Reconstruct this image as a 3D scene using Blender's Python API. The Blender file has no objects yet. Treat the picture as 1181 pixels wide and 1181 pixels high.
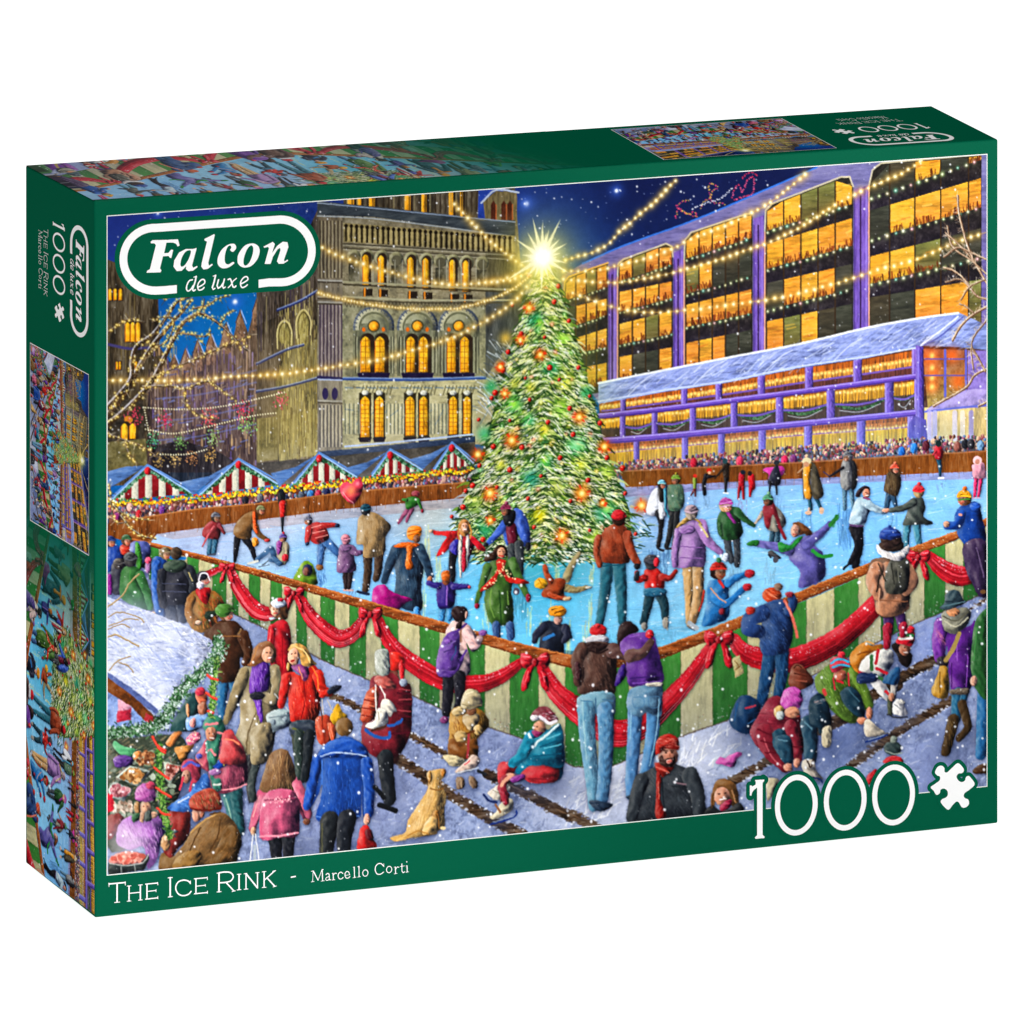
"""Boxed jigsaw puzzle standing on a white tabletop with an added glow. Real size, metres."""
import bpy, bmesh, math
import numpy as np
from mathutils import Vector

S = bpy.context.scene
COL = S.collection

# ---------------------------------------------------------------- camera
cam_data = bpy.data.cameras.new('camera')
cam = bpy.data.objects.new('camera', cam_data)
COL.objects.link(cam)
cam.location = (-0.93727, -2.86504, 0.82030)
cam.rotation_euler = (math.radians(90), 0, math.radians(-21.07895))
cam_data.sensor_fit = 'HORIZONTAL'
cam_data.sensor_width = 36
cam_data.lens = 284.0117
cam_data.shift_y = -1.754166          # shift lens: keeps the uprights upright
cam_data.clip_start = 0.05
cam_data.clip_end = 200
S.camera = cam

# ---------------------------------------------------------------- world and exposure
w = bpy.data.worlds.new('World')
S.world = w
w.use_nodes = True
bg = w.node_tree.nodes['Background']
bg.inputs[0].default_value = (1, 1, 1, 1)
bg.inputs[1].default_value = 0.05
S.view_settings.view_transform = 'Standard'
S.view_settings.look = 'None'
S.view_settings.exposure = 0
S.view_settings.gamma = 1
S.view_settings.use_curve_mapping = False
S.cycles.max_bounces = 6

# ---------------------------------------------------------------- studio lamps, added sheen spots
def softbox(name, loc, aim, size, power, sy=None):
    d = bpy.data.lights.new(name, 'AREA')
    d.shape = 'RECTANGLE'; d.size = size; d.size_y = sy or size; d.energy = power
    o = bpy.data.objects.new(name, d)
    COL.objects.link(o)
    o.location = loc
    o.rotation_euler = (Vector(aim) - Vector(loc)).to_track_quat('-Z', 'Y').to_euler()
    return o

softbox('key_softbox', (0.9, -2.6, 1.3), (0.19, 0, 0.13), 1.0, 34)
softbox('overhead_softbox', (0.35, 0.35, 2.0), (0.2, 0.0, 0.1), 0.9, 14)

def spot(name, loc, aim, angle, power):
    d = bpy.data.lights.new(name, 'SPOT')
    d.spot_size = math.radians(angle); d.spot_blend = 1.0; d.energy = power; d.shadow_soft_size = .03
    o = bpy.data.objects.new(name, d)
    COL.objects.link(o)
    o.location = loc
    o.rotation_euler = (Vector(aim) - Vector(loc)).to_track_quat('-Z', 'Y').to_euler()

spot('lower_sheen_fill', (1.0, -2.6, 0.20), (-0.01, 0, 0.0), 10.5, 120)  # added unseen spot, imitates the pale sheen at the lower left corner
spot('upper_sheen_fill', (1.0, -2.6, 0.20), (0.38, 0, 0.262), 10.0, 120)  # second added spot, for the sheen at the upper right corner

# ---------------------------------------------------------------- tabletop
def mat_new(name):
    m = bpy.data.materials.new(name)
    m.use_nodes = True
    return m, m.node_tree.nodes, m.node_tree.links, m.node_tree.nodes['Principled BSDF']

mt, nd, lk, bs = mat_new('glowing_white_ground')
bs.inputs['Base Color'].default_value = (.8, .8, .8, 1)
bs.inputs['Roughness'].default_value = .6
bs.inputs['Specular IOR Level'].default_value = .1
bs.inputs['Emission Color'].default_value = (1, 1, 1, 1)
bs.inputs['Emission Strength'].default_value = 1.0  # added glow: keeps the surface pure white and fills the box with light
bm = bmesh.new()
vs = [bm.verts.new(v) for v in ((-12, -6, -.0008), (14, -6, -.0008), (14, 22, -.0008), (-12, 22, -.0008))]
bm.faces.new(vs)
me = bpy.data.meshes.new('tabletop'); bm.to_mesh(me); bm.free()
me.materials.append(mt)
ground = bpy.data.objects.new('tabletop', me)
ground['kind'] = 'structure'
COL.objects.link(ground)

# ---------------------------------------------------------------- the box: its planes in millimetres
GREEN = (0.0, 0.094, 0.046)
FTL, FBL, FTR, FBR = (0.037, 0, 267.089), (0.479, 0, -0.389), (369.706, 0, 266.441), (369.706, 0, 0.252)
LTL, LBL, RTB, RBB = (-1.592, 78.776, 267.091), (-1.179, 80.076, 0.428), (376.493, 78.36, 266.43), (376.4, 79.5, 0.9)

def front_pt(u, v, e=0.0):
    """u right, v down from the top left corner of the front panel, e outwards."""
    return (u, -e, 267.089 - v)

def left_pt(s, t, e=0.0):
    """s back from the front edge, t down."""
    z = 267.089 - t
    return (0.037 - (z - 267.089) * .001652 - s * .02068 - e, s, z)

def top_pt(u, d, e=0.0):
    return (u, d, 267.089 - .001753 * (u - .037) + e)

# ---------------------------------------------------------------- print plates
# The printed pictures are painted by code onto a colour plate (an array) that
# later becomes the vertex colours of the printed panels of the box.
RNG = np.random.RandomState(7)
SC = 3.4                       # plate samples per millimetre
PW, PH = int(370 * SC), int(267.2 * SC)
A = np.zeros((PH, PW, 3), np.float32)

def solve_h(src, dst):
    """Plane-to-plane map from four point pairs."""
    M, b = [], []
    for (x, y), (u, v) in zip(src, dst):
        M.append([x, y, 1, 0, 0, 0, -u * x, -u * y]); b.append(u)
        M.append([0, 0, 0, x, y, 1, -v * x, -v * y]); b.append(v)
    h = np.linalg.solve(np.array(M, float), np.array(b, float))
    return np.append(h, 1).reshape(3, 3)

def apply_h(Hm, pts):
    p = np.asarray(pts, float).reshape(-1, 2)
    q = np.c_[p, np.ones(len(p))] @ Hm.T
    return q[:, :2] / q[:, 2:]

# layout chart of the front panel -> millimetres from its top left corner
CHART = [(108.2, 231), (109.5, 1058.7), (1151, 160.5), (1151, 949.5)]
HF = solve_h(CHART, [(0.04, 0.0), (0.48, 267.48), (369.71, 0.65), (369.71, 266.84)])
WS = 1.16                      # plate samples per chart unit
TILE = [0.0, 0.0, 1.0]

def tile(x0, y0, size):
    TILE[:] = [x0, y0, size / 1181.0]

def xf(pts):
    p = np.asarray(pts, float).reshape(-1, 2) * TILE[2] + np.array(TILE[:2])
    return apply_h(HF, p) * SC

def ww(w):
    return w * TILE[2] * WS

def smooth_noise(h, w, sy, sx):
    a = RNG.rand(int(h / sy) + 3, int(w / sx) + 3).astype(np.float32)
    y = np.arange(h) / sy; x = np.arange(w) / sx
    yi = y.astype(int); xi = x.astype(int)
    fy = (y - yi)[:, None]; fx = (x - xi)[None, :]
    fy = fy * fy * (3 - 2 * fy); fx = fx * fx * (3 - 2 * fx)
    a0 = a[yi][:, xi] * (1 - fx) + a[yi][:, xi + 1] * fx
    a1 = a[yi + 1][:, xi] * (1 - fx) + a[yi + 1][:, xi + 1] * fx
    return (a0 * (1 - fy) + a1 * fy).astype(np.float32) - .5

def fbm(h, w, ry=1., rx=1.):
    n = smooth_noise(h, w, 14 * ry, 14 * rx) * .9 + smooth_noise(h, w, 6 * ry, 6 * rx) * .8 + smooth_noise(h, w, 2.2 * ry, 2.2 * rx) * .7
    return n

NO = fbm(PH, PW)                       # even mottling
NV = fbm(PH, PW, 2.6, .55)             # upright streaks
NH = fbm(PH, PW, .5, 2.8)              # level streaks
ND = RNG.rand(PH, PW).astype(np.float32) - .5

def hexc(s):
    if not isinstance(s, str):
        return np.array(s, np.float32)
    if len(s) == 3:
        s = s[0] * 2 + s[1] * 2 + s[2] * 2
    return np.array([int(s[i:i + 2], 16) / 255. for i in (0, 2, 4)], np.float32)

def spline(p, closed=True, n=5):
    p = np.asarray(p, float)
    if len(p) < 3:
        return p
    if closed:
        q = np.vstack([p[-1], p, p[0], p[1]])
    else:
        q = np.vstack([2 * p[0] - p[1], p, 2 * p[-1] - p[-2]])
    out = []
    t = np.linspace(0, 1, n, endpoint=False)[:, None]
    for i in range(len(q) - 3):
        a, b, c, d = q[i], q[i + 1], q[i + 2], q[i + 3]
        out.append(.5 * ((2 * b) + (c - a) * t + (2 * a - 5 * b + 4 * c - d) * t ** 2 + (3 * b - a - 3 * c + d) * t ** 3))
    out = np.vstack(out)
    if not closed:
        out = np.vstack([out, p[-1]])
    return out

def box_for(x0, y0, x1, y1, pad, hh, wd):
    a = max(0, int(x0 - pad)); b = max(0, int(y0 - pad))
    c = min(wd, int(x1 + pad) + 2); d = min(hh, int(y1 + pad) + 2)
    return a, b, c, d

def cov_poly(P, hh=None, wd=None, pad=2):
    hh = hh or PH; wd = wd or PW
    a, b, c, d = box_for(P[:, 0].min(), P[:, 1].min(), P[:, 0].max(), P[:, 1].max(), pad, hh, wd)
    if c <= a or d <= b:
        return None
    SUB = 3
    ys = b + (np.arange((d - b) * SUB) + .5) / SUB
    X = np.arange(a, c, dtype=np.float32)[None, :]
    acc = np.zeros((len(ys), c - a), np.float32)
    Q = np.roll(P, -1, axis=0)
    for (xa, ya), (xb, yb) in zip(P, Q):
        if ya == yb:
            continue
        s = 1.0
        if ya > yb:
            xa, ya, xb, yb, s = xb, yb, xa, ya, -1.0
        i0 = np.searchsorted(ys, ya); i1 = np.searchsorted(ys, yb)
        if i1 <= i0:
            continue
        xc = xa + (ys[i0:i1] - ya) * (xb - xa) / (yb - ya)
        acc[i0:i1] += s * np.clip(X + 1 - xc[:, None].astype(np.float32), 0, 1)
    m = np.clip(np.abs(acc), 0, 1).reshape(d - b, SUB, c - a).mean(1)
    return a, b, m

def cov_stroke(P, W, hh=None, wd=None, pad=2):
    """Tapered brush stroke along P with radius W at each point."""
    hh = hh or PH; wd = wd or PW
    r = max(W)
    a, b, c, d = box_for(P[:, 0].min(), P[:, 1].min(), P[:, 0].max(), P[:, 1].max(), r + pad, hh, wd)
    if c <= a or d <= b:
        return None
    m = np.zeros((d - b, c - a), np.float32)
    for i in range(len(P) - 1):
        p, q = P[i], P[i + 1]; r0, r1 = W[i], W[i + 1]; rr = max(r0, r1) + 1.5
        e, f, g, h = box_for(min(p[0], q[0]), min(p[1], q[1]), max(p[0], q[0]), max(p[1], q[1]), rr, hh, wd)
        if g <= e or h <= f:
            continue
        X = np.arange(e, g)[None, :] + .5 - p[0]; Y = np.arange(f, h)[:, None] + .5 - p[1]
        vx, vy = q - p; L = vx * vx + vy * vy + 1e-9
        t = np.clip((X * vx + Y * vy) / L, 0, 1)
        dist = np.sqrt((X - t * vx) ** 2 + (Y - t * vy) ** 2)
        k = np.clip((r0 + (r1 - r0) * t) - dist + .5, 0, 1)
        if max(r0, r1) < .5:
            k = k * (max(r0, r1) * 2) ** .5
        s = m[f - b:h - b, e - a:g - a]
        np.maximum(s, k, out=s)
    return a, b, m

def blur(m, r):
    r = int(max(1, r))
    for ax in (0, 1):
        for _ in range(2):
            p = np.pad(m, [(r + 1, r) if k == ax else (0, 0) for k in (0, 1)])
            c = np.cumsum(p, axis=ax)
            n = m.shape[ax]
            if ax == 0:
                m = (c[2 * r + 1:2 * r + 1 + n] - c[:n]) / (2 * r + 1)
            else:
                m = (c[:, 2 * r + 1:2 * r + 1 + n] - c[:, :n]) / (2 * r + 1)
    return m

def folds(m, mn):
    """Cloth folds running roughly along the longer axis of a shape."""
    h, w = m.shape
    ys, xs = np.nonzero(m > .5)
    if len(xs) < 12:
        return 0
    cx, cy = xs.mean(), ys.mean()
    a = .5 * np.arctan2(2 * np.mean((xs - cx) * (ys - cy)), np.mean((xs - cx) ** 2) - np.mean((ys - cy) ** 2)) + RNG.uniform(-.35, .35)
    X = np.arange(w)[None, :] - cx; Y = np.arange(h)[:, None] - cy
    v = X * np.cos(a) + Y * np.sin(a); u = -X * np.sin(a) + Y * np.cos(a)
    p = RNG.uniform(0, 6.28, 6)
    pu = max(4.5, mn * RNG.uniform(.34, .5)); pv = max(9, mn * RNG.uniform(1.0, 1.6))
    f = np.sin(6.28 * u / pu + 1.6 * np.sin(6.28 * v / pv + p[0]) + p[1]) * (.55 + .45 * np.sin(6.28 * v / (pv * .8) + 6.28 * u / (pu * 4) + p[2]))
    g = np.sin(6.28 * (v / (pv * .45)) + 1.8 * np.sin(6.28 * u / (pu * 1.3) + p[3]) + p[4]) * (.4 + .6 * np.sin(6.28 * u / (pu * 2.2) + p[5]))
    f = np.sign(f) * np.abs(f) ** .7 * .75 + g * .5
    q = .45
    return .6 * f + .4 * np.round(f / q) * q

def lay(cm, col, form=0.0, tex=.1, streak='o', col2=None, alpha=1.0, bl=None):
    """Put paint of one colour down through coverage mask cm."""
    if cm is None:
        return
    a, b, m = cm
    h, w = m.shape
    base = hexc(col)[None, None, :] * np.ones((h, w, 1), np.float32)
    if col2 is not None:
        t = np.linspace(0, 1, h, dtype=np.float32)[:, None, None]
        base = base * (1 - t) + hexc(col2) * t
    sh = np.zeros((h, w), np.float32)
    if tex:
        N = {'o': NO, 'v': NV, 'h': NH}[streak]
        oy = RNG.randint(0, max(1, PH - h)); ox = RNG.randint(0, max(1, PW - w))
        sh += N[oy:oy + h, ox:ox + w] * tex * 1.5
    if form:
        mn = min(np.ptp(np.nonzero(m.max(1) > .3)[0]) if (m.max(1) > .3).any() else 2,
                 np.ptp(np.nonzero(m.max(0) > .3)[0]) if (m.max(0) > .3).any() else 2)
        r = bl or min(9, max(1, mn * .16))
        g = blur(np.pad(m, 1), r)
        gy, gx = np.gradient(g)
        L = (gx * .9 + gy * .6)[1:-1, 1:-1] * (2 * r + 1)
        g2 = blur(np.pad(m, 1), max(1, r * 1.9))
        hy, hx = np.gradient(g2)
        L2 = (hx * .95 + hy * .45)[1:-1, 1:-1] * (3.8 * r + 1)
        g1 = blur(np.pad(m, 1), 1); ky, kx = np.gradient(g1)
        rim = np.clip((kx * .9 + ky * .8)[1:-1, 1:-1], 0, 1) * 1.3
        sh += form * (L2 * .62 + np.minimum(L, 0) * .35 + rim * .5 - .22 * (1 - g[1:-1, 1:-1]) - .02)
        if mn > 5:
            sh += form * .34 * folds(m, mn)
    if form > .5 and h > 8 and w > 6 and alpha > .9:
        q = 5                        # soft dark edge where one thing overlaps another
        y0, x0, y1, x1 = max(0, b - q + 1), max(0, a - q + 1), min(PH, b + h + q + 1), min(PW, a + w + q + 1)
        mp = np.zeros((y1 - y0, x1 - x0), np.float32)
        oy, ox = b + 1 - y0, a + 1 - x0
        mp[oy:oy + h, ox:ox + w] = m[:mp.shape[0] - oy, :mp.shape[1] - ox]
        mp = blur(mp, 2)[..., None] * .42
        A[y0:y1, x0:x1] *= 1 - mp * np.array([1, .96, .85], np.float32)
    up = np.clip(sh, 0, 1)[..., None]; dn = np.clip(-sh, 0, .9)[..., None]
    c = base * (1 - dn * np.array([1.0, .97, .86], np.float32)) 
    c = c + (1 - c) * up * np.array([.75, .72, .66], np.float32) * (.35 + base.mean() * .9)
    mm = (m * alpha)[..., None]
    T = A[b:b + h, a:a + w]
    T[:] = T * (1 - mm) + c * mm

def glow(x, y, r, col, a=1.0, tl=True, p=2.0):
    (cx, cy), = xf([(x, y)]) if tl else np.array([(x, y)])
    R = (ww(r) if tl else r)
    e, f, g, h = box_for(cx, cy, cx, cy, R * 2.2, PH, PW)
    if g <= e or h <= f:
        return
    X = np.arange(e, g)[None, :] + .5 - cx; Y = np.arange(f, h)[:, None] + .5 - cy
    k = np.exp(-(((X * X + Y * Y) / (R * R)) ** (p / 2))) * a
    T = A[f:h, e:g]
    k = k[..., None]
    T[:] = T * (1 - k) + hexc(col) * k

def poly(col, pts, sm=True, form=.55, tex=.12, streak='o', col2=None, alpha=1., bl=None):
    P = xf(pts)
    if sm:
        P = spline(P)
    lay(cov_poly(P), col, form, tex, streak, col2, alpha, bl)

def limb(col, w0, w1, pts, form=.6, tex=.12, alpha=1.):
    P = xf(pts)
    if len(P) > 2:
        P = spline(P, False)
    n = len(P)
    lay(cov_stroke(P, [ww(w0 + (w1 - w0) * i / (n - 1)) / 2 for i in range(n)]), col, form, tex, alpha=alpha)

def line(col, w, pts, alpha=1., sm=True):
    P = xf(pts)
    if sm and len(P) > 2:
        P = spline(P, False)
    lay(cov_stroke(P, [ww(w) / 2] * len(P)), col, 0, .05, alpha=alpha)

def ell(col, cx, cy, rx, ry, rot=0, form=.6, tex=.08, alpha=1.):
    t = np.linspace(0, 2 * np.pi, 22, endpoint=False)
    r = np.radians(rot)
    x = np.cos(t) * rx; y = np.sin(t) * ry
    p = np.c_[cx + x * np.cos(r) - y * np.sin(r), cy + x * np.sin(r) + y * np.cos(r)]
    lay(cov_poly(xf(p)), col, form, tex, alpha=alpha)

def inside(x, y, P):
    c = np.zeros(len(x), bool)
    Q = np.roll(P, -1, axis=0)
    for (xa, ya), (xb, yb) in zip(P, Q):
        k = ((ya > y) != (yb > y)) & (x < (xb - xa) * (y - ya) / (yb - ya + 1e-12) + xa)
        c ^= k
    return c

def scatter(pts, n):
    P = np.asarray(pts, float).reshape(-1, 2)
    x = RNG.uniform(P[:, 0].min(), P[:, 0].max(), n * 4); y = RNG.uniform(P[:, 1].min(), P[:, 1].max(), n * 4)
    k = inside(x, y, P)
    return np.c_[x[k], y[k]][:n]

def dots(cols, n, r0, r1, pts, form=0.):
    cols = cols.split(',')
    for x, y in scatter(pts, n):
        c = hexc(cols[RNG.randint(len(cols))]) * RNG.uniform(.85, 1.12)
        r = RNG.uniform(r0, r1)
        ell(np.clip(c, 0, 1), x, y, r, r * RNG.uniform(.8, 1.4), form=form, tex=0)

def dashes(cols, n, w, ln, ang, pts, jit=14, alpha=.8):
    cols = cols.split(',')
    for x, y in scatter(pts, n):
        c = np.clip(hexc(cols[RNG.randint(len(cols))]) * RNG.uniform(.85, 1.15), 0, 1)
        a = np.radians(ang + RNG.uniform(-jit, jit)); L = ln * RNG.uniform(.5, 1.3) / 2
        dx, dy = np.cos(a) * L, np.sin(a) * L
        P = xf([(x - dx, y - dy), (x + dx, y + dy)])
        lay(cov_stroke(P, [ww(w) / 2, ww(w) * .25]), c, 0, 0, alpha=alpha)

def head(x, y, r, skin, hair, hat, d):
    """Head with hair, optional hat (colour, or colour+pompom colour) and face turned l, r, f or b (away)."""
    dx = {'l': -.28, 'r': .28, 'f': 0, 'b': 0}[d] * r
    if hair != '-':
        ell(hair, x - dx * .5, y - r * .08, r * 1.02, r * 1.1, tex=.2)
    if d != 'b':
        ell(skin, x + dx, y + r * .12, r * (.72 if d in 'lr' else .76), r * .92, form=.5, tex=.05)
        if ww(r) > 3.4:
            dk = hexc(skin) * .42; rd = hexc(skin) * np.array([.85, .5, .48], np.float32)
            ex = r * .3
            cx = x + dx * 1.7
            ell(hexc(skin) * np.array([1., .72, .66], np.float32), cx - ex * 1.0, y + r * .42, r * .22, r * .16, form=0, tex=0, alpha=.55)
            ell(hexc(skin) * np.array([1., .72, .66], np.float32), cx + ex * 1.0, y + r * .42, r * .22, r * .16, form=0, tex=0, alpha=.55)
            for s in ((-1, 1) if d == 'f' else ((-1, .6) if d == 'l' else (-.6, 1))):
                ell(dk, cx + s * ex, y + r * .08, r * .13, r * .09, form=0, tex=0)
                line(dk, r * .1, [(cx + s * ex - r * .18, y - r * .12), (cx + s * ex + r * .18, y - r * .13)], alpha=.8)
            line(hexc(skin) * .7, r * .12, [(cx + dx * .4, y + r * .12), (cx + dx * .7, y + r * .42)], alpha=.8)
            line(rd, r * .16, [(cx - r * .2, y + r * .62), (cx, y + r * .68), (cx + r * .2, y + r * .6)])
            ell('fff', cx - dx * .2, y - r * .22, r * .2, r * .12, form=0, tex=0, alpha=.2)
    if hat != '-':
        hc = hat.split('+')
        p = [(x - r * 1.1, y - r * .25), (x - r * 1.02, y - r * .9), (x - r * .5, y - r * 1.38), (x + r * .15, y - r * 1.45), (x + r * .85, y - r * 1.1), (x + r * 1.12, y - r * .35), (x, y - r * .42 + (r * .4 if d == 'b' else 0))]
        poly(hc[0], p, tex=.3, form=.7)
        line(np.clip(hexc(hc[0]) * 1.2 + .06, 0, 1), r * .28, [(x - r * 1.0, y - r * .38), (x, y - r * .52 + (r * .4 if d == 'b' else 0)), (x + r * 1.0, y - r * .45)], alpha=.7)
        if len(hc) > 1:
            ell(hc[1], x + r * .1, y - r * 1.65, r * .38, r * .36, tex=.3)

def run(text):
    for ln in text.strip().splitlines():
        t = ln.split()
        if not t or t[0] == '#':
            continue
        c = t[0]
        if c == '@':
            tile(*[float(v) for v in t[1:]])
            continue
        def pt(v):
            v = [float(q) for q in v]
            return [(v[i], v[i + 1]) for i in range(0, len(v) - 1, 2)]
        if c in 'pPfF' and len(c) == 1:
            cc = t[1].split(':')
            poly(cc[0], pt(t[2:]), c in 'pf', .6 if c in 'pP' else 0, .16 if c in 'pP' else .1, col2=cc[1] if len(cc) > 1 else None)
        elif c == 'v':
            poly(t[1], pt(t[2:]), True, .72, .16, 'o')
        elif c == 'l':
            limb(t[1], float(t[2]), float(t[3]), pt(t[4:]))
        elif c == 'k':
            line(t[1], float(t[2]), pt(t[3:]))
        elif c in 'eE':
            ell(t[1], *[float(v) for v in t[2:]], form=.6 if c == 'e' else 0)
        elif c == 'g':
            v = [float(q) for q in t[2:]]
            glow(v[0], v[1], v[2], t[1], v[3] if len(v) > 3 else 1.)
        elif c == 'H':
            head(float(t[1]), float(t[2]), float(t[3]), *t[4:8])
        elif c == 'd':
            dots(t[1], int(t[2]), float(t[3]), float(t[4]), pt(t[5:]))
        elif c == 't':
            dashes(t[1], int(t[2]), float(t[3]) * .75, float(t[4]), float(t[5]), pt(t[6:]), 14, .5)
        else:
            raise ValueError(ln)

def path_at(pts, step):
    P = spline(np.asarray(pts, float), False, 12)
    d = np.r_[0, np.cumsum(np.hypot(*np.diff(P, axis=0).T))]
    s = np.arange(0, d[-1], step)
    return np.c_[np.interp(s, d, P[:, 0]), np.interp(s, d, P[:, 1])]

def bulbs(pts, step, r=2.2, cols='fff2b0', halo='c9a750', big=1.0):
    cols = cols.split(',')
    for i, (x, y) in enumerate(path_at(pts, step)):
        x += RNG.uniform(-.6, .6); y += RNG.uniform(-.6, .6)
        k = RNG.uniform(.7, 1.25) * big
        glow(x, y, r * 1.9 * k, halo, .5)
        glow(x, y, r * k, cols[i % len(cols)], .8)
        glow(x, y, r * .45 * k, 'fffde8', .95)

def sample(B, x, y):
    x = np.clip(x, 0, B.shape[1] - 1.01); y = np.clip(y, 0, B.shape[0] - 1.01)
    xi = x.astype(int); yi = y.astype(int); fx = (x - xi)[..., None]; fy = (y - yi)[..., None]
    return ((B[yi, xi] * (1 - fx) + B[yi, xi + 1] * fx) * (1 - fy) + (B[yi + 1, xi] * (1 - fx) + B[yi + 1, xi + 1] * fx) * fy).astype(np.float32)

def brushwork(amp=1.0, sharp=.6):
    """Pull the paint about in short dabs so that no outline stays ruler clean."""
    h, w = A.shape[:2]
    dx = (smooth_noise(h, w, 5, 5) * 2 + smooth_noise(h, w, 2.4, 2.4) * 1.6) * amp
    dy = (smooth_noise(h, w, 5, 5) * 2 + smooth_noise(h, w, 2.4, 2.4) * 1.6) * amp
    Y, X = np.mgrid[0:h, 0:w].astype(np.float32)
    k = np.clip((Y / h - .42) / .12, .4, 1)      # steadier hand on the architecture
    B = sample(A, X + dx * k, Y + dy * k)
    lo = np.stack([blur(B[..., k], 1) for k in range(3)], -1)
    l2 = np.stack([blur(B[..., k], 4) for k in range(3)], -1)
    A[:] = np.clip(B + sharp * (B - lo) + .10 * (B - l2), 0, 1)
# ---------------------------------------------------------------- far scenery of the picture
def lerp(a, b, t):
    return a + (b - a) * t

def paint_sky():
    tile(0, 0, 1181)
    poly('20306e:1a4a8c'.split(':')[0], [(110, 150), (1150, 120), (1150, 600), (110, 640)], False, 0, .12, col2='0a6fb0')
    for x, y, r, c, a in [(165, 258, 90, '2b3f8f', .8), (560, 240, 110, '223a86', .7), (740, 215, 130, '0d1844', .9), (880, 190, 90, '0c1640', .85), (170, 240, 60, '222f70', .7), (640, 300, 70, '2c5a9c', .6), (250, 395, 75, '0b78b8', .9), (215, 350, 60, '1565a6', .8), (285, 350, 45, '0a6aa8', .8)]:
        glow(x, y, r, c, a)
    for _ in range(260):
        x, y = RNG.uniform(125, 940), RNG.uniform(180, 330)
        ell('cfdcff', x, y, .6, .6, form=0, tex=0, alpha=RNG.uniform(.3, .9))
    for x, y, r in [(607, 235, 5), (711, 220, 4), (271, 348, 5), (182, 246, 3), (605, 235, 2)]:
        glow(x, y, r * 2, '4a70d0', .6); glow(x, y, r * .55, 'ffffff', 1)

def stone(x0, y0, x1, y1, base, n=40, dark='3a3026', light='d9cfa0'):
    """Masonry courses and highlights over a wall area."""
    for _ in range(n):
        x = RNG.uniform(x0, x1); y = RNG.uniform(y0, y1); L = RNG.uniform(3, 12)
        line(RNG.choice([dark, light, base]), RNG.uniform(.5, 1.3), [(x, y), (min(x1, x + L), y + RNG.uniform(-.3, .6))], alpha=.45)

def arch_window(x, y0, y1, w, bars=0, deep=True):
    if deep:
        ell('33261c', x + w * .25, y0 + w * .35, w * .72, w * .8, form=0); poly('33261c', [(x - w * .4, y0 + w * .3), (x + w * .95, y0 + w * .3), (x + w * .95, y1 + 1), (x - w * .4, y1 + 1)], False, 0, .05)
    P = [(x - w / 2, y1), (x - w / 2, y0 + w * .4), (x - w * .3, y0 + w * .08), (x, y0 - w * .12), (x + w * .3, y0 + w * .08), (x + w / 2, y0 + w * .4), (x + w / 2, y1)]
    poly('f7ba2c', P, False, .25, .25, 'v', col2='f5a81e')
    glow(x, (y0 + y1) / 2, w * .6, 'ffe75a', .45)
    line('d4731a', .9, [(x - w / 2, y0 + w * .4), (x - w / 2, y1)])
    if bars:
        line('8a4a10', .7, [(x, y0 + 1), (x, y1)], alpha=.85)
        yy = y0 + 4
        while yy < y1:
            line('8a4a10', .6, [(x - w / 2, yy), (x + w / 2, yy)], alpha=.8); yy += bars

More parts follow.
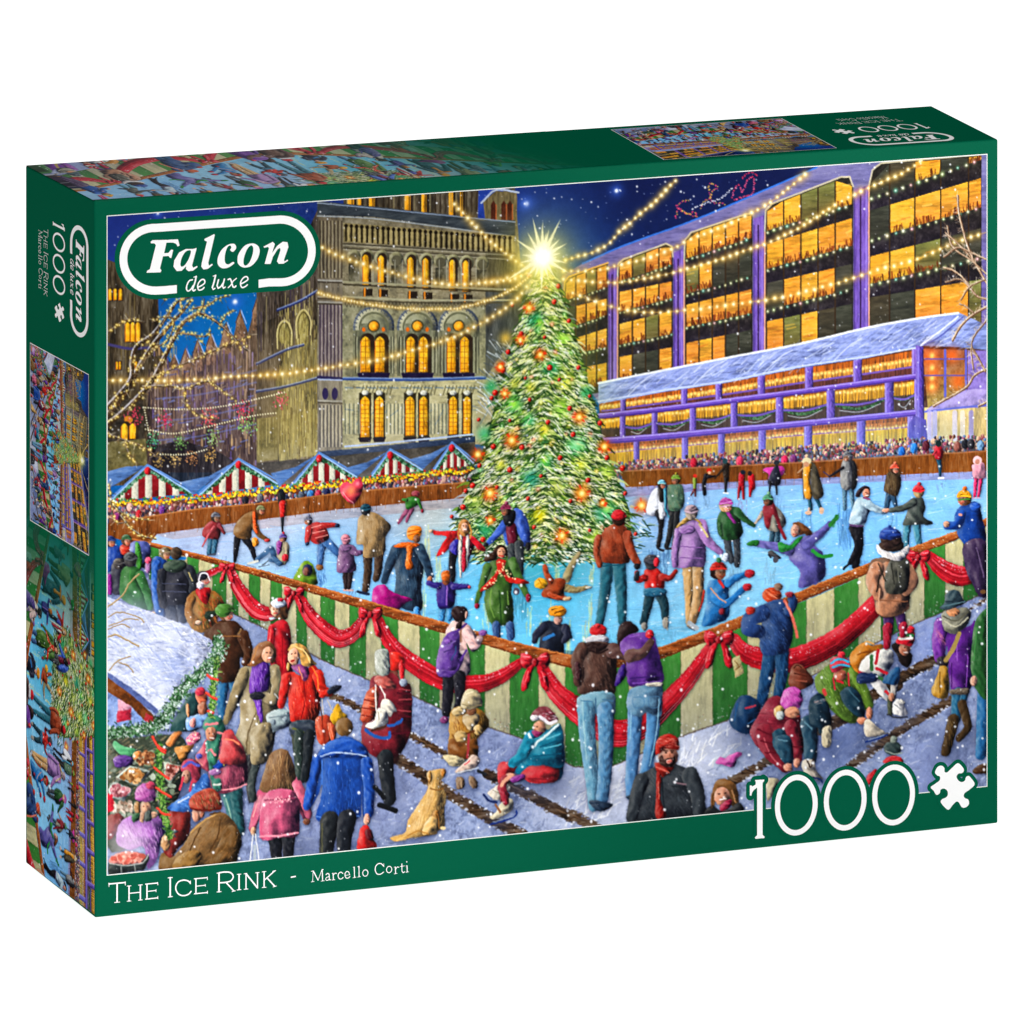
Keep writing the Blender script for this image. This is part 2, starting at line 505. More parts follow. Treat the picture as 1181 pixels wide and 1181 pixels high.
def paint_hall():
    """The big stone hall with lit arched windows."""
    tile(0, 0, 1181)
    # far left tower and gabled wing
    poly('4b4030', [(120, 298), (160, 312), (182, 330), (184, 400), (196, 418), (182, 560), (120, 560)], False, 0, .5, 'v')
    t = '4b4030'
    poly('6e5c48', [(170, 432), (196, 418), (201, 409), (207, 420), (214, 402), (221, 414), (228, 392), (236, 408), (243, 385), (252, 402), (261, 372), (268, 392), (277, 358), (286, 384), (296, 345), (300, 360), (300, 545), (170, 545)], False, 0, .5, 'v', col2='4a3a3c')
    for gx, gy in [(201, 409), (214, 402), (228, 392), (243, 385), (261, 372), (277, 358), (296, 345)]:
        poly('8a6c54', [(gx, gy), (gx + 6, gy + 18), (gx + 6, gy + 36), (gx - 5, gy + 36), (gx - 5, gy + 16)], False, .3, .4)
        line('9fb8e0', 1.2, [(gx + 1, gy), (gx + 7, gy + 15)]); line('5a4438', 1.2, [(gx - 5, gy + 14), (gx, gy)])
    for x in np.arange(172, 300, 3.4):
        y0 = 430 + RNG.uniform(-8, 25) - (x - 170) * .25
        line(RNG.choice(['3a2c30', '9a8070', '6a5a80', '7a6858', 'a08c88', '2c2430']), RNG.uniform(.8, 1.8), [(x, y0), (x + RNG.uniform(-.6, .6), y0 + RNG.uniform(25, 75))], alpha=.75)
    for _ in range(420):
        x = RNG.uniform(172, 366); y = RNG.uniform(395 if x < 300 else 345, 535)
        line(RNG.choice(['a88c70', 'c8a878', '8a7cb0', '5c4a3c', '2a2028', '6c5ca0', 'b8a080', '96785c', '3c3040']), RNG.uniform(.8, 2.2), [(x, y), (x + RNG.uniform(-.5, .5), y + RNG.uniform(3, 16))], alpha=.6)
    for _ in range(90):
        x = RNG.uniform(175, 300); y = RNG.uniform(425, 520)
        line(RNG.choice(['6c80c8', '8ca0e0', '4c58a0']), 1.3, [(x, y), (x + RNG.uniform(3, 8), y - RNG.uniform(0, 3))], alpha=.6)
    for y in (438, 452, 478, 500):
        line('6a78b8', 1.6, [(180, y + 8), (230, y + 3), (300, y - 12)], alpha=.55)
    for x in np.arange(125, 170, 5):
        line(RNG.choice(['2e261e', '8a7a50', '6a5a68']), 1.2, [(x, 330 + RNG.uniform(0, 40)), (x, 400 + RNG.uniform(0, 60))], alpha=.6)
    for x in (127, 133, 139):
        arch_window(x, 333, 346, 3.5)
    for x in (147, 153, 159):
        arch_window(x, 372, 394, 5)
    line('4a4470', 3, [(124, 397), (150, 402), (180, 400)])
    for x in (135, 138.5, 157):
        arch_window(x, 417, 426, 2.2)
    poly('3a332a', [(122, 465), (165, 458), (168, 545), (122, 552)], False, 0, .35)
    ell('c08030', 148, 484, 5, 4.5, form=0); arch_window(143.5, 489, 507, 7); arch_window(153, 489, 506, 7)
    poly('1d1a20', [(175, 515), (210, 508), (250, 520), (270, 532), (270, 560), (175, 560)], False, 0, .5, 'v', alpha=.85)
    poly('6c6440', [(122, 510), (168, 506), (170, 545), (122, 552)], False, 0, .3)
    # wing running to the corner of the hall
    poly('5a4f40', [(296, 330), (367, 300), (367, 530), (296, 545)], False, 0, .45, 'v')
    poly('544a42', [(296, 330), (330, 320), (367, 240), (367, 345), (296, 375)], False, 0, .4, 'v')
    poly('7d744e', [(330, 405), (367, 390), (367, 525), (318, 530), (318, 440)], False, 0, .4, 'v')
    poly('8f8656', [(322, 482), (367, 470), (367, 524), (322, 532)], False, 0, .3, 'v')
    poly('7d744a', [(296, 483), (320, 480), (320, 530), (296, 533)], False, 0, .25)
    for x in np.arange(298, 366, 3.1):
        y0 = 345 - (x - 296) * .5 + RNG.uniform(0, 20)
        line(RNG.choice(['2a2218', '2a2218', '9c9068', '4a4050']), RNG.uniform(.8, 1.7), [(x, y0), (x, y0 + RNG.uniform(20, 60))], alpha=.75)
        y0 = 485 - (x - 296) * .2
        line(RNG.choice(['4a4024', 'b0a470', '6a6038']), 1.2, [(x, y0), (x, y0 + RNG.uniform(25, 42))], alpha=.7)
    poly('9a8f58', [(320, 392), (321, 376), (327, 369), (334, 372), (337, 382), (337, 398)], True, .3, .2)
    poly('a89c60', [(342, 388), (343, 366), (349, 357), (355, 362), (356, 395), (345, 402)], True, .3, .2)
    for _ in range(300):
        x = RNG.uniform(322, 366); y = RNG.uniform(350, 528)
        line(RNG.choice(['b8a868', 'c8bc80', '6a5c34', '94864c', 'a09458', '4a3e28']), RNG.uniform(.8, 1.8), [(x, y), (x, y + RNG.uniform(4, 15))], alpha=.6)
    for x, y0 in ((328, 372), (350, 360)):
        line('c8bc88', 1.5, [(x - 8, y0 + 30), (x - 8, y0 + 8), (x, y0 - 3), (x + 8, y0 + 8), (x + 8, y0 + 26)]); line('5a5030', 1.2, [(x - 6, y0 + 30), (x - 6, y0 + 9), (x, y0), (x + 6, y0 + 9), (x + 6, y0 + 26)])
    for P in ([(320, 358), (345, 348), (367, 335)], [(296, 420), (330, 404), (350, 398)], [(296, 452), (330, 446), (367, 436)]):
        line('2c3460', 2.6, P); line('9fb4e0', 1.2, [(a, b - 1.4) for a, b in P], alpha=.8)
    for x, y, r, c, a in ((345, 490, 36, 'c8b470', .3), (345, 420, 30, 'b8a468', .25), (315, 470, 26, 'b8a068', .25), (250, 450, 40, '9c84a8', .22), (220, 470, 34, 'a88c94', .2), (290, 420, 26, 'a8906c', .22)):
        glow(x, y, r, c, a)
    # corner pier
    poly('6b6150', [(366, 238), (396, 240), (396, 522), (366, 526)], False, 0, .3, 'v', col2='8a8478')
    for x in np.arange(369, 395, 4.2):
        line('453c30', 1.3, [(x, 255), (x, 320)]); line('a49a7c', 1, [(x + 1.7, 255), (x + 1.7, 320)], alpha=.7)
        line('4a3c50', 1.6, [(x, 352), (x, 434)]); line('a090a0', 1.2, [(x + 2, 352), (x + 2, 434)], alpha=.65)
        line('4c4a50', 1.5, [(x, 468), (x, 515)], alpha=.8); line('d0c8b4', 1.4, [(x + 2, 468), (x + 2, 515)], alpha=.6)
    for y in (323, 342, 348, 462):
        line('a8a6a0', 1.5, [(367, y), (396, y + 1)]); line('3c342c', 1.2, [(367, y + 2.2), (396, y + 3.2)])
    line('2a2650', 3.4, [(367, 435), (396, 437)]); line('b0c0e8', 1.4, [(367, 437.5), (396, 438.5)])
    for x in (375, 386):
        ell('2c2450', x, 454, 3.6, 7, form=0)
    # main front
    poly('6a6250', [(395, 242), (470, 222), (593, 205), (600, 300), (602, 400), (565, 512), (395, 520)], False, 0, .3, 'o', col2='b0a888')
    poly('8c8a70', [(395, 352), (560, 352), (562, 437), (395, 437)], False, 0, .3, 'o')
    poly('a8a584', [(395, 438), (556, 438), (545, 506), (395, 520)], False, 0, .35, 'o')
    poly('45484c', [(560, 330), (603, 330), (600, 380), (570, 420), (560, 437)], False, 0, .3, 'v')
    poly('55503e', [(560, 225), (596, 222), (597, 335), (560, 335)], False, 0, .35, 'v')
    stone(396, 300, 556, 520, '8c8a70', 330)
    for x, y, r, a in ((430, 480, 50, .3), (500, 480, 50, .3), (470, 400, 60, .2), (450, 320, 50, .12), (545, 450, 40, .2)):
        glow(x, y, r, 'd8cc9c', a)
    # belfry windows above the cornice
    poly('51483a', [(396, 224), (592, 200), (592, 255), (396, 245)], False, 0, .4, 'v')
    for x, w in ((404, 8), (414, 5), (429, 7), (470, 7), (489, 6), (520, 5), (532, 3)):
        poly('e8a428', [(x - w / 2, 215), (x + w / 2, 215), (x + w / 2, 246 + (x - 400) * .05), (x - w / 2, 244 + (x - 400) * .05)], False, .2, .3, 'v')
        line('2a2018', 2.2, [(x + w / 2 + 1.5, 215), (x + w / 2 + 1.5, 250)])
    for x in np.arange(400, 560, 6):
        line(RNG.choice(['2a2018', '8a8060', '3a3024']), 1.5, [(x, 215), (x, 244)], alpha=.7)
    # gap of sky and small turret
    poly('2a4494', [(552, 200), (593, 200), (560, 252), (551, 252)], False, 0, .1)
    poly('74684a', [(557, 232), (572, 220), (596, 222), (596, 256), (560, 256)], False, 0, .3, 'v')
    line('aab4c8', 2.2, [(555, 234), (572, 219), (598, 222)])
    for x in (569, 581, 588):
        poly('4a2418', [(x - 3, 254), (x - 3, 236), (x, 231), (x + 3, 236), (x + 3, 254)], False, 0, .2)
        line('b06038', 1.2, [(x + 3, 236), (x + 3, 254)])
    # cornice, balustrade
    poly('3f464c', [(366, 232), (430, 238), (520, 248), (556, 254), (594, 254), (594, 272), (556, 268), (520, 262), (430, 250), (366, 248)], False, .3, .2, 'h')
    line('8a96a8', 1.2, [(366, 234), (430, 240), (520, 249), (594, 256)]); line('a8b4c0', 1.4, [(366, 249), (430, 252), (520, 263), (594, 273)], alpha=.7)
    poly('8d8058', [(396, 257), (594, 272), (594, 290), (396, 279)], False, 0, .3)
    for x in np.arange(399, 592, 6.1):
        y = 259 + (x - 396) * .075
        line('1f180f', 2.2, [(x, y), (x, y + 18)]); ell('1f180f', x, y + 1, 2.1, 2.2, form=0); line('b8a878', 1.2, [(x + 3, y + 3), (x + 3, y + 18)], alpha=.8)
    for y0 in (281, 286):
        line('4c4638', 1.6, [(396, y0), (594, y0 + 12)]); line('b0ac98', 1., [(396, y0 + 1.6), (594, y0 + 13.6)], alpha=.7)
    # slim arcade
    for i, x in enumerate((421.6, 439.4, 473.3, 490.7, 521.5, 537)):
        y0 = 294 + (x - 421) * .06
        ell('989470', x + 1, y0 + 2, 8.5, 9, form=.5); ell('4a4434', x + 1.5, y0 + 4, 6.3, 8, form=0)
        arch_window(x, y0, y0 + 35, 6.6)
        poly('2a221a', [(x - 3, y0 + 39), (x + 8, y0 + 39), (x + 8, y0 + 47), (x - 3, y0 + 47)], False, 0, .1); line('d08830', 2.2, [(x - 1, y0 + 39), (x - 1, y0 + 47)])
    for x in (457, 508, 556, 408):
        y0 = 298 + (x - 457) * .05
        ell('8c8868', x, y0, 8, 8, form=.5); ell('5e5a48', x, y0 + 2, 5.5, 6, form=0); poly('5f5b48', [(x - 6, y0 + 8), (x + 6, y0 + 8), (x + 6, y0 + 30), (x - 6, y0 + 30)], False, -.4, .3)
    for x in np.arange(430, 560, 8.5):
        line('b4b4a4', 1.1, [(x, 300), (x, 330)], alpha=.6)
    for P, c, w in (([(396, 325), (480, 329), (560, 333), (596, 334)], 'a09c80', 2), ([(396, 328), (480, 332), (596, 337)], '3c3628', 1.6), ([(396, 342), (480, 346), (596, 346)], 'b0ac90', 1.8), ([(396, 345), (480, 349), (596, 349)], '4a4434', 1.3)):
        line(c, w, P)
    for x in np.arange(398, 560, 4.2):
        line('3e382a', 1.1, [(x, 349), (x + 2, 354), (x + 4, 349)], alpha=.6)
    # round headed windows
    for cx, wx in ((431, (421.6, 438)), (481.5, (473.5, 488.3)), (529, (520.5, 535.8))):
        cy = 377
        ell('5a6470', cx, cy, 24, 24, form=.5); ell('b0ae90', cx, cy, 21.5, 21.5, form=.5); ell('6f7058', cx, cy, 17.5, 17.5, form=0); ell('9a9a7c', cx, cy + 1, 15.5, 16, form=.4)
        for a in np.linspace(np.pi, 2 * np.pi, 15):
            line('4a5260', 1, [(cx + np.cos(a) * 20, cy + np.sin(a) * 20), (cx + np.cos(a) * 23.5, cy + np.sin(a) * 23.5)])
        poly('7c7c64', [(cx - 24, cy + 4), (cx + 24, cy + 4), (cx + 24, 434), (cx - 24, 434)], False, 0, .35, 'v')
        poly('7c7c64', [(cx - 15, cy - 4), (cx + 15, cy - 4), (cx + 15, cy + 16), (cx - 15, cy + 16)], False, 0, .3)
        for dx in (-21, -17, -13.5, 16, 20):
            line('3c3a30', 1.1, [(cx + dx, cy + 12), (cx + dx, 430)], alpha=.8); line('c4c2a4', 1, [(cx + dx + 1.6, cy + 12), (cx + dx + 1.6, 430)], alpha=.7)
        ell('48462e', cx, cy - 1, 7.2, 7.2, form=0); ell('f59a20', cx, cy - 1, 5.6, 5.6, form=.4); glow(cx, cy - 1, 3, 'ffe060', .7)
        ell('d87018', cx - 11.5, cy + 3, 2, 2.6, form=0); ell('d87018', cx + 11, cy + 3, 2, 2.6, form=0)
        for x in wx:
            ell('4a4834', x, 392, 7, 8, form=0); arch_window(x, 389, 429, 11 if cx < 460 else 9.5, 6.5)
        poly('221a38', [(cx - 19, 430), (cx + 19, 430), (cx + 17, 437), (cx - 17, 437)], False, 0, .1)
    line('32508c', 3, [(396, 437), (480, 438), (560, 436)]); line('9fb6dc', 1.3, [(396, 435.5), (480, 436.5), (560, 434.5)], alpha=.8)
    for cx in (433, 484, 528):
        poly('c2bc94', [(cx - 19, 443), (cx + 20, 443), (cx + 14, 457), (cx - 15, 457)], False, .3, .2)
        for dx in np.arange(-16, 18, 4.2):
            line('6f6a4c', 1.2, [(cx + dx + 2, 445), (cx + dx - 1, 455)])
    for a in np.arange(398, 556, 13):
        line('55708c', 1.4, [(a, 447), (a + 9, 447.5)], alpha=.6); line('55708c', 1.4, [(a, 472 + RNG.uniform(-4, 20)), (a + 9, 473)], alpha=.45)
    for x, w in ((421, 10), (437.4, 9.5), (472.7, 10), (488.5, 9), (522.5, 9), (538.6, 8)):
        poly('35301f', [(x - w / 2 - 2, 453), (x + w / 2 + 2, 453), (x + w / 2 + 2, 506), (x - w / 2 - 2, 506)], False, 0, .1)
        arch_window(x, 458, 504 - (x - 421) * .03, w, 5, False); ell('d8d8c8', x, 453, 4, 3, form=.4)
        poly('1f1a24', [(x - w / 2 - 3, 505), (x + w / 2 + 3, 504), (x + w / 2 + 1, 510), (x - w / 2 - 1, 510)], False, 0, .1)
    for x in list(np.arange(446, 465, 4.4)) + list(np.arange(497, 515, 4.4)) + list(np.arange(398, 414, 5)):
        line('5c6660', 1.3, [(x, 466), (x, 500)], alpha=.75); line('dcdac0', 1.2, [(x + 2, 466), (x + 2, 500)], alpha=.6)
    poly('2c3c58', [(366, 521), (400, 518), (470, 511), (548, 503), (548, 510), (470, 519), (400, 526), (366, 528)], False, .3, .15); line('b8c8e4', 2, [(398, 515), (470, 508.5), (545, 501)])
    poly('38352f', [(296, 534), (366, 528), (548, 510), (548, 560), (296, 560)], False, 0, .3)

BAYS = [  # x0, x1, top curve, then spandrel bands (top-left, top-right, bottom-left, bottom-right)
    (650, 701, [(650, 345), (651, 326), (656, 319), (701, 303)], [(347, 331, 356, 344), (380, 363, 394, 378), (411, 400, 428, 418)]),
    (712, 776, [(712, 320), (713, 304), (719, 299), (768, 281), (775, 284), (776, 296)], [(325, 305, 337, 324), (360, 344, 374, 358), (398, 385, 412, 400)]),
    (789, 868, [(789, 300), (790, 277), (797, 268), (860, 247), (868, 246)], [(299, 274, 311, 288), (340, 318, 352, 333), (378, 361, 396, 380)]),
    (882, 984, [(882, 268), (883, 243), (890, 235), (970, 204), (980, 204), (984, 215)], [(267, 235, 282, 251), (311, 283, 327, 304), (358, 333, 371, 350)]),
    (1002, 1132, [(1002, 215), (1006, 196), (1016, 188), (1132, 178)], [(228, 184, 243, 205), (276, 239, 296, 263), (328, 297, 343, 322)])]

def paint_offices():
    """Modern block with rounded window bays."""
    tile(0, 0, 1181)
    poly('7d7ba6', [(648, 318), (672, 304), (720, 283), (800, 254), (880, 220), (940, 194), (985, 170), (1145, 160), (1145, 400), (690, 462), (648, 420)], False, 0, .18, 'h', col2='6f5f9c')
    line('3f74c8', 2, [(672, 304), (720, 283), (800, 254), (880, 220), (942, 193)])
    for x0, x1, top, sp in BAYS:
        yb0, yb1 = 445 - (x0 - 690) * .165, 445 - (x1 - 690) * .165
        poly('2c2824', top + [(x1, yb1 + 8), (x0, yb0 + 8)], False, 0, .2)
        rows = [(None, None)] + [(s[2], s[3]) for s in sp]
        nx = 4 if x0 < 780 else 5
        if x0 > 990:
            nx = 4
        ex = np.linspace(x0 + 2, x1 - 1, nx + 1)
        if x0 > 990:
            ex = np.array([1003, 1026, 1055, 1085, 1117, 1132])
        dark = {650: [(0, 2), (1, 0), (2, 0), (3, 0), (3, 1)], 712: [(0, 1), (2, 2), (3, 1), (3, 2)], 789: [(1, 2), (1, 3), (1, 4), (3, 3), (3, 4)],
                882: [(0, 2), (0, 3), (2, 4), (3, 3), (3, 4), (2, 0)], 1002: [(0, 0), (0, 1), (0, 3), (1, 0), (2, 3), (2, 4), (3, 0), (3, 1), (3, 4)]}[x0]
        olive = {650: [(0, 2)], 712: [(0, 1), (2, 2)], 789: [(1, 0)], 882: [(0, 2), (0, 3), (3, 1)], 1002: [(2, 2), (3, 4)]}[x0]
        for r in range(4):
            for i in range(len(ex) - 1):
                ta, tb = (ex[i] - x0) / (x1 - x0), (ex[i + 1] - x0) / (x1 - x0)
                if r == 0:
                    tx = [p for p in top]
                    ya = np.interp(ex[i], [p[0] for p in tx], [p[1] for p in tx]) + 2; yb = np.interp(ex[i + 1], [p[0] for p in tx], [p[1] for p in tx]) + 2
                else:
                    ya, yb = lerp(*rows[r], ta), lerp(*rows[r], tb)
                if r < 3:
                    za, zb = lerp(sp[r][0], sp[r][1], ta), lerp(sp[r][0], sp[r][1], tb)
                else:
                    za, zb = lerp(yb0, yb1, ta), lerp(yb0, yb1, tb)
                c = RNG.choice(['dca038', 'e2a840', 'd8943c', 'e0b040']); c2 = RNG.choice(['d88f40', 'dca83c', 'cf8040'])
                if (r, i) in dark:
                    c, c2 = RNG.choice(['4c4a40', '42443a', '504838']), '38372f'
                if (r, i) in olive:
                    c, c2 = '7c8048', '6a5c38'
                poly(c, [(ex[i] + .6, ya), (ex[i + 1] - .6, yb), (ex[i + 1] - .6, zb), (ex[i] + .6, za)], False, 0, .2, 'h', col2=c2)
                if (r, i) not in dark:
                    for _ in range(5):
                        t = RNG.rand(); x = lerp(ex[i] + 1, ex[i + 1] - 1, t); y = lerp(lerp(ya, yb, t), lerp(za, zb, t), RNG.rand())
                        line(RNG.choice(['f8d878', 'c87828', 'f0c050', 'b86c30', 'e8b848']), RNG.uniform(1, 2.4), [(max(ex[i] + 1, x - 5), y + 1), (min(ex[i + 1] - 1, x + 5), y - 1)], alpha=.45)
                    for _ in range(int(7 + (x1 - x0) / 14)):   # plants and people at the sill
                        t = RNG.rand(); x = lerp(ex[i], ex[i + 1], t); y = lerp(za, zb, t)
                        h = RNG.uniform(1.5, 9)
                        line(RNG.choice(['6a3018', '4a2010', '8a4a20', '7a3420']), RNG.uniform(.8, 2), [(x, y), (x + RNG.uniform(-2, 2), y - h)], alpha=.8)
        for s in sp:
            poly('2b2624', [(x0, s[0]), (x1, s[1]), (x1, s[3]), (x0, s[2])], False, 0, .3, col2='2a2430')
        for x in ex[1:-1]:
            line('3a2a1c', 1.5, [(x, np.interp(x, [p[0] for p in top], [p[1] for p in top]) + 3), (x, lerp(yb0, yb1, (x - x0) / (x1 - x0)))])
        line('c8bfa8' if x0 > 700 else 'e0b060', 1.9, top, sm=False)
        line('e0a890', 1.9, [(x0, top[0][1]), (x0, yb0)])
    for a, b, y in ((701, 712, 303), (776, 789, 285), (868, 882, 246), (984, 1002, 212)):
        yb = 447 - (a - 690) * .165
        poly('7a5cae', [(a + 1, y + 6), (b - 1, y + 2), (b - 1, yb), (a + 1, yb)], False, 0, .2, 'v', col2='7d62b8')
        line('3a2450', 1.8, [((a + b) / 2 - .5, y + 14), ((a + b) / 2 - .5, yb)]); line('a890d8', 1.4, [(b - 3, y + 5), (b - 3, yb)], alpha=.7)
        line('503880', 1.2, [(a + 1.5, y + 14), (a + 1.5, yb)])
    for x0, x1, top, sp in BAYS:
        for s in sp:
            big = .55 + (x0 - 650) / 700
            bulbs([(x0 + 3, s[0] + 1), ((x0 + x1) / 2, (s[0] + s[1]) / 2 + 2), (x1 - 2, s[1] + 1)], 4.6 + (x0 - 650) / 70, 1.9, 'e8f0b8,d0e8a0,ffe8c0,60c0b0,f0f0d0,e890a8,b8e0a0,fff0b0', '6a7a50', big)

def paint_pavilion():
    tile(0, 0, 1181)
    poly('4a2c24', [(690, 455), (1062, 396), (1137, 400), (1137, 520), (700, 548)], False, 0, .3)
    X = np.array([700., 920, 1056])
    roof_b = lambda x: np.interp(x, [690, 760, 840, 920, 1000, 1057], [464, 453, 441, 425, 413, 403])
    b1 = lambda x: np.interp(x, X, [480, 452, 434]); b2 = lambda x: np.interp(x, X, [509, 489, 476]); b3 = lambda x: np.interp(x, X, [540, 520, 514])
    lv = [(roof_b, b1, [718.6, 789, 829, 878, 933, 989, 1057]), (b1, b2, [718, 755, 799, 846.6, 899, 958, 1025.6, 1060]), (b2, b3, [734, 790, 832, 879, 932, 993, 1052])]
    for k, (f0, f1, px) in enumerate(lv):
        for x in np.arange(692, 1054, 1.6):
            y0, y1 = f0(x), f1(x); h = y1 - y0
            if k == 0:
                seg = [(.05, .3, 'c06a28'), (.3, .62, 'e0a048'), (.62, 1, '6a3c3a')]
            elif k == 1:
                seg = [(0, .2, '8a4a28'), (.15, .5, 'e2a534'), (.5, 1, '4a3a34')]
            else:
                seg = [(0, .25, 'a85c30'), (.25, .45, 'c87838'), (.45, 1, 'eab030')]
            for a, b, c in seg:
                line(np.clip(hexc(c) * RNG.uniform(.75, 1.2), 0, 1), 1.9, [(x, y0 + h * a), (x + RNG.uniform(-1, 1), y0 + h * b)], alpha=.85)
        if k == 0:
            for x in np.arange(694, 1054, 1.3):
                line('7c5ca8', 1.8, [(x, lerp(f0(x), f1(x), .63)), (x + 1.5, lerp(f0(x + 1.5), f1(x + 1.5), .63))])
        if k == 2:
            for x in np.arange(694, 1054, 1.3):
                line('86508a', 1.3, [(x, lerp(f0(x), f1(x), .42)), (x + 1.5, lerp(f0(x + 1.5), f1(x + 1.5), .42))])
        for x in np.arange(694, 1052, 4.3):
            glow(x, lerp(f0(x), f1(x), .38 if k != 1 else .2) + RNG.uniform(-1, 1), 1.8, 'ffe890', .9)
        if k == 1:
            for a, b in zip(px[:-1], px[1:]):
                a += 4; b -= 4
                for t in np.linspace(0, 1, int(b - a)):
                    x = lerp(a, b, t); y = lerp(f0(x), f1(x), .5) + 9 * np.sin(np.pi * t) * (b - a) / 60
                    ell(RNG.choice(['2e4a2c', '44663a', '5a7a58', '24381f']), x, y + RNG.uniform(-1, 1), 1.8, 1.5, form=0)
                line('7458a8', 2.2, [(a, lerp(f0(a), f1(a), .52)), ((a + b) / 2, lerp(f0((a + b) / 2), f1((a + b) / 2), .6)), (b, lerp(f0(b), f1(b), .5))])
                line('dfe8f0', .9, [(a + 6, lerp(f0(a), f1(a), .7)), ((a + b) / 2, lerp(f0((a + b) / 2), f1((a + b) / 2), .82)), (b - 6, lerp(f0(b), f1(b), .66))], alpha=.7)
        for x in px:
            w = 3.2 + (x - 700) / 160
            poly('8064c0', [(x - w, f0(x) - 1), (x + w, f0(x) - 2), (x + w, f1(x) + 1), (x - w, f1(x) + 2)], False, .5, .15, 'v', col2='6f50b0')
            line('ac9ae0', 1.2, [(x - w + 1.5, f0(x)), (x - w + 1.5, f1(x))], alpha=.7)
    for f, w in ((b1, 6), (b2, 7)):
        P = [(x, f(x)) for x in (690, 760, 840, 920, 1000, 1056)]
        line('7452b4', w, P); line('a890dc', 1.8, [(a, b - w * .32) for a, b in P]); line('4e3488', 1.6, [(a, b + w * .38) for a, b in P])
    # snow covered roof
    poly('8f9cd0', [(690, 442), (760, 428), (842, 412), (920, 397), (1000, 378), (1060, 367), (1105, 360), (1140, 376), (1140, 404), (1100, 400), (1064, 399), (1000, 413), (920, 425), (840, 441), (760, 453), (690, 466)], False, .2, .3, 'h', col2='9aa8dc')
    dashes('dfe6fa,b9c4ea,7c88c8,a6b2e2', 420, 1.6, 17, -35, [(690, 445), (842, 414), (1000, 380), (1105, 363), (1137, 380), (1137, 400), (1060, 399), (1000, 410), (840, 438), (690, 462)], 15, .45)
    line('e8ecf8', 2.4, [(690, 442), (760, 428), (842, 412), (920, 397), (1000, 378), (1060, 367), (1105, 361)]); line('c8d0f0', 2, [(690, 463), (760, 451), (840, 439), (920, 423), (1000, 411), (1057, 401)])
    line('e4e8fc', 1.6, [(1062, 398), (1080, 385), (1105, 365)]); line('5a60a8', 1.6, [(1066, 398), (1084, 388), (1110, 366)])
    for x in (724, 800, 880, 960):
        y = np.interp(x, [690, 1000], [462, 411]); line('d8dff6', 1.3, [(x, y), (x + 20, y - 19), (x + 34, y - 27)], alpha=.8)
    # glazed end and tent
    poly('8a5040', [(1064, 402), (1112, 404), (1114, 450), (1070, 470)], False, 0, .3, col2='a89048')
    for x, y, r in ((1073, 412, 12), (1076, 430, 9), (1098, 410, 9), (1105, 440, 10), (1075, 445, 8)):
        glow(x, y, r, 'f07028', .7)
    for y in (410, 424, 436, 446):
        glow(1075, y, 3.4, 'ffd880', .9)
    line('6a68b8', 3, [(1090, 404), (1090, 458)]); line('6a68b8', 2.6, [(1114, 404), (1114, 450)]); line('6a5aa0', 1.5, [(1066, 414), (1114, 414)]); line('6a5aa0', 1.5, [(1066, 433), (1114, 433)])
    poly('8f7cc0', [(1116, 404), (1140, 404), (1140, 452), (1116, 450)], False, 0, .2)
    poly('e4cc90', [(1066, 470), (1140, 466), (1140, 510), (1066, 512)], False, 0, .25, 'v', col2='c8a868')
    poly('a898cc', [(1068, 475), (1080, 465), (1100, 455), (1112, 450), (1140, 450), (1140, 468), (1100, 471)], True, .3, .15); line('6c70c0', 2.2, [(1066, 475), (1100, 471), (1140, 467)])
    for x, c in ((1072, 'c8b8ec'), (1078, 'b8b0e0'), (1101, 'dcd0e0'), (1120, '9a90c8'), (1110, 'e8d8c8')):
        line(c, 6, [(x, 476), (x, 506)], alpha=.8)
    for x, w in ((1061, 11),):
        poly('6a50b0', [(x - 5, 398), (x + 4, 400), (x + 5, 508), (x - 5, 510)], False, .5, .15, 'v'); line('9080d0', 1.6, [(x - 2, 402), (x - 2, 508)])
    poly('5a489c', [(1048, 488), (1056, 480), (1068, 484), (1070, 512), (1048, 514)], False, .2, .2, 'v')

CROWD = 'c8a090,8a4048,5a6a8c,3a3440,d8c8c0,a05860,4a5a58,c07878,705060,2c3040,e0c0a0,985070,6a4030,b88878,403848,7890b0'

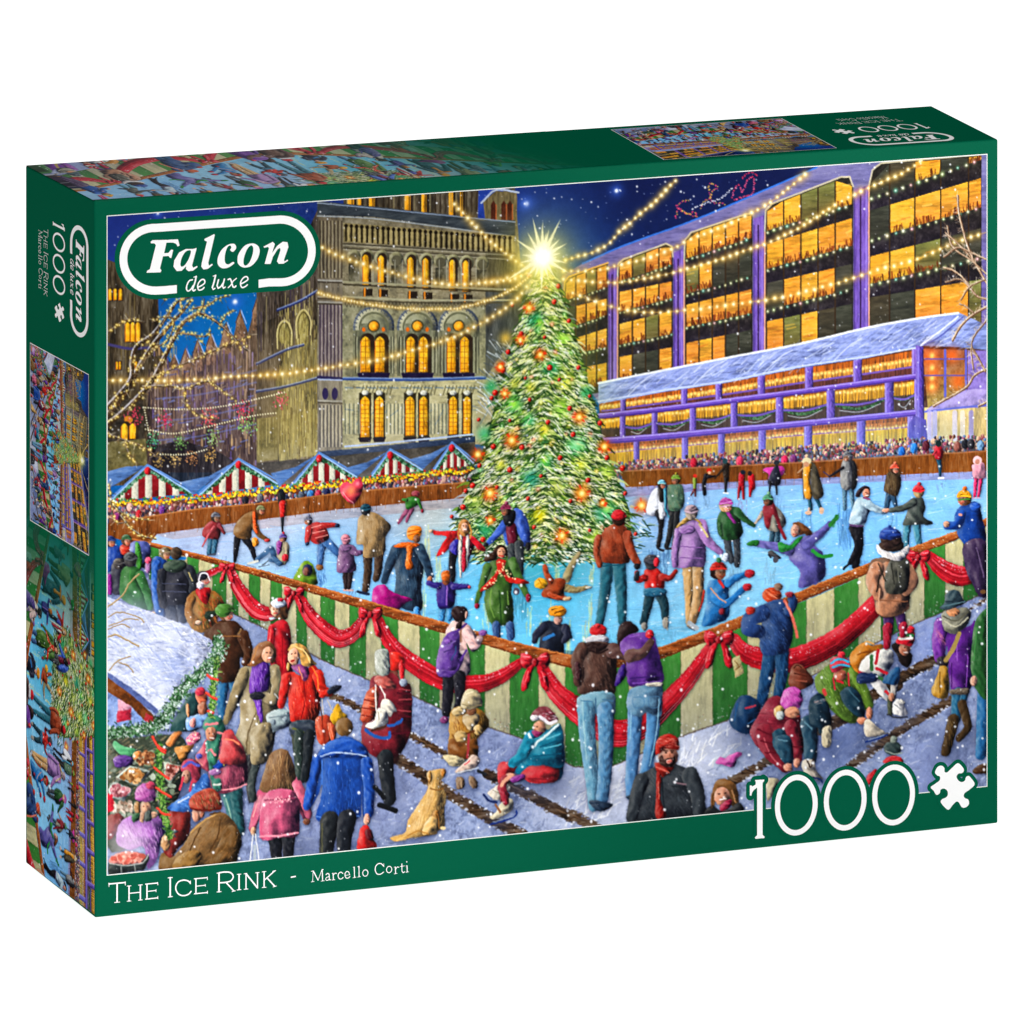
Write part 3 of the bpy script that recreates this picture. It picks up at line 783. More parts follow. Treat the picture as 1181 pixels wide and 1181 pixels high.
def paint_far_rink():
    tile(0, 0, 1181)
    # ice
    poly('a9bfe0', [(150, 612), (300, 594), (460, 575), (600, 560), (719, 556), (920, 546), (1140, 536), (1140, 600), (1000, 655), (760, 760), (600, 745), (460, 708), (300, 665), (172, 628)], False, 0, .16, 'h', col2='74c6ea')
    for x, y, r, c, a in [(330, 605, 60, 'd8d0d8', .6), (230, 625, 50, 'c0c4e0', .6), (450, 590, 60, 'd4c0b8', .55), (500, 600, 40, 'e0d0b0', .5), (420, 655, 70, '8cc0ea', .7), (360, 650, 40, '8ec4ec', .6),
                          (560, 690, 70, '74c8ea', .8), (650, 700, 70, '6cc4e8', .8), (700, 700, 60, '8cd0ee', .7), (640, 650, 45, '2f9fc0', .7), (600, 655, 35, '46a8c0', .6), (760, 590, 60, '9ab4e0', .6),
                          (860, 600, 80, '94c8f2', .7), (1000, 600, 90, '86c2f2', .8), (1090, 580, 60, '90ccf6', .7), (900, 660, 70, '9cd6f2', .7), (960, 640, 60, '8ac6f2', .7), (820, 680, 60, 'a4daf2', .6)]:
        glow(x, y, r, c, a)
    poly('9a88b8', [(700, 562), (920, 551), (1140, 543), (1140, 552), (1000, 556), (860, 562), (700, 575)], False, 0, .3, 'h', alpha=.6)
    poly('b09898', [(160, 612), (300, 595), (460, 578), (560, 572), (540, 584), (400, 598), (200, 622)], False, 0, .3, 'h', alpha=.45)
    dashes('e8f4fc,c8e4f8,6aa8d8,b4d8f4,5898cc', 700, .9, 16, -4, [(200, 622), (460, 590), (1137, 555), (1137, 596), (1000, 648), (760, 745), (600, 735), (460, 700), (300, 655)], 12, .35)
    dashes('f4fbff,dff0fc', 120, 1, 30, -20, [(300, 640), (460, 600), (1137, 565), (1137, 596), (1000, 648), (760, 745), (600, 735), (460, 700)], 25, .35)
    for x, y, h in [(492, 610, 60), (488, 690, 40), (505, 640, 40), (610, 705, 26), (636, 700, 30), (655, 720, 34), (680, 690, 36), (675, 725, 30), (560, 700, 25), (642, 650, 22), (682, 655, 20), (578, 690, 20), (622, 720, 20)]:
        w = RNG.uniform(2, 4); dashes('e6e890,d8e4a0,f0d890,b8e0d0', 16, 1.4, h * .5, 90, [(x - w, y), (x + w, y), (x + w, y + h), (x - w, y + h)], 5, .4)
    # market crowd on the left
    P = [(125, 580), (222, 576), (320, 564), (400, 556), (480, 547), (545, 541), (547, 556), (460, 566), (320, 580), (225, 590), (150, 602), (125, 604)]
    poly('6a4030', P, False, 0, .4)
    for P0, P1 in (((122, 546, 170, 535, 224, 569, 127, 575), 0),):
        pass
    stalls = [((120, 545), (170, 537), (128, 577), (222, 569), (120, 566)), ((208, 556), (275, 530), (230, 571), (320, 558), (222, 570)), ((312, 546), (368, 523), (336, 562), (411, 550), (322, 560)),
              ((397, 540), (450, 519), (429, 549), (487, 542), (411, 549)), ((472, 530), (521, 511), (499, 545), (547, 535), (487, 541))]
    for rl, ap, bl, br, low in stalls:
        poly('5d80b4', [rl, (lerp(rl[0], ap[0], .5), rl[1] - 7), ap, (br[0] + 2, br[1]), ap, (lerp(ap[0], low[0], .98), low[1]), low], False, .2, .25, 'h')
        gx = [bl, ap, br]
        poly('8a1c24', [(bl[0] + 2, bl[1] + 1), (ap[0] - 1, ap[1] + 6), (br[0] - 2, br[1])], False, .2, .2)
        n = 6; w = (br[0] - bl[0])
        for i in range(n):
            x = bl[0] + w * (i + .75) / n; xa = x - w * .04; xb = x + w * .045
            f = lambda q: np.interp(q, [bl[0], ap[0], br[0]], [bl[1], ap[1] + 6, br[1]])
            yb = lerp(bl[1], br[1], (x - bl[0]) / w) + 1
            if f(x) < yb - 2:
                poly('d9d4c2', [(xa, f(xa) + 2), (xb, f(xb) + 2), (xb, yb), (xa, yb)], False, .2, .1)
        for t in np.linspace(0, 1, int(w * .8)):
            for q in (bl, br):
                x = lerp(q[0], ap[0], t); y = lerp(q[1], ap[1] + 4, t)
                ell(RNG.choice(['2f5a40', '4a7c58', '6a9a78', '24482f', '8ab09a']), x + RNG.uniform(-1, 1), y + RNG.uniform(0, 4), 1.6, 1.5, form=0)
        line('9fc0e8', 1.8, [bl, ap, br], sm=False); line('6a90c8', 2, [(bl[0], bl[1] - 3), (ap[0], ap[1] - 1), (br[0] + 2, br[1] - 3)], sm=False)
        ell('c8202c', ap[0], ap[1] + 6, 3.6, 4.6); ell('e04048', ap[0] - 1, ap[1] + 4, 1.4, 1.6, form=0)
    band = [(124, 577), (222, 572), (320, 561), (400, 553), (480, 545), (546, 538)]
    for x, y in path_at(band, 1.1):
        ell(RNG.choice(['f0c020', 'f6d840', 'e89020', 'd8a020', 'f8e060', 'a0b030']), x, y + RNG.uniform(0, 8), RNG.uniform(.8, 2), RNG.uniform(.8, 2.2), form=0)
        if RNG.rand() < .5:
            ell(RNG.choice(['3c6a3c', '5a8a50', 'd04028', 'c02020']), x, y + RNG.uniform(-1, 2), 1.3, 1.2, form=0)
    for x, y in path_at(band, 1.5):
        for _ in range(3):
            xx = x + RNG.uniform(-1, 1); yy = y + RNG.uniform(9, 20)
            ell(RNG.choice(CROWD.split(',')), xx, yy, RNG.uniform(1.2, 2.2), RNG.uniform(1.5, 3), form=.3)
    for x, y, c in ((135, 596, '8a2c70'), (160, 593, 'c02030'), (150, 585, 'e0b0a0'), (187, 588, '7a3c90'), (330, 576, '2c3450'), (358, 570, '4a8cc8'), (367, 570, 'c03048'), (377, 568, '20244a'), (348, 572, '505868'), (283, 577, '20202c'), (300, 574, '6a6a70')):
        ell(c, x, y, 4, 5)
    # brown hoarding, left half
    P = [(124, 604), (153, 599), (225, 587), (300, 580), (387, 569), (460, 562), (550, 555), (560, 572), (460, 581), (387, 588), (280, 602), (181, 616), (172, 628), (150, 626), (124, 618)]
    poly('8e5326', P, False, 0, .3, 'v', col2='7c451c')
    dashes('5a2e12,a86a34,6a3a18', 300, .8, 9, 90, P, 3, .5)
    line('b47a48', 1.6, [(140, 601), (225, 587.5), (300, 580.5), (387, 569.5), (460, 562.5), (550, 555.5)], alpha=.8)
    # right crowd and hoarding
    band = [(700, 537), (760, 532), (840, 525), (920, 518), (1000, 512), (1060, 508), (1137, 505)]
    for x, y in path_at(band, 1.0):
        for _ in range(3):
            t = RNG.uniform(0, 20)
            ell(RNG.choice(CROWD.split(',')), x + RNG.uniform(-1, 1), y + t - 3, RNG.uniform(1, 1.9), RNG.uniform(1.3, 2.6), form=.3)
    for x, y, c in ((1040, 521, '2a70c0'), (1054, 517, '3888d0'), (1068, 514, '5a2030'), (1113, 512, '22242c'), (1120, 512, '2c2c34'), (1131, 514, '7aa0c0'), (1104, 515, '905850'), (905, 531, 'd03060'), (915, 530, '803c80'), (800, 534, 'c02840'), (853, 532, 'd04060')):
        ell(c, x, y, 4.4, 6)
    P = [(715, 544), (800, 540), (920, 534), (1050, 526), (1140, 520), (1140, 543), (1050, 547), (920, 552), (800, 558), (722, 562)]
    poly('7d4a20', P, False, 0, .3, 'v', col2='8a501f')
    dashes('5a2e12,a06430,6a3a18', 420, .8, 13, 90, P, 3, .5)
    line('a87048', 1.8, [(718, 543.5), (800, 539.5), (920, 533.5), (1050, 525.5), (1140, 520)], alpha=.8)

def paint_tree():
    tile(0, 0, 1181)
    cx, top, bot = 628., 292., 650.
    def half(y):
        t = (y - top) / (bot - top)
        return np.interp(t, [0, .05, .106, .27, .44, .64, .75, .86, .94, 1], [3, 9, 17, 36, 53, 71, 88, 102, 98, 76])
    poly('2c4a24', [(cx - half(y), y) for y in np.linspace(top, 640, 14)] + [(cx + half(y), y) for y in np.linspace(640, top, 14)], False, 0, .6)
    glow(628, 330, 34, 'c8c040', .55); glow(640, 450, 60, '8aa840', .45); glow(650, 580, 60, '98b850', .5)
    cols_d = ['1c3418', '28481f', '20401c', '14280f', '35561f']; cols_m = ['4f7a2c', '6c9034', '3f6a2c', '5a8640', '88a03c', '3f7a44']; cols_l = ['d8dcb4', 'e8e8c8', 'f4f2dc', 'c4d090', 'b8c878', 'dfe0c0', 'a8b0b8']
    for y in np.arange(top, 648, 3.0):
        h = half(y)
        for _ in range(int(4 + h * .30)):
            u = RNG.uniform(-1, 1); x = cx + u * h * RNG.uniform(.85, 1.06)
            L = RNG.uniform(5, 13) * (.6 + .5 * (y - top) / 350); s = np.sign(u) if abs(u) > .15 else RNG.choice([-1, 1])
            yy = y + RNG.uniform(-2, 2); dy = L * RNG.uniform(.15, .8)
            k = RNG.rand()
            c = cols_d if k < .40 else (cols_m if k < .72 else cols_l)
            x2 = x + s * L
            mid = (x + s * L * .5, yy + dy * .25)
            P = spline(xf([(x, yy), mid, (x2, yy + dy)]), False)
            w = ww(RNG.uniform(1.6, 4.2) if c is not cols_l else RNG.uniform(1.2, 3.2))
            lay(cov_stroke(P, list(np.linspace(w * .6, w * .15, len(P)))), RNG.choice(c), 0, .2, alpha=.88)
    for y in np.arange(330, 645, 9.0):    # laden snowy boughs
        h = half(y)
        for _ in range(int(1 + h / 18)):
            u = RNG.uniform(-.95, .95); x = cx + u * h; s = 1 if u > 0 else -1
            L = RNG.uniform(10, 24)
            P = spline(xf([(x - s * L * .5, y - 4), (x, y - RNG.uniform(3, 6)), (x + s * L * .5, y + RNG.uniform(2, 7))]), False)
            lay(cov_stroke(P, list(ww(1) * (.7 + 1.5 * np.sin(np.linspace(.2, 3.0, len(P)))))), RNG.choice(['e9ead2', 'd6dcae', 'f6f4e4', 'c8d0c8']), 0, .5, alpha=.75)
            for _ in range(6):
                q = x + RNG.uniform(-L, L) * .5
                line(RNG.choice(cols_d), 1.3, [(q, y + 1), (q + s * 3, y + RNG.uniform(5, 9))], alpha=.8)
    for s in (-1, 1):
        for k in range(16):
            y0, y1 = 310 + k * 20.5, 335 + k * 20.5
            P = [(cx, y0), (cx + s * half(y0), y0 + 8), (cx + s * half(y1), y1 + 8), (cx, y1)]
            dashes('f0f0d4,fbf9e8,d4dc98,e4eca8,a0b848,2c4c20,f4f2dc,44702c,c8d4a0,1c3418,b8cc60,e8e8c8,8cac40', int(34 + half(y0) * 1.5), 1.3, 6.5, 90 - s * RNG.uniform(45, 75), P, 28, .85)
    for y in np.arange(322, 640, 7.5):       # tiers of boughs: shade below, snow above
        h = half(y)
        for _ in range(int(1 + h / 22)):
            u = RNG.uniform(-.9, .9); x = cx + u * h; L = RNG.uniform(8, 20); s = 1 if u > 0 else -1
            d = RNG.uniform(2, 6)
            for dy, c, w0, al in ((3.2, RNG.choice(['1c3818', '28481c', '3c6420']), 2.6, .6), (0, RNG.choice(['f0f2c0', 'e0e8a0', 'c8dc80', 'f8f8e4', 'd8e0c8']), 1.7, .7)):
                P = spline(xf([(x - s * L * .5, y + dy - 2), (x, y + dy - 1.5), (x + s * L * .5, y + dy + d)]), False)
                lay(cov_stroke(P, list(ww(1) * (.3 + w0 * .5 * np.sin(np.linspace(.15, 3.0, len(P)))))), c, 0, .4, alpha=al)
    dashes('16301a,2c5030,8fa8a0,dfe8e8,20402a', 160, 2, 12, 20, [(520, 600), (560, 580), (620, 640), (760, 600), (735, 640), (640, 655), (560, 640)], 40, .8)
    dashes('8a94a0,5a6468,d8dfe4', 70, 1.3, 16, 40, [(566, 390), (600, 400), (570, 480), (548, 480)], 20, .7)
    for _ in range(190):
        y = RNG.uniform(312, 640); x = cx + RNG.uniform(-.95, .95) * half(y); c = RNG.choice(['ffe860', 'f8c030', 'e8402c', '60d060', 'f8f0a0', 'c0e850'])
        glow(x, y, RNG.uniform(1.4, 3.2), c, .55); glow(x, y, 1, 'fffce0', .8)
    glow(635, 400, 60, 'c8d860', .12)
    for x, y, c, r in [(617, 369, '10a070', 9), (622, 372, '9ce040', 5), (566, 446, '20a060', 7), (592, 466, '40b848', 10), (592, 466, 'c8f060', 5), (635, 424, '20a868', 9), (648, 391, 'a0d840', 8), (647, 472, 'a8e050', 10), (609, 485, '28b060', 7),
                       (558, 500, '50c088', 8), (629, 533, '28a850', 8), (628, 530, 'd0f040', 4), (665, 513, '40c070', 12), (665, 510, 'd8f8c8', 6), (651, 440, 'e0e040', 9), (593, 442, 'd8d860', 6), (627, 495, 'f0e040', 7), (669, 535, 'e8e848', 8),
                       (612, 552, '20a088', 10), (622, 595, 'f8e020', 8), (698, 590, '18a070', 12), (700, 587, 'c8f080', 6), (560, 610, '30b070', 10), (676, 453, '28a060', 7), (612, 447, 'e8e050', 6), (577, 535, 'f0e050', 6), (700, 545, 'd0e860', 8), (688, 620, 'b8d840', 9), (548, 585, '9cb850', 9), (640, 562, 'd8e070', 9), (583, 390, 'e8c050', 7)]:
        glow(x, y, r, c, .75); 
    for s in (-1, 1):
        for k in range(16):
            y0, y1 = 310 + k * 20.5, 335 + k * 20.5
            P = [(cx, y0), (cx + s * half(y0), y0 + 8), (cx + s * half(y1), y1 + 8), (cx, y1)]
            dashes('f4f4d4,f8f8e4,d8e490,16301a,1c3c1c,28501f,e4eca8,20401c', int(8 + half(y0) * .42), 1.4, 8, 90 - s * 60, P, 28, .8)
    for x, y in [(601, 385), (628, 389), (586, 406), (634, 424), (577, 422), (580, 427), (606, 436), (645, 438), (667, 424), (680, 457), (571, 453), (567, 459), (611, 461), (588, 485), (632, 487), (552, 484), (569, 515), (602, 516), (553, 537), (646, 528), (624, 549), (588, 542), (678, 554), (657, 471), (661, 501), (609, 575), (534, 585), (521, 596), (537, 566), (658, 578), (721, 569), (616, 608), (680, 612), (733, 616), (700, 612), (557, 622), (595, 604), (692, 488), (700, 528), (591, 352), (639, 348), (610, 318), (644, 330), (545, 560), (573, 562), (719, 604), (656, 370), (718, 540)]:
        r = RNG.uniform(2.0, 3.5)
        ell('c81c14', x, y, r, r, form=.7); ell('ff9a80', x - r * .3, y - r * .35, r * .28, r * .25, form=0)
    for x, y, r in [(623, 409, 7), (582, 454, 6), (590, 508, 9), (551, 524, 8), (668, 481, 8), (697, 515, 8), (565, 569, 9), (671, 569, 10), (648, 618, 9), (740, 583, 9), (565, 600, 6), (695, 580, 5), (577, 423, 6), (610, 355, 7), (600, 392, 6)]:
        r *= .85
        glow(x, y, r * 1.1, 'c83c10', .7); glow(x, y, r * .75, 'f8a020', .9); glow(x, y, r * .42, 'fff8b0', 1)
        for a in RNG.uniform(0, 6.28, 7):
            line('e83c18', 1.2, [(x + np.cos(a) * r * .7, y + np.sin(a) * r * .7), (x + np.cos(a) * r * 1.15, y + np.sin(a) * r * 1.15)], alpha=.7)

def paint_lights():
    tile(0, 0, 1181)
    L = [([(372, 286), (396, 297), (440, 311), (480, 322), (520, 328), (565, 325), (600, 317)], 8.5), ([(560, 326), (592, 322), (615, 310)], 7),
         ([(367, 338), (400, 346), (440, 353), (480, 356), (523, 356), (560, 347), (590, 334), (612, 318)], 3.6),
         ([(300, 433), (340, 430), (390, 422), (440, 414), (480, 403), (520, 390), (545, 378), (568, 365), (590, 350), (608, 330)], 8.5),
         ([(524, 235), (540, 252), (560, 273), (580, 290), (600, 304), (612, 312)], 7.5),
         ([(122, 438), (160, 439), (200, 439), (240, 437), (270, 434), (320, 432)], 8.5),
         ([(652, 300), (680, 292), (700, 282), (716, 266), (735, 250), (760, 228), (780, 207)], 8),
         ([(650, 312), (680, 313), (710, 307), (760, 293), (800, 275), (850, 254), (890, 232), (930, 200)], 8.5),
         ([(650, 322), (700, 326), (740, 322), (800, 308), (850, 292), (890, 278), (930, 258), (960, 238), (1000, 217), (1040, 200), (1062, 186)], 8.5),
         ([(660, 338), (700, 352), (740, 360), (790, 358), (850, 350), (900, 343), (960, 328), (1010, 312), (1060, 298), (1100, 280), (1137, 268)], 9.5)]
    for P, s in L:
        line('c8a050', 1.2, P, alpha=.5)
        bulbs(P, s, 2.6 if s > 5 else 1.5, 'fff0b0,ffe8a0,f8e8b0', 'c89c48')
    # tree top star
    glow(624, 298, 44, 'e8d860', .45); glow(624, 302, 26, 'fff080', .85)
    for a, r in [(-90, 42), (-82, 30), (-103, 48), (-62, 50), (-45, 30), (-32, 34), (-120, 34), (-145, 38), (150, 50), (165, 26), (10, 30), (30, 36), (55, 30), (90, 40), (110, 26), (-15, 22), (-170, 24), (130, 30), (75, 26), (0, 18), (180, 18), (-75, 34)]:
        t = np.radians(a + RNG.uniform(-3, 3)); n = np.array([-np.sin(t), np.cos(t)]); d = np.array([np.cos(t), np.sin(t)]); c = np.array([625., 297.])
        poly('fbf6c0', [c + n * 3.4, c + d * r, c - n * 3.4], False, 0, 0, alpha=.78)
    glow(625, 296, 15, 'fffbe0', 1); glow(625, 296, 9, 'ffffff', 1)
    # dotted sleigh and deer lights
    for P, c in (([(779, 252), (781, 244), (784, 240), (792, 247), (800, 244), (803, 250), (781, 240), (786, 233), (794, 231)], 'c09c50,d04870'), ([(808, 240), (812, 232), (818, 230), (822, 220), (828, 216), (818, 212), (821, 232), (832, 234), (836, 237)], 'd0a858,c04870'), ([(845, 228), (846, 220), (852, 213), (856, 222), (862, 208), (868, 204), (870, 212), (866, 224), (846, 230)], 'd04060,e06088'), ([(798, 241), (810, 236), (832, 228), (845, 216)], 'd8d8e0'), ([(856, 206), (862, 200), (870, 200), (874, 204)], 'c03858')):
        cs = c.split(',')
        for x, y in path_at(P, 1.9):
            ell(RNG.choice(cs), x + RNG.uniform(-.8, .8), y + RNG.uniform(-.8, .8), .8, .8, form=0)
    # hanging light stars on the left and dotted swags
    for x, y, r, c in [(154, 479, 11, 'd84860'), (191, 484, 10, 'd84060'), (241, 482, 11, 'd85058'), (280, 474, 12, 'e04860'), (324, 462, 9, 'e06070'), (177, 508, 9, '50a070'), (208, 510, 9, '7aa860'), (245, 505, 10, '90b068'), (286, 492, 12, '90c070'), (184, 530, 8, 'c0a060'), (201, 530, 8, 'c8a870'), (221, 529, 8, 'c89060'), (243, 525, 8, 'c8a060')]:
        for _ in range(int(r * 6)):
            a = RNG.randint(8) * np.pi / 4 + RNG.normal(0, .22); q = RNG.uniform(.05, 1)
            ell(np.clip(hexc(c) * RNG.uniform(.6, 1.35), 0, 1), x + np.cos(a) * r * q, y + np.sin(a) * r * q * 1.15, .75, .75, form=0, alpha=.85)
    for P in ([(165, 470), (210, 472), (260, 468), (330, 452)], [(168, 495), (200, 500), (240, 492), (290, 480), (320, 476)], [(185, 524), (215, 524), (240, 518)], [(166, 470), (172, 500)]):
        for x, y in path_at(P, 3):
            ell('f4e8c0', x, y, .9, .9, form=0)
    # lit branches, left
    B = [([(124, 478), (146, 452), (160, 425), (176, 400), (196, 375), (212, 358), (222, 345)], 7, 2), ([(124, 490), (150, 468), (175, 440), (190, 412), (200, 392), (212, 372), (230, 362), (245, 368), (258, 378), (272, 392), (285, 404)], 6, 1.6),
         ([(124, 470), (150, 440), (152, 418), (158, 400), (178, 385), (196, 360), (205, 348), (224, 340)], 6, 2), ([(210, 357), (208, 346), (214, 335)], 2, 1), ([(222, 356), (240, 352), (250, 345), (264, 341)], 2.2, 1), ([(176, 404), (195, 390), (200, 368), (186, 366), (176, 372)], 2, 1),
         ([(196, 398), (204, 385), (222, 386), (236, 388), (243, 382)], 2.4, 1.2), ([(226, 388), (236, 398)], 1.2, .8), ([(124, 384), (140, 372), (152, 368), (168, 372)], 2, 1), ([(175, 436), (200, 425), (230, 412), (262, 398), (290, 386)], 2.2, 1.4),
         ([(165, 446), (195, 445), (215, 448), (240, 440), (262, 455), (272, 462)], 2.6, 1.4), ([(213, 448), (215, 468), (230, 478), (250, 484)], 2, 1), ([(124, 500), (144, 508), (165, 515), (180, 526)], 2.6, 1.2), ([(144, 510), (150, 525), (160, 536)], 1.8, 1), ([(124, 573), (136, 588), (150, 596), (172, 600)], 3, 1), ([(140, 595), (150, 608), (164, 618), (180, 622)], 3, 1.4), ([(126, 560), (132, 600), (146, 603)], 2, 1), ([(255, 372), (262, 362), (272, 358)], 1.4, .8), ([(218, 371), (232, 358), (236, 345)], 1.6, .9), ([(190, 346), (196, 340)], 2, 1)]
    for P, w0, w1 in B:
        S = spline(xf(P), False, 8); n = len(S)
        lay(cov_stroke(S, list(np.linspace(w0, w1, n) * WS / 2)), '4a3826', .5, .4)
        S2 = S + np.array([-.35 * w0, -.35 * w0])
        lay(cov_stroke(S2, list(np.linspace(w0, w1, n) * WS / 6)), 'd8d4d8', 0, .3, alpha=.85)
        for x, y in path_at(P, 2.6):
            if RNG.rand() < .75:
                q = w0 * .5 + 1.2
                xx, yy = x + RNG.uniform(-q, q), y + RNG.uniform(-q, q)
                glow(xx, yy, 1.6, 'e8b840', .5); ell('fff0b0', xx, yy, .75, .75, form=0)
            if RNG.rand() < .8:
                a = RNG.uniform(0, 6.28); line(RNG.choice(['8a6a40', 'c8b890', '5a4430', 'e0d8c0']), .6, [(x, y), (x + np.cos(a) * 7, y + np.sin(a) * 7)], alpha=.8)
    # bare branches, right edge
    for P, w in [([(1140, 330), (1128, 310), (1116, 285), (1106, 248), (1104, 225)], 2.6), ([(1140, 345), (1125, 340), (1112, 322), (1100, 312), (1088, 308)], 2.4), ([(1140, 318), (1120, 300), (1098, 284), (1092, 260)], 1.8), ([(1130, 310), (1110, 286), (1090, 268)], 1.6), ([(1140, 300), (1118, 290), (1104, 285), (1088, 296)], 1.8), ([(1125, 340), (1108, 322), (1090, 325)], 1.6), ([(1140, 352), (1122, 362), (1108, 375), (1098, 392)], 3), ([(1122, 360), (1112, 352), (1106, 350)], 1.5), ([(1140, 424), (1124, 432), (1114, 446), (1090, 460), (1076, 468)], 2.6), ([(1136, 428), (1120, 400), (1122, 425)], 1.5), ([(1140, 462), (1128, 468)], 2.4), ([(1135, 322), (1118, 330), (1108, 345)], 1.4), ([(1140, 365), (1120, 395), (1132, 420)], 1.4)]:
        line('6a4c38', w * .7 + .6, [(a + .8, b + .8) for a, b in P]); line('dcc8b0', w * .5, P)
        for x, y in path_at(P, 2):
            a = RNG.uniform(2.2, 5.2); line(RNG.choice(['c8b098', 'e8dcc8', '8a6a50']), .6, [(x, y), (x + np.cos(a) * 6, y + np.sin(a) * 6)], alpha=.7)
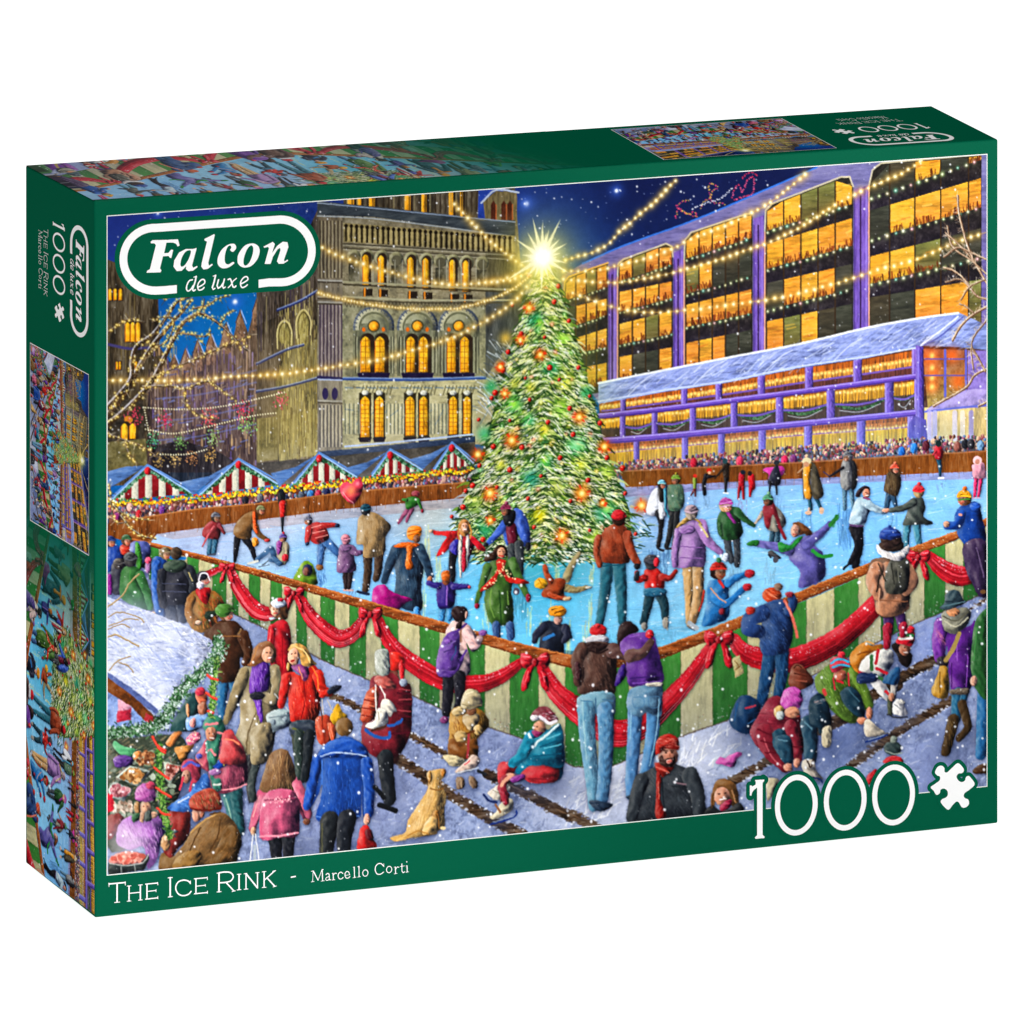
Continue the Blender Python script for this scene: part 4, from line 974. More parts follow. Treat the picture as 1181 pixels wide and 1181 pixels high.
# ---------------------------------------------------------------- people on the ice (tile charts: origin x, y, size)
SKATERS = """
@ 700 370 220
v e6e8ee 250 1200 262 1090 300 1035 345 1040 385 1080 440 1125 475 1148 450 1165 395 1145 390 1200
l 20222a 50 40 320 1190 335 1240
l 8aa040 26 20 543 980 543 1045
l 702828 16 10 545 1045 548 1085
l 702828 14 8 540 1045 520 1080
E c83828 545 960 12 12
l 17161c 30 24 612 960 600 1010 605 1070
l 17161c 22 8 625 965 672 962
E c83020 632 925 16 14
E d8a888 634 940 10 10
l 33271f 44 34 735 895 738 980
l 1c1a1e 24 14 735 980 735 1060
l 33271f 20 8 730 905 668 975
E 2c4a50 730 868 16 18
k ffffff 8 722 1066 750 1066
l b01828 44 40 835 955 832 1030
l a01420 20 14 820 1030 812 1100
l a01420 20 14 842 1030 846 1100
E 1c2430 842 938 16 14
l c8202c 46 40 893 970 900 1030
l c01c28 34 14 892 1030 885 1085
E 2a1c1c 885 945 14 16
p c8409c 985 910 1030 905 1085 900 1100 935 1070 965 1060 940 1055 980 1000 985 1000 950 965 925
E 2a2c34 1050 878 18 16
p 2a2c3c 1035 905 1062 905 1072 1010 995 1005
l 1a1a22 16 10 1012 1000 1005 1070
l 1a1a22 16 10 1045 1000 1052 1075
@ 920 370 220
l 2c2430 20 16 875 740 875 780
l 1f5068 34 18 872 850 880 900 882 955
p c02838 850 775 895 785 895 850 850 850
l c02838 14 8 855 810 835 830
E 1c3030 872 760 18 20
k ffffff 12 872 975 902 972
l d83870 30 20 1105 975 1095 1085
l d83870 30 20 1135 975 1120 1085
p e0a0b0 1085 890 1150 880 1165 960 1140 975 1090 970 1080 920
E f0c8c8 1112 865 28 28
E c08878 1112 872 14 16
k c8b0c8 9 1080 1098 1130 1095
l 205468 26 18 110 1085 140 1155
p 5c5444 75 880 110 895 140 980 158 1080 100 1100 80 1000
p 5c5444 30 890 60 880 60 980 42 1100 35 1080
l 205468 26 20 72 1095 82 1165
p e09a30 40 885 85 885 75 980 90 1090 45 1095 35 980
E d8cca8 55 868 28 22
E c89878 52 888 18 16
k c0a080 8 0 940 40 905
l 8a8480 40 34 300 900 300 1030
l 5c8298 34 22 330 1035 345 1160
p 26262a 330 870 365 900 365 1020 330 1035
l 5c8298 34 22 290 1040 290 1165
p 8c8c8c 285 860 330 860 330 1035 270 1030 265 920
l 22222a 20 12 280 910 195 965
H 308 845 26 b08468 6a6a70 707074 l
k 4a3c58 7 160 935 195 962
l 2c4c68 44 30 565 1080 545 1175
l 2c4c68 40 24 590 1080 610 1160
p 4c3c2c 560 940 620 925 640 980 635 1040 610 1085 545 1060 532 1040 545 980
t 8a7858,2c2018,6a5438 50 6 60 80 545 950 635 950 620 1080 545 1050
H 600 920 24 c89078 4a2c20 d05840+e07858 r
@ 760 540 190
p 2c2420 0 100 60 130 60 230 0 240
l 232327 40 32 20 350 10 470 -5 560
p e8eaf0 0 120 30 130 50 190 45 340 0 350
l e6e8ee 34 20 70 195 110 240 165 262
l 26282c 48 36 100 310 80 450 55 560
l 26282c 46 34 130 310 120 450 108 550
p 5a7a64 60 130 110 115 160 120 180 180 180 250 150 300 75 300 60 220
t a0c0a0,2c4838,b08a60 40 4 30 80 65 130 170 130 170 290 80 290
p 26221f 0 90 30 100 35 230 10 240 0 200
p 4ca0b8 30 120 55 130 55 300 40 300 35 200
k 3a90a8 9 52 300 70 350
H 20 120 26 c08870 2c2018 88c8d8 r
H 120 85 28 b88868 6a5030 7a9838+c8b040 l
k 2c2c34 16 -10 575 30 590
k 2c2c34 16 50 578 105 575
t 5a80b0,3f6a98 30 5 40 90 10 595 110 595 100 680 20 680
l 4a5058 56 50 490 515 500 600 520 660
l 3c424a 54 44 555 510 560 600 560 690
v 2f5a34 440 310 500 280 560 290 600 440 600 470 560 510 470 515 425 470 415 380
l 33603a 60 28 560 310 610 360 680 410
l 355c3a 30 26 435 400 445 480
t 8a9298,20242a 50 4 26 80 460 520 590 520 580 690 500 660
l 9c3c90 30 20 490 310 520 360 545 390
H 480 272 42 e0a890 c8a070 a03890 r
k e0a8d8 6 440 255 520 240
k e0a8d8 6 445 275 515 265
l 35586c 40 38 815 450 808 525
l 35586c 40 34 850 450 850 520
v b0a898 750 300 830 270 890 330 910 390 860 450 800 450 760 400
l b8a898 34 18 740 320 715 360 690 390
p 8c2c38 745 280 800 240 830 260 880 420 915 510 890 500 850 410 815 330 790 430 765 420 750 350
H 782 235 34 8a6450 2c2420 5a9878+6aa080 l
l 4a4a50 40 22 800 610 860 640
k 22242c 12 785 620 800 640
E 50505a 835 655 18 24
p c8a898 1068 285 1082 285 1085 330 1060 330
E d8b8a0 1070 318 26 14
E d8b8a0 1165 305 18 24
l caa068 90 50 210 720 215 900 215 1100
l c8a070 90 56 280 715 280 900 250 1060 225 1120
v b08ac0 140 400 210 370 290 380 330 500 330 690 250 705 140 715 110 680 120 500
l b48cc4 90 44 300 410 350 520 440 600
l a880bc 60 50 140 450 115 600 115 690
k d8c890 14 290 400 350 490
k 8a64a0 7 150 560 310 570
k 8a64a0 7 150 640 310 645
v c8a058 140 400 130 430 240 370 310 410 280 370 200 350
e a47cb8 200 440 60 34
e d4dce8 478 640 22 34
H 232 325 44 d0a880 b8a898 b8a0a8 b
l c04030 18 14 320 880 310 960 285 1020
k b0b8c0 34 215 1110 270 1150
k 5c6878 8 205 1135 255 1165
v 2f78b4 350 830 400 800 480 810 500 900 500 1060 420 1110 320 1135 310 1100 340 980
l 3484c4 70 40 500 820 540 790 620 760
l 3484c4 66 44 400 930 480 970 600 870
k e0a080 9 370 860 430 930 480 960
e b02838 650 755 38 30
e b02838 632 852 34 28
k c83838 20 430 800 460 850
H 425 745 52 9a6a50 2c1c18 b83028+2c6a40 r
e 8a2838 450 1025 22 24
v 6a64a8 930 560 1010 490 1080 500 1120 560 1181 620 1181 790 1020 860 1000 810 1010 740 930 640
l 6c68ac 84 44 1060 520 1140 480 1181 440
l 7470b0 76 44 940 590 830 560 715 540
p 2f7a3a 640 530 680 515 715 520 710 550 660 560 625 545
p 2f8a40 860 530 940 550 990 500 1030 490 980 560 900 600 860 590
k 2f8a40 26 1100 590 1160 630 1240 625
p 7a4c2c 960 400 1000 385 1060 420 1100 470 1060 480 1040 470 1010 480 990 460
e dca890 975 448 34 46
E 8a4c40 968 440 5 4
E 8a4c40 985 440 5 4
k a83c3c 6 962 472 984 472
"""
SKATERS2 = """
@ 120 560 180
l 3c6c88 46 40 810 400 795 510
l 3c6c88 46 40 845 400 830 510
v a03c40 790 280 850 260 885 300 870 400 790 400 745 380 750 330
l 8c3c44 34 20 870 300 910 360
l d86a70 16 12 830 310 780 390 745 460
H 845 245 30 a07860 3c2c24 6a6870 r
k 4a5060 14 785 525 840 520
@ 280 560 180
E 22242c 290 45 22 22
l 1c2024 60 50 292 75 292 125
l c82c28 56 36 300 140 300 230
l 242830 26 14 300 250 300 345
l 1d1d24 56 26 -40 400 -50 480 -60 570
l 1d1d24 58 28 20 400 65 470 95 560
v 86623c -70 330 -40 270 20 215 80 195 110 230 100 300 70 340 60 400 0 405 -60 380
l 7c5c38 50 26 90 300 125 370 190 412
v d8602c 75 200 100 210 105 290 120 370 85 340 75 270
v e09028 70 400 110 400 120 450 80 460
H 135 190 28 c08868 6a4a30 84845a r
e c04040 185 415 24 14
v d0c0a0 280 430 345 440 350 540 330 590 270 600 250 540
v 9a4a98 255 430 300 420 290 500 260 520
l 4a6c90 44 36 240 560 215 480 160 520 110 560
l 4a6c90 40 36 280 590 240 560 210 560
e c02838 320 545 24 28
H 305 400 26 d0a088 6a4a40 7460a8+c83040 l
k d8d8d0 18 40 590 110 570
k 8a94a0 7 30 600 100 620
k 5a6470 9 150 600 190 570
k 5a6470 6 120 615 200 600
l 4a74a8 66 44 600 440 590 520 582 600
l 4a74a8 70 50 630 420 680 470 730 520
v b83c3c 480 330 530 280 610 290 650 370 640 410 560 445 500 400
l b83838 50 30 600 305 650 300 700 300
l c04040 54 36 500 330 490 400 487 425
k e89890 7 520 320 590 300
k e89890 6 530 360 620 340
k e89890 6 550 395 640 375
e 203050 715 302 20 16
e 1c3458 487 440 16 15
t 9ab8dc,2c4c80 60 4 24 80 560 420 660 400 700 480 600 600 570 600
H 495 270 28 c89478 3a3030 686878+787890 l
p 8a6038 560 600 605 605 605 635 560 640
t 4a74a8,3868a0 30 5 40 90 570 650 620 650 610 760 580 760
l 2c2024 46 34 775 660 780 770
l 2c2024 42 32 815 660 805 770
v 7f5c82 740 450 820 450 845 560 855 640 780 660 712 650 720 540
l 7f5c82 60 36 820 480 860 510 895 505
e 8c6890 778 470 46 30
H 778 415 32 c08878 d890a0 d88898 b
k d0a8a0 12 760 790 830 795
l 4a382c 74 54 945 530 945 650 930 780
l 4a382c 74 54 1030 520 1025 620 1010 700
v a88a60 880 240 950 200 1020 215 1100 280 1120 320 1080 390 1075 500 1000 540 915 540 910 450 860 440 865 330
t c8aa80,806440 60 5 60 85 890 260 1060 260 1060 520 920 520
k 1f2c44 20 870 800 950 820
H 930 190 36 b08468 2c2c30 1c4858 b
v 789c30 440 600 480 568 530 600 560 690 560 750 480 745 380 715
e 2c3050 490 640 38 46
e 7a4c40 480 650 26 32
@ 440 560 180
l a05878 40 24 210 170 170 220 130 280
l a05878 36 22 230 180 200 240 190 270
v 35782e 180 110 215 85 270 90 290 130 250 160 190 180
l 3a7c34 26 16 190 110 160 105
l 3a7c34 28 18 275 110 305 180
e a04850 258 60 32 22
e 902038 308 192 12 16
v 30465c 90 470 160 430 250 440 300 480 320 620 300 760 310 930 240 950 150 920 100 830 110 680 80 560
l 30465c 90 50 110 490 60 600 20 720
l 30485e 80 48 290 480 340 590 370 690
t 4a6a80,1c2c3c,5a7c98 120 5 70 85 100 480 300 480 300 900 130 900
v e06a20 90 460 150 430 240 430 290 450 240 470 160 470
v e07024 190 450 235 460 230 560 240 620 200 640 180 600 190 520
p e88c28 195 330 230 305 290 310 305 350 280 400 250 420 210 410 190 380
e 8a5a40 265 405 26 30
k c86010 7 200 350 290 330
k c86010 7 205 375 280 360
e c08060 365 712 20 24
l 4890c8 50 50 265 940 270 980
l 4a94c8 50 46 460 930 455 1010
l 4a94c8 46 44 520 910 515 1000
v 3b2c7c 420 750 480 730 550 740 550 900 480 930 425 915
l 3b3080 50 34 430 760 390 750 355 735
l 3b3080 50 32 545 765 600 765 655 765
k 9a70c0 10 495 750 490 900
e 9c5a40 488 720 30 34
e d8702c 488 680 38 40
e d8702c 490 648 10 9
e d04858 665 768 14 14
v c8283c 560 350 620 340 680 380 710 420 660 560 640 620 590 600 580 450
v d02c30 390 340 440 345 560 345 560 400 500 490 430 535 415 525 460 440 490 385 400 370
v c82434 660 380 700 390 780 470 770 500 700 450
l 1c1c24 66 40 545 500 535 600 540 710
v 4038a0 520 440 580 410 580 520 520 500
p e8dcd0 585 390 612 370 610 500 605 680 590 680 580 500
p e8dcd0 640 380 665 390 660 540 640 620
v c02840 610 480 640 480 640 620 615 655 605 600
e c88c50 625 320 46 66
e e8b090 630 315 26 34
k b8803c 12 595 300 580 360 590 410
k c89048 12 665 300 680 350 670 400
E 4a2c20 620 305 5 4
E 4a2c20 640 305 5 4
k ffffff 6 622 330 640 330
e e8c0a0 375 345 18 12
v 4a6cc4 1000 180 1060 190 1110 280 1125 420 1080 460 1040 380 1000 300
v 4a6cc4 900 280 950 260 960 440 940 440 920 380
l 4c70c8 70 34 920 310 860 380 800 440
v 6c1c34 945 300 1010 290 1030 430 960 440
v 1a1c24 920 230 960 200 1010 190 1010 260 970 310 930 290
H 940 190 36 b07c60 2c1c18 84304c+9a4060 l
l 42484c 70 52 985 470 985 560
l 42484c 76 56 1040 450 1045 560 1045 660
e 1c1c22 1108 460 20 34
e 1c1c22 790 445 20 18
t 3c98a8,6ac0c8 40 5 40 90 990 660 1060 660 1060 780 1000 780
E 4a4a58 1020 800 24 30
v 486c30 800 600 870 560 960 560 1010 600 1000 700 980 800 995 900 995 1040 940 1060 840 1050 800 980 775 870 790 780 800 700
l 50763a 70 36 800 620 770 720 720 880
l 50763a 76 40 990 580 1040 700 1100 830
k 20401c 10 890 800 900 920 905 1050
k 7ca050 9 830 780 820 900 850 1000
k 7ca050 8 950 800 960 900
v c83028 870 560 940 570 930 630 960 690 1040 700 1110 730 1100 745 960 730 900 660 840 760 760 800 745 790 800 730 870 650
d f0d0a0 40 4 7 870 570 930 580 1000 700 1090 720 900 690 800 780 760 780 870 640
v 3a241c 860 470 900 445 945 470 950 540 900 500 860 560 780 575 790 530 840 500
e d89c7c 905 510 32 42
E 3c2018 893 500 6 4
E 3c2018 920 500 6 4
k b83030 9 890 532 920 532
e 8c1c38 722 910 20 22
e 8c1c38 1110 850 20 32
l 3c5c8c 66 60 868 1060 872 1130
l 3c5c8c 64 60 970 1060 980 1140
v b01c80 -60 780 20 750 60 790 150 830 235 860 180 890 100 950 -60 940
@ 600 560 180
l 2f6c7c 110 62 660 590 640 800 600 1040
l 2f6c7c 110 66 745 590 765 800 770 1020
v a0482c 610 370 680 300 760 290 820 350 830 460 830 560 790 590 620 580 570 540 570 450
l a04a30 80 50 810 380 840 500 890 590
l a0482c 60 46 590 400 575 500 600 600
t c06a48,7c3420 90 6 50 80 600 340 800 340 800 570 610 570
H 745 255 50 b07050 3a2018 c82430 b
e c82830 740 228 50 34
k 205060 9 690 600 695 720
k 205060 9 620 610 790 600
e 1c2028 885 612 26 24
v c82c28 940 640 1010 620 1070 660 1090 700 1080 790 1010 800 950 800 940 720
l c02c28 56 34 940 700 890 710 880 660
l a83430 56 34 1070 690 1130 700 1175 650
l 28323c 44 30 880 700 885 660
l 20404c 80 60 980 830 960 930 935 1030
l 20404c 80 60 1060 830 1090 900 1095 990
p 2f6884 945 780 1090 780 1090 830 950 835
e 8a8680 940 1065 26 34
e 98948c 1100 1040 24 44
k a8a090 8 1108 1000 1110 1090
H 990 590 48 8a5c40 34343c 3a3a44 b
e c82838 1030 580 22 36
l a89a70 70 36 350 700 390 600 440 520
l a09268 60 34 330 770 420 790 500 770
e c8c8b8 520 770 26 12
v a44a28 200 750 280 700 340 720 330 790 320 860 200 850 160 820
l a84c2c 50 34 230 720 200 670 185 610
l b05030 40 26 220 820 290 850 340 850
e d8b890 355 855 34 14
e e8b030 155 740 52 42
k a87018 7 140 710 165 760
v 222838 160 1050 220 1020 320 1050 370 1090 390 1150 330 1181 320 1270 160 1260 150 1150
l 2c3044 70 50 180 1070 120 1130 110 1170
l 2a2e42 70 50 340 1080 360 1130 330 1170
k 3a78b0 26 180 1160 250 1130
e d0a090 285 1015 34 36
E 3c2820 300 1005 5 4
e dc9428 280 950 70 44
k 6a3c10 9 240 940 280 920
k 6a3c10 9 260 965 330 940
k f0b850 7 230 930 300 915
@ 940 530 200
l 16161e 84 50 270 460 300 580 275 720
v b8d0dc 280 270 340 260 380 320 360 380 330 450 240 440 235 400
l b4ccd8 60 36 340 290 400 330 470 350
l 16161e 66 36 300 480 290 600 240 700
v 6a5078 240 440 330 450 320 462 238 455
v 2a1c24 275 250 290 210 330 180 370 190 370 220 340 200 310 240 300 255
e c88870 350 230 26 32
k 8a4c78 12 330 260 370 270
E 3c2018 345 224 4 3
k fff 5 345 244 362 242
k 16161e 16 195 745 240 700
k 16161e 14 260 730 300 730
e d8a088 485 345 30 14
l 4c8ca0 60 42 630 440 620 520 620 590
l 4c8ca0 60 42 690 440 700 520 710 570
v 4c5450 660 270 730 260 750 330 740 390 800 430 780 445 700 440 600 445 620 380 640 310
l 4c5450 56 34 670 290 600 330 520 345
H 705 225 36 c08870 c8a878 c82834+d83840 b
l 6c68ac 66 44 -60 580 30 510 100 440
k 2f7838 34 105 445 150 390
t 2f8a3c,205c2c 20 7 30 -60 95 450 130 460 175 380 140 370
t 6a9cc0,5080b0 60 5 60 85 150 380 220 380 220 540 160 540
"""
BARRIER = """
@ 0 0 1181
p 8087b4:99a0c6 130 640 300 700 470 790 700 880 800 850 1000 740 1145 680 1145 960 120 1015 120 700
"""

def paint_reflections():
    tile(0, 0, 1181)
    for x, y, w, h, c in [(372, 665, 5, 14, '5a84b8'), (408, 684, 8, 10, '7890b0'), (520, 660, 8, 40, '6a9cc0'), (600, 665, 10, 45, '4a90a8'), (760, 640, 12, 30, '5a80a8'), (755, 640, 5, 20, '4a6a98'), (845, 655, 10, 22, '86aec8'), (887, 650, 8, 22, '88b0c8'), (930, 595, 10, 30, '6a9cc8'), (975, 590, 10, 40, '5a8cc0'), (1030, 600, 8, 16, '6a9cc8'), (800, 576, 5, 10, '88a0c8'), (815, 573, 5, 12, '7898b8'), (855, 580, 10, 12, '9ca0c8'), (898, 575, 8, 14, '7aa0c8'), (1085, 556, 6, 10, '7a98c0'), (715, 735, 14, 20, '78bcd8'), (690, 735, 10, 20, '78bcd8'), (325, 650, 12, 8, '90a8d0'), (250, 645, 12, 8, '8ca8cc'), (990, 650, 12, 12, '6898c8'), (775, 728, 8, 14, '80b8d8')]:
        P = [(x - w, y - 2), (x + w, y - 2), (x + w * .7, y + h), (x - w * .7, y + h)]
        dashes(c, int(w * h * .16) + 5, 1.6, h * .4, 90, P, 8, .5)

def paint_barrier():
    tile(0, 0, 1181)
    # trodden snow around the rink
    poly('8390b4', [(120, 640), (300, 700), (480, 800), (700, 884), (790, 845), (960, 760), (1145, 670), (1145, 960), (120, 1020)], False, 0, .3, col2='98a4c4')
    for x, y, r, c, a in [(720, 900, 50, 'dfe2ee', .8), (800, 870, 40, 'e4e6f0', .75), (690, 910, 40, 'e6e8f2', .7), (840, 855, 30, 'd8dcec', .6), (640, 930, 30, 'd0d4e4', .6), (540, 850, 30, '7c84a8', .6), (600, 870, 30, '7a84ac', .6), (960, 850, 40, '7c90c8', .7), (400, 940, 50, '8a90b0', .6),
                          (450, 900, 50, '8c94b4', .6), (330, 980, 40, '9aa2c2', .6), (1070, 870, 40, '98a4cc', .7), (1080, 920, 40, '7c88b8', .7), (1080, 740, 40, '8898cc', .7), (480, 970, 30, '8e96b6', .5), (1110, 790, 20, 'a0acd4', .6), (390, 780, 30, 'a8b0cc', .6), (300, 740, 30, '8894b4', .6)]:
        glow(x, y, r, c, a)
    Q = [(300, 700), (480, 800), (700, 884), (790, 845), (960, 760), (1140, 680), (1140, 950), (300, 990)]
    dashes('c8cee4,eef0f8,6470a0,dadfee,525e8c,a4acd0', 1500, 1.8, 9, -30, Q, 50, .30)
    dashes('ffffff,eef0f8', 160, 2.4, 12, -50, [(660, 890), (700, 884), (790, 850), (850, 835), (860, 870), (740, 900), (700, 945), (650, 950)], 40, .7)
    for P, w in [([(379, 800), (415, 817), (470, 846), (512, 869)], 8), ([(562, 892), (600, 912), (662, 944)], 12), ([(440, 862), (490, 896), (517, 914), (562, 942), (604, 964)], 13), ([(660, 940), (690, 956)], 12),
                 ([(838, 905), (882, 880), (900, 868)], 11), ([(975, 888), (1010, 862), (1045, 838), (1096, 808), (1110, 798)], 11), ([(1032, 786), (1060, 770), (1085, 758)], 13), ([(985, 815), (1010, 800), (1035, 790)], 14), ([(946, 840), (985, 822)], 16), ([(1090, 720), (1140, 690)], 3)]:
        S = spline(xf(P), False, 8)
        lay(cov_stroke(S, [ww(w) / 2] * len(S)), '4a3626', .4, .6, 'h')
        for x, y in path_at(P, 2.4):
            for s in (-1, 1):
                if RNG.rand() < .7:
                    ell(RNG.choice(['cfd6ea', '8a92b8', '6a5c50', 'e0e4f0']), x + RNG.uniform(-1, 1), y + s * w * .55 + RNG.uniform(-1.5, 1.5), RNG.uniform(.8, 2.6), RNG.uniform(.7, 1.6), form=0, alpha=.8)
            if RNG.rand() < .5:
                line(RNG.choice(['7a6048', '2a1c14', '8a6c50']), 1, [(x - 4, y - 2), (x + 4, y + 1)], alpha=.6)
    for x, y, r in [(170, 700, 26), (262, 790, 16), (300, 900, 26), (350, 890, 20), (345, 990, 26), (395, 985, 26), (445, 905, 22), (480, 962, 24), (515, 830, 12), (540, 905, 14), (600, 900, 26), (640, 900, 26), (575, 945, 16), (690, 915, 22), (735, 905, 20), (770, 950, 30), (860, 850, 26), (915, 890, 30), (960, 860, 24), (1000, 850, 22), (1040, 820, 22), (1095, 860, 20), (1090, 780, 18), (1030, 760, 14), (1125, 850, 16), (225, 930, 40), (200, 900, 40)]:
        glow(x, y, r, '3e4868', .5)
    # boards with green and cream stripes
    Lt = [(172, 630), (300, 661), (460, 710), (560, 738), (600, 752), (661, 768), (700, 772)]
    Lb = [(172, 668), (230, 690), (300, 722), (371, 761), (432, 787), (475, 802), (505, 816), (565, 839), (608, 854), (660, 884), (700, 886)]
    Rt = [(700, 772), (762, 757), (856, 722), (950, 684), (1002, 661), (1048, 642), (1106, 622), (1145, 603)]
    Rb = [(700, 888), (786, 849), (839, 831), (950, 772), (1055, 719), (1087, 706), (1145, 680)]
    bx = [(172, 0), (183, 1), (193, 0), (204, 1), (216, 0), (229, 1), (245, 0), (261, 1), (268, 0), (275, 1), (287, 0), (300, 1), (312, 0), (325, 1), (342, 0), (354, 1), (370, 0), (386, 1), (403, 0), (422, 1), (440, 0), (459, 1), (484, 0), (507, 1), (524, 0), (559, 1), (588, 0), (621, 1), (652, 0), (672, 1), (705, 0), (725, 1), (745, 0), (785, 1), (822, 0), (862, 1), (900, 0), (930, 1), (962, 0), (990, 1), (1016, 0), (1044, 1), (1066, 0), (1090, 1), (1111, 0), (1128, 1), (1145, 0)]
    ft = lambda x: np.interp(x, [p[0] for p in Lt + Rt[1:]], [p[1] for p in Lt + Rt[1:]])
    fb = lambda x: np.interp(x, [p[0] for p in Lb + Rb[1:]], [p[1] for p in Lb + Rb[1:]])
    for (a, k), (b, _) in zip(bx[:-1], bx[1:]):
        xs = np.linspace(a, b, 4)
        P = [(x, ft(x)) for x in xs] + [(x, fb(x)) for x in xs[::-1]]
        poly('d0c898' if k else '478a3e', P, False, 0, .13, 'v', col2='a09e88' if k else '2c6030')
        line('55603c', 1, [(a, ft(a)), (a, fb(a))], alpha=.5)
    for _ in range(1000):   # snow spray on the foot of the boards
        x = RNG.uniform(230, 1140); y = fb(x) - abs(RNG.normal(0, 9)) + 2
        ell(RNG.choice(['cfd6de', '9aa8b0', 'e8ecf0', '5a6a58', '6a4a40']), x, y, RNG.uniform(.4, 1.2), RNG.uniform(.4, 1.1), form=0, alpha=.5)
    bt = [(x, fb(x)) for x in np.arange(260, 1140, 6)]
    line('4a3a30', 1.6, bt, alpha=.6, sm=False)
    # hand rail
    top = [(150, 620), (173, 625), (230, 639), (300, 657), (380, 680), (460, 703), (554, 729), (600, 742), (661, 756), (700, 757), (762, 746), (821, 724), (856, 710), (950, 670), (1002, 649), (1048, 632), (1106, 611), (1145, 594)]
    wd = lambda x: np.interp(x, [150, 300, 460, 600, 700, 850, 1000, 1145], [4, 8, 12, 14, 15, 13, 12, 9])
    xs = np.arange(150, 1146, 6)
    ty = np.interp(xs, [p[0] for p in top], [p[1] for p in top])
    P = list(zip(xs, ty)) + [(x, y + wd(x)) for x, y in zip(xs[::-1], ty[::-1])]
    poly('a3592a', P, False, .5, .35, 'h')
    line('6a3416', 1.8, [(x, y + wd(x) * .95) for x, y in zip(xs, ty)], sm=False); line('d08a50', 1.4, [(x, y + 1) for x, y in zip(xs, ty)], alpha=.8, sm=False)
    for x in np.arange(230, 1140, .8):
        y = np.interp(x, xs, ty)
        if RNG.rand() < .85:
            ell(RNG.choice(['d8a868', '8a4418', 'c07840', 'e8c890', '5a2c10']), x, y + RNG.uniform(0, wd(x)), .7, .6, form=0, alpha=.7)
    # red swags and bows
    SW = [([(205, 655), (222, 668), (240, 662), (262, 652)], 5, 9), ([(264, 655), (276, 680), (296, 704), (318, 706), (338, 686)], 9, 17), ([(345, 690), (362, 716), (388, 736), (408, 730), (422, 710)], 11, 20), ([(434, 712), (452, 744), (480, 768), (515, 786), (550, 789), (578, 780), (604, 762)], 11, 21),
          ([(626, 772), (640, 796), (662, 816), (690, 836), (712, 846), (740, 838), (768, 812), (795, 782), (820, 746)], 14, 30), ([(846, 738), (858, 752), (880, 760), (910, 762), (940, 752), (970, 735), (1008, 700), (1040, 662), (1056, 644)], 15, 28), ([(1072, 642), (1086, 655), (1104, 664), (1122, 662), (1142, 652)], 12, 23)]
    for P, w0, w1 in SW:
        S = spline(np.array(P, float), False, 8); n = len(S); t = np.linspace(0, 1, n)
        W = w0 + (w1 - w0) * np.sin(np.pi * t)
        lay(cov_stroke(xf(S), list(W * WS / 2)), 'bc202e', .7, .2)
        d = np.gradient(S, axis=0); nn = np.c_[-d[:, 1], d[:, 0]] / (np.hypot(*d.T)[:, None] + 1e-6)
        for q in np.linspace(-.42, .42, 9):
            o = S + nn * (W * q)[:, None]
            line(RNG.choice(['7c0e1c', 'd83848', 'e86070', '8c1420', 'c82838', 'f09098' if q > .2 else 'a01824']), RNG.uniform(.7, 1.8), [tuple(v) for v in o[2:-2]], alpha=.65, sm=False)
        for _ in range(int(n * 1.2)):
            i = RNG.randint(2, n - 2); q = RNG.uniform(-.5, -.15)
            o = S[i] - nn[i] * W[i] * q * np.sign(nn[i][1] + 1e-6)
            o = S[i] - nn[i] * W[i] * abs(q) * (1 if nn[i][1] > 0 else -1)
            ell('e8d0d8', o[0], o[1], RNG.uniform(.4, 1), .6, form=0, alpha=.6)
    for x, y, s in [(262, 655, .7), (339, 684, .9), (427, 709, 1.05), (617, 764, 1.3), (829, 738, 1.3), (1059, 643, 1.05)]:
        for k in (-1, 1):
            poly('c42432', [(x, y), (x + k * 5 * s, y - 7 * s), (x + k * 12 * s, y - 8 * s), (x + k * 13 * s, y), (x + k * 9 * s, y + 5 * s), (x + k * 3 * s, y + 3 * s)], True, .8, .25)
            poly('c01c2c', [(x + k * 1 * s, y + 2 * s), (x + k * 6 * s, y + 4 * s), (x + k * 11 * s, y + 14 * s), (x + k * 12 * s, y + 25 * s), (x + k * 6 * s, y + 22 * s), (x + k * 3 * s, y + 10 * s)], True, .8, .25)
            line('f08890', 1.2 * s, [(x + k * 5 * s, y - 5 * s), (x + k * 10 * s, y - 5.5 * s)]); line('f07078', 1 * s, [(x + k * 6 * s, y + 8 * s), (x + k * 8.5 * s, y + 17 * s)])
            line('781020', 1 * s, [(x + k * 3 * s, y - 1 * s), (x + k * 9 * s, y - 1.5 * s)])
        ell('a01824', x, y, 3.2 * s, 3.6 * s, form=.8)
    poly('c0b080', [(844, 760), (853, 755), (858, 776), (848, 782)], False, .3, .2)
    line('7a5c30', 1, [(848, 762), (853, 770)]); line('7a5c30', 1, [(848, 772), (854, 768)])
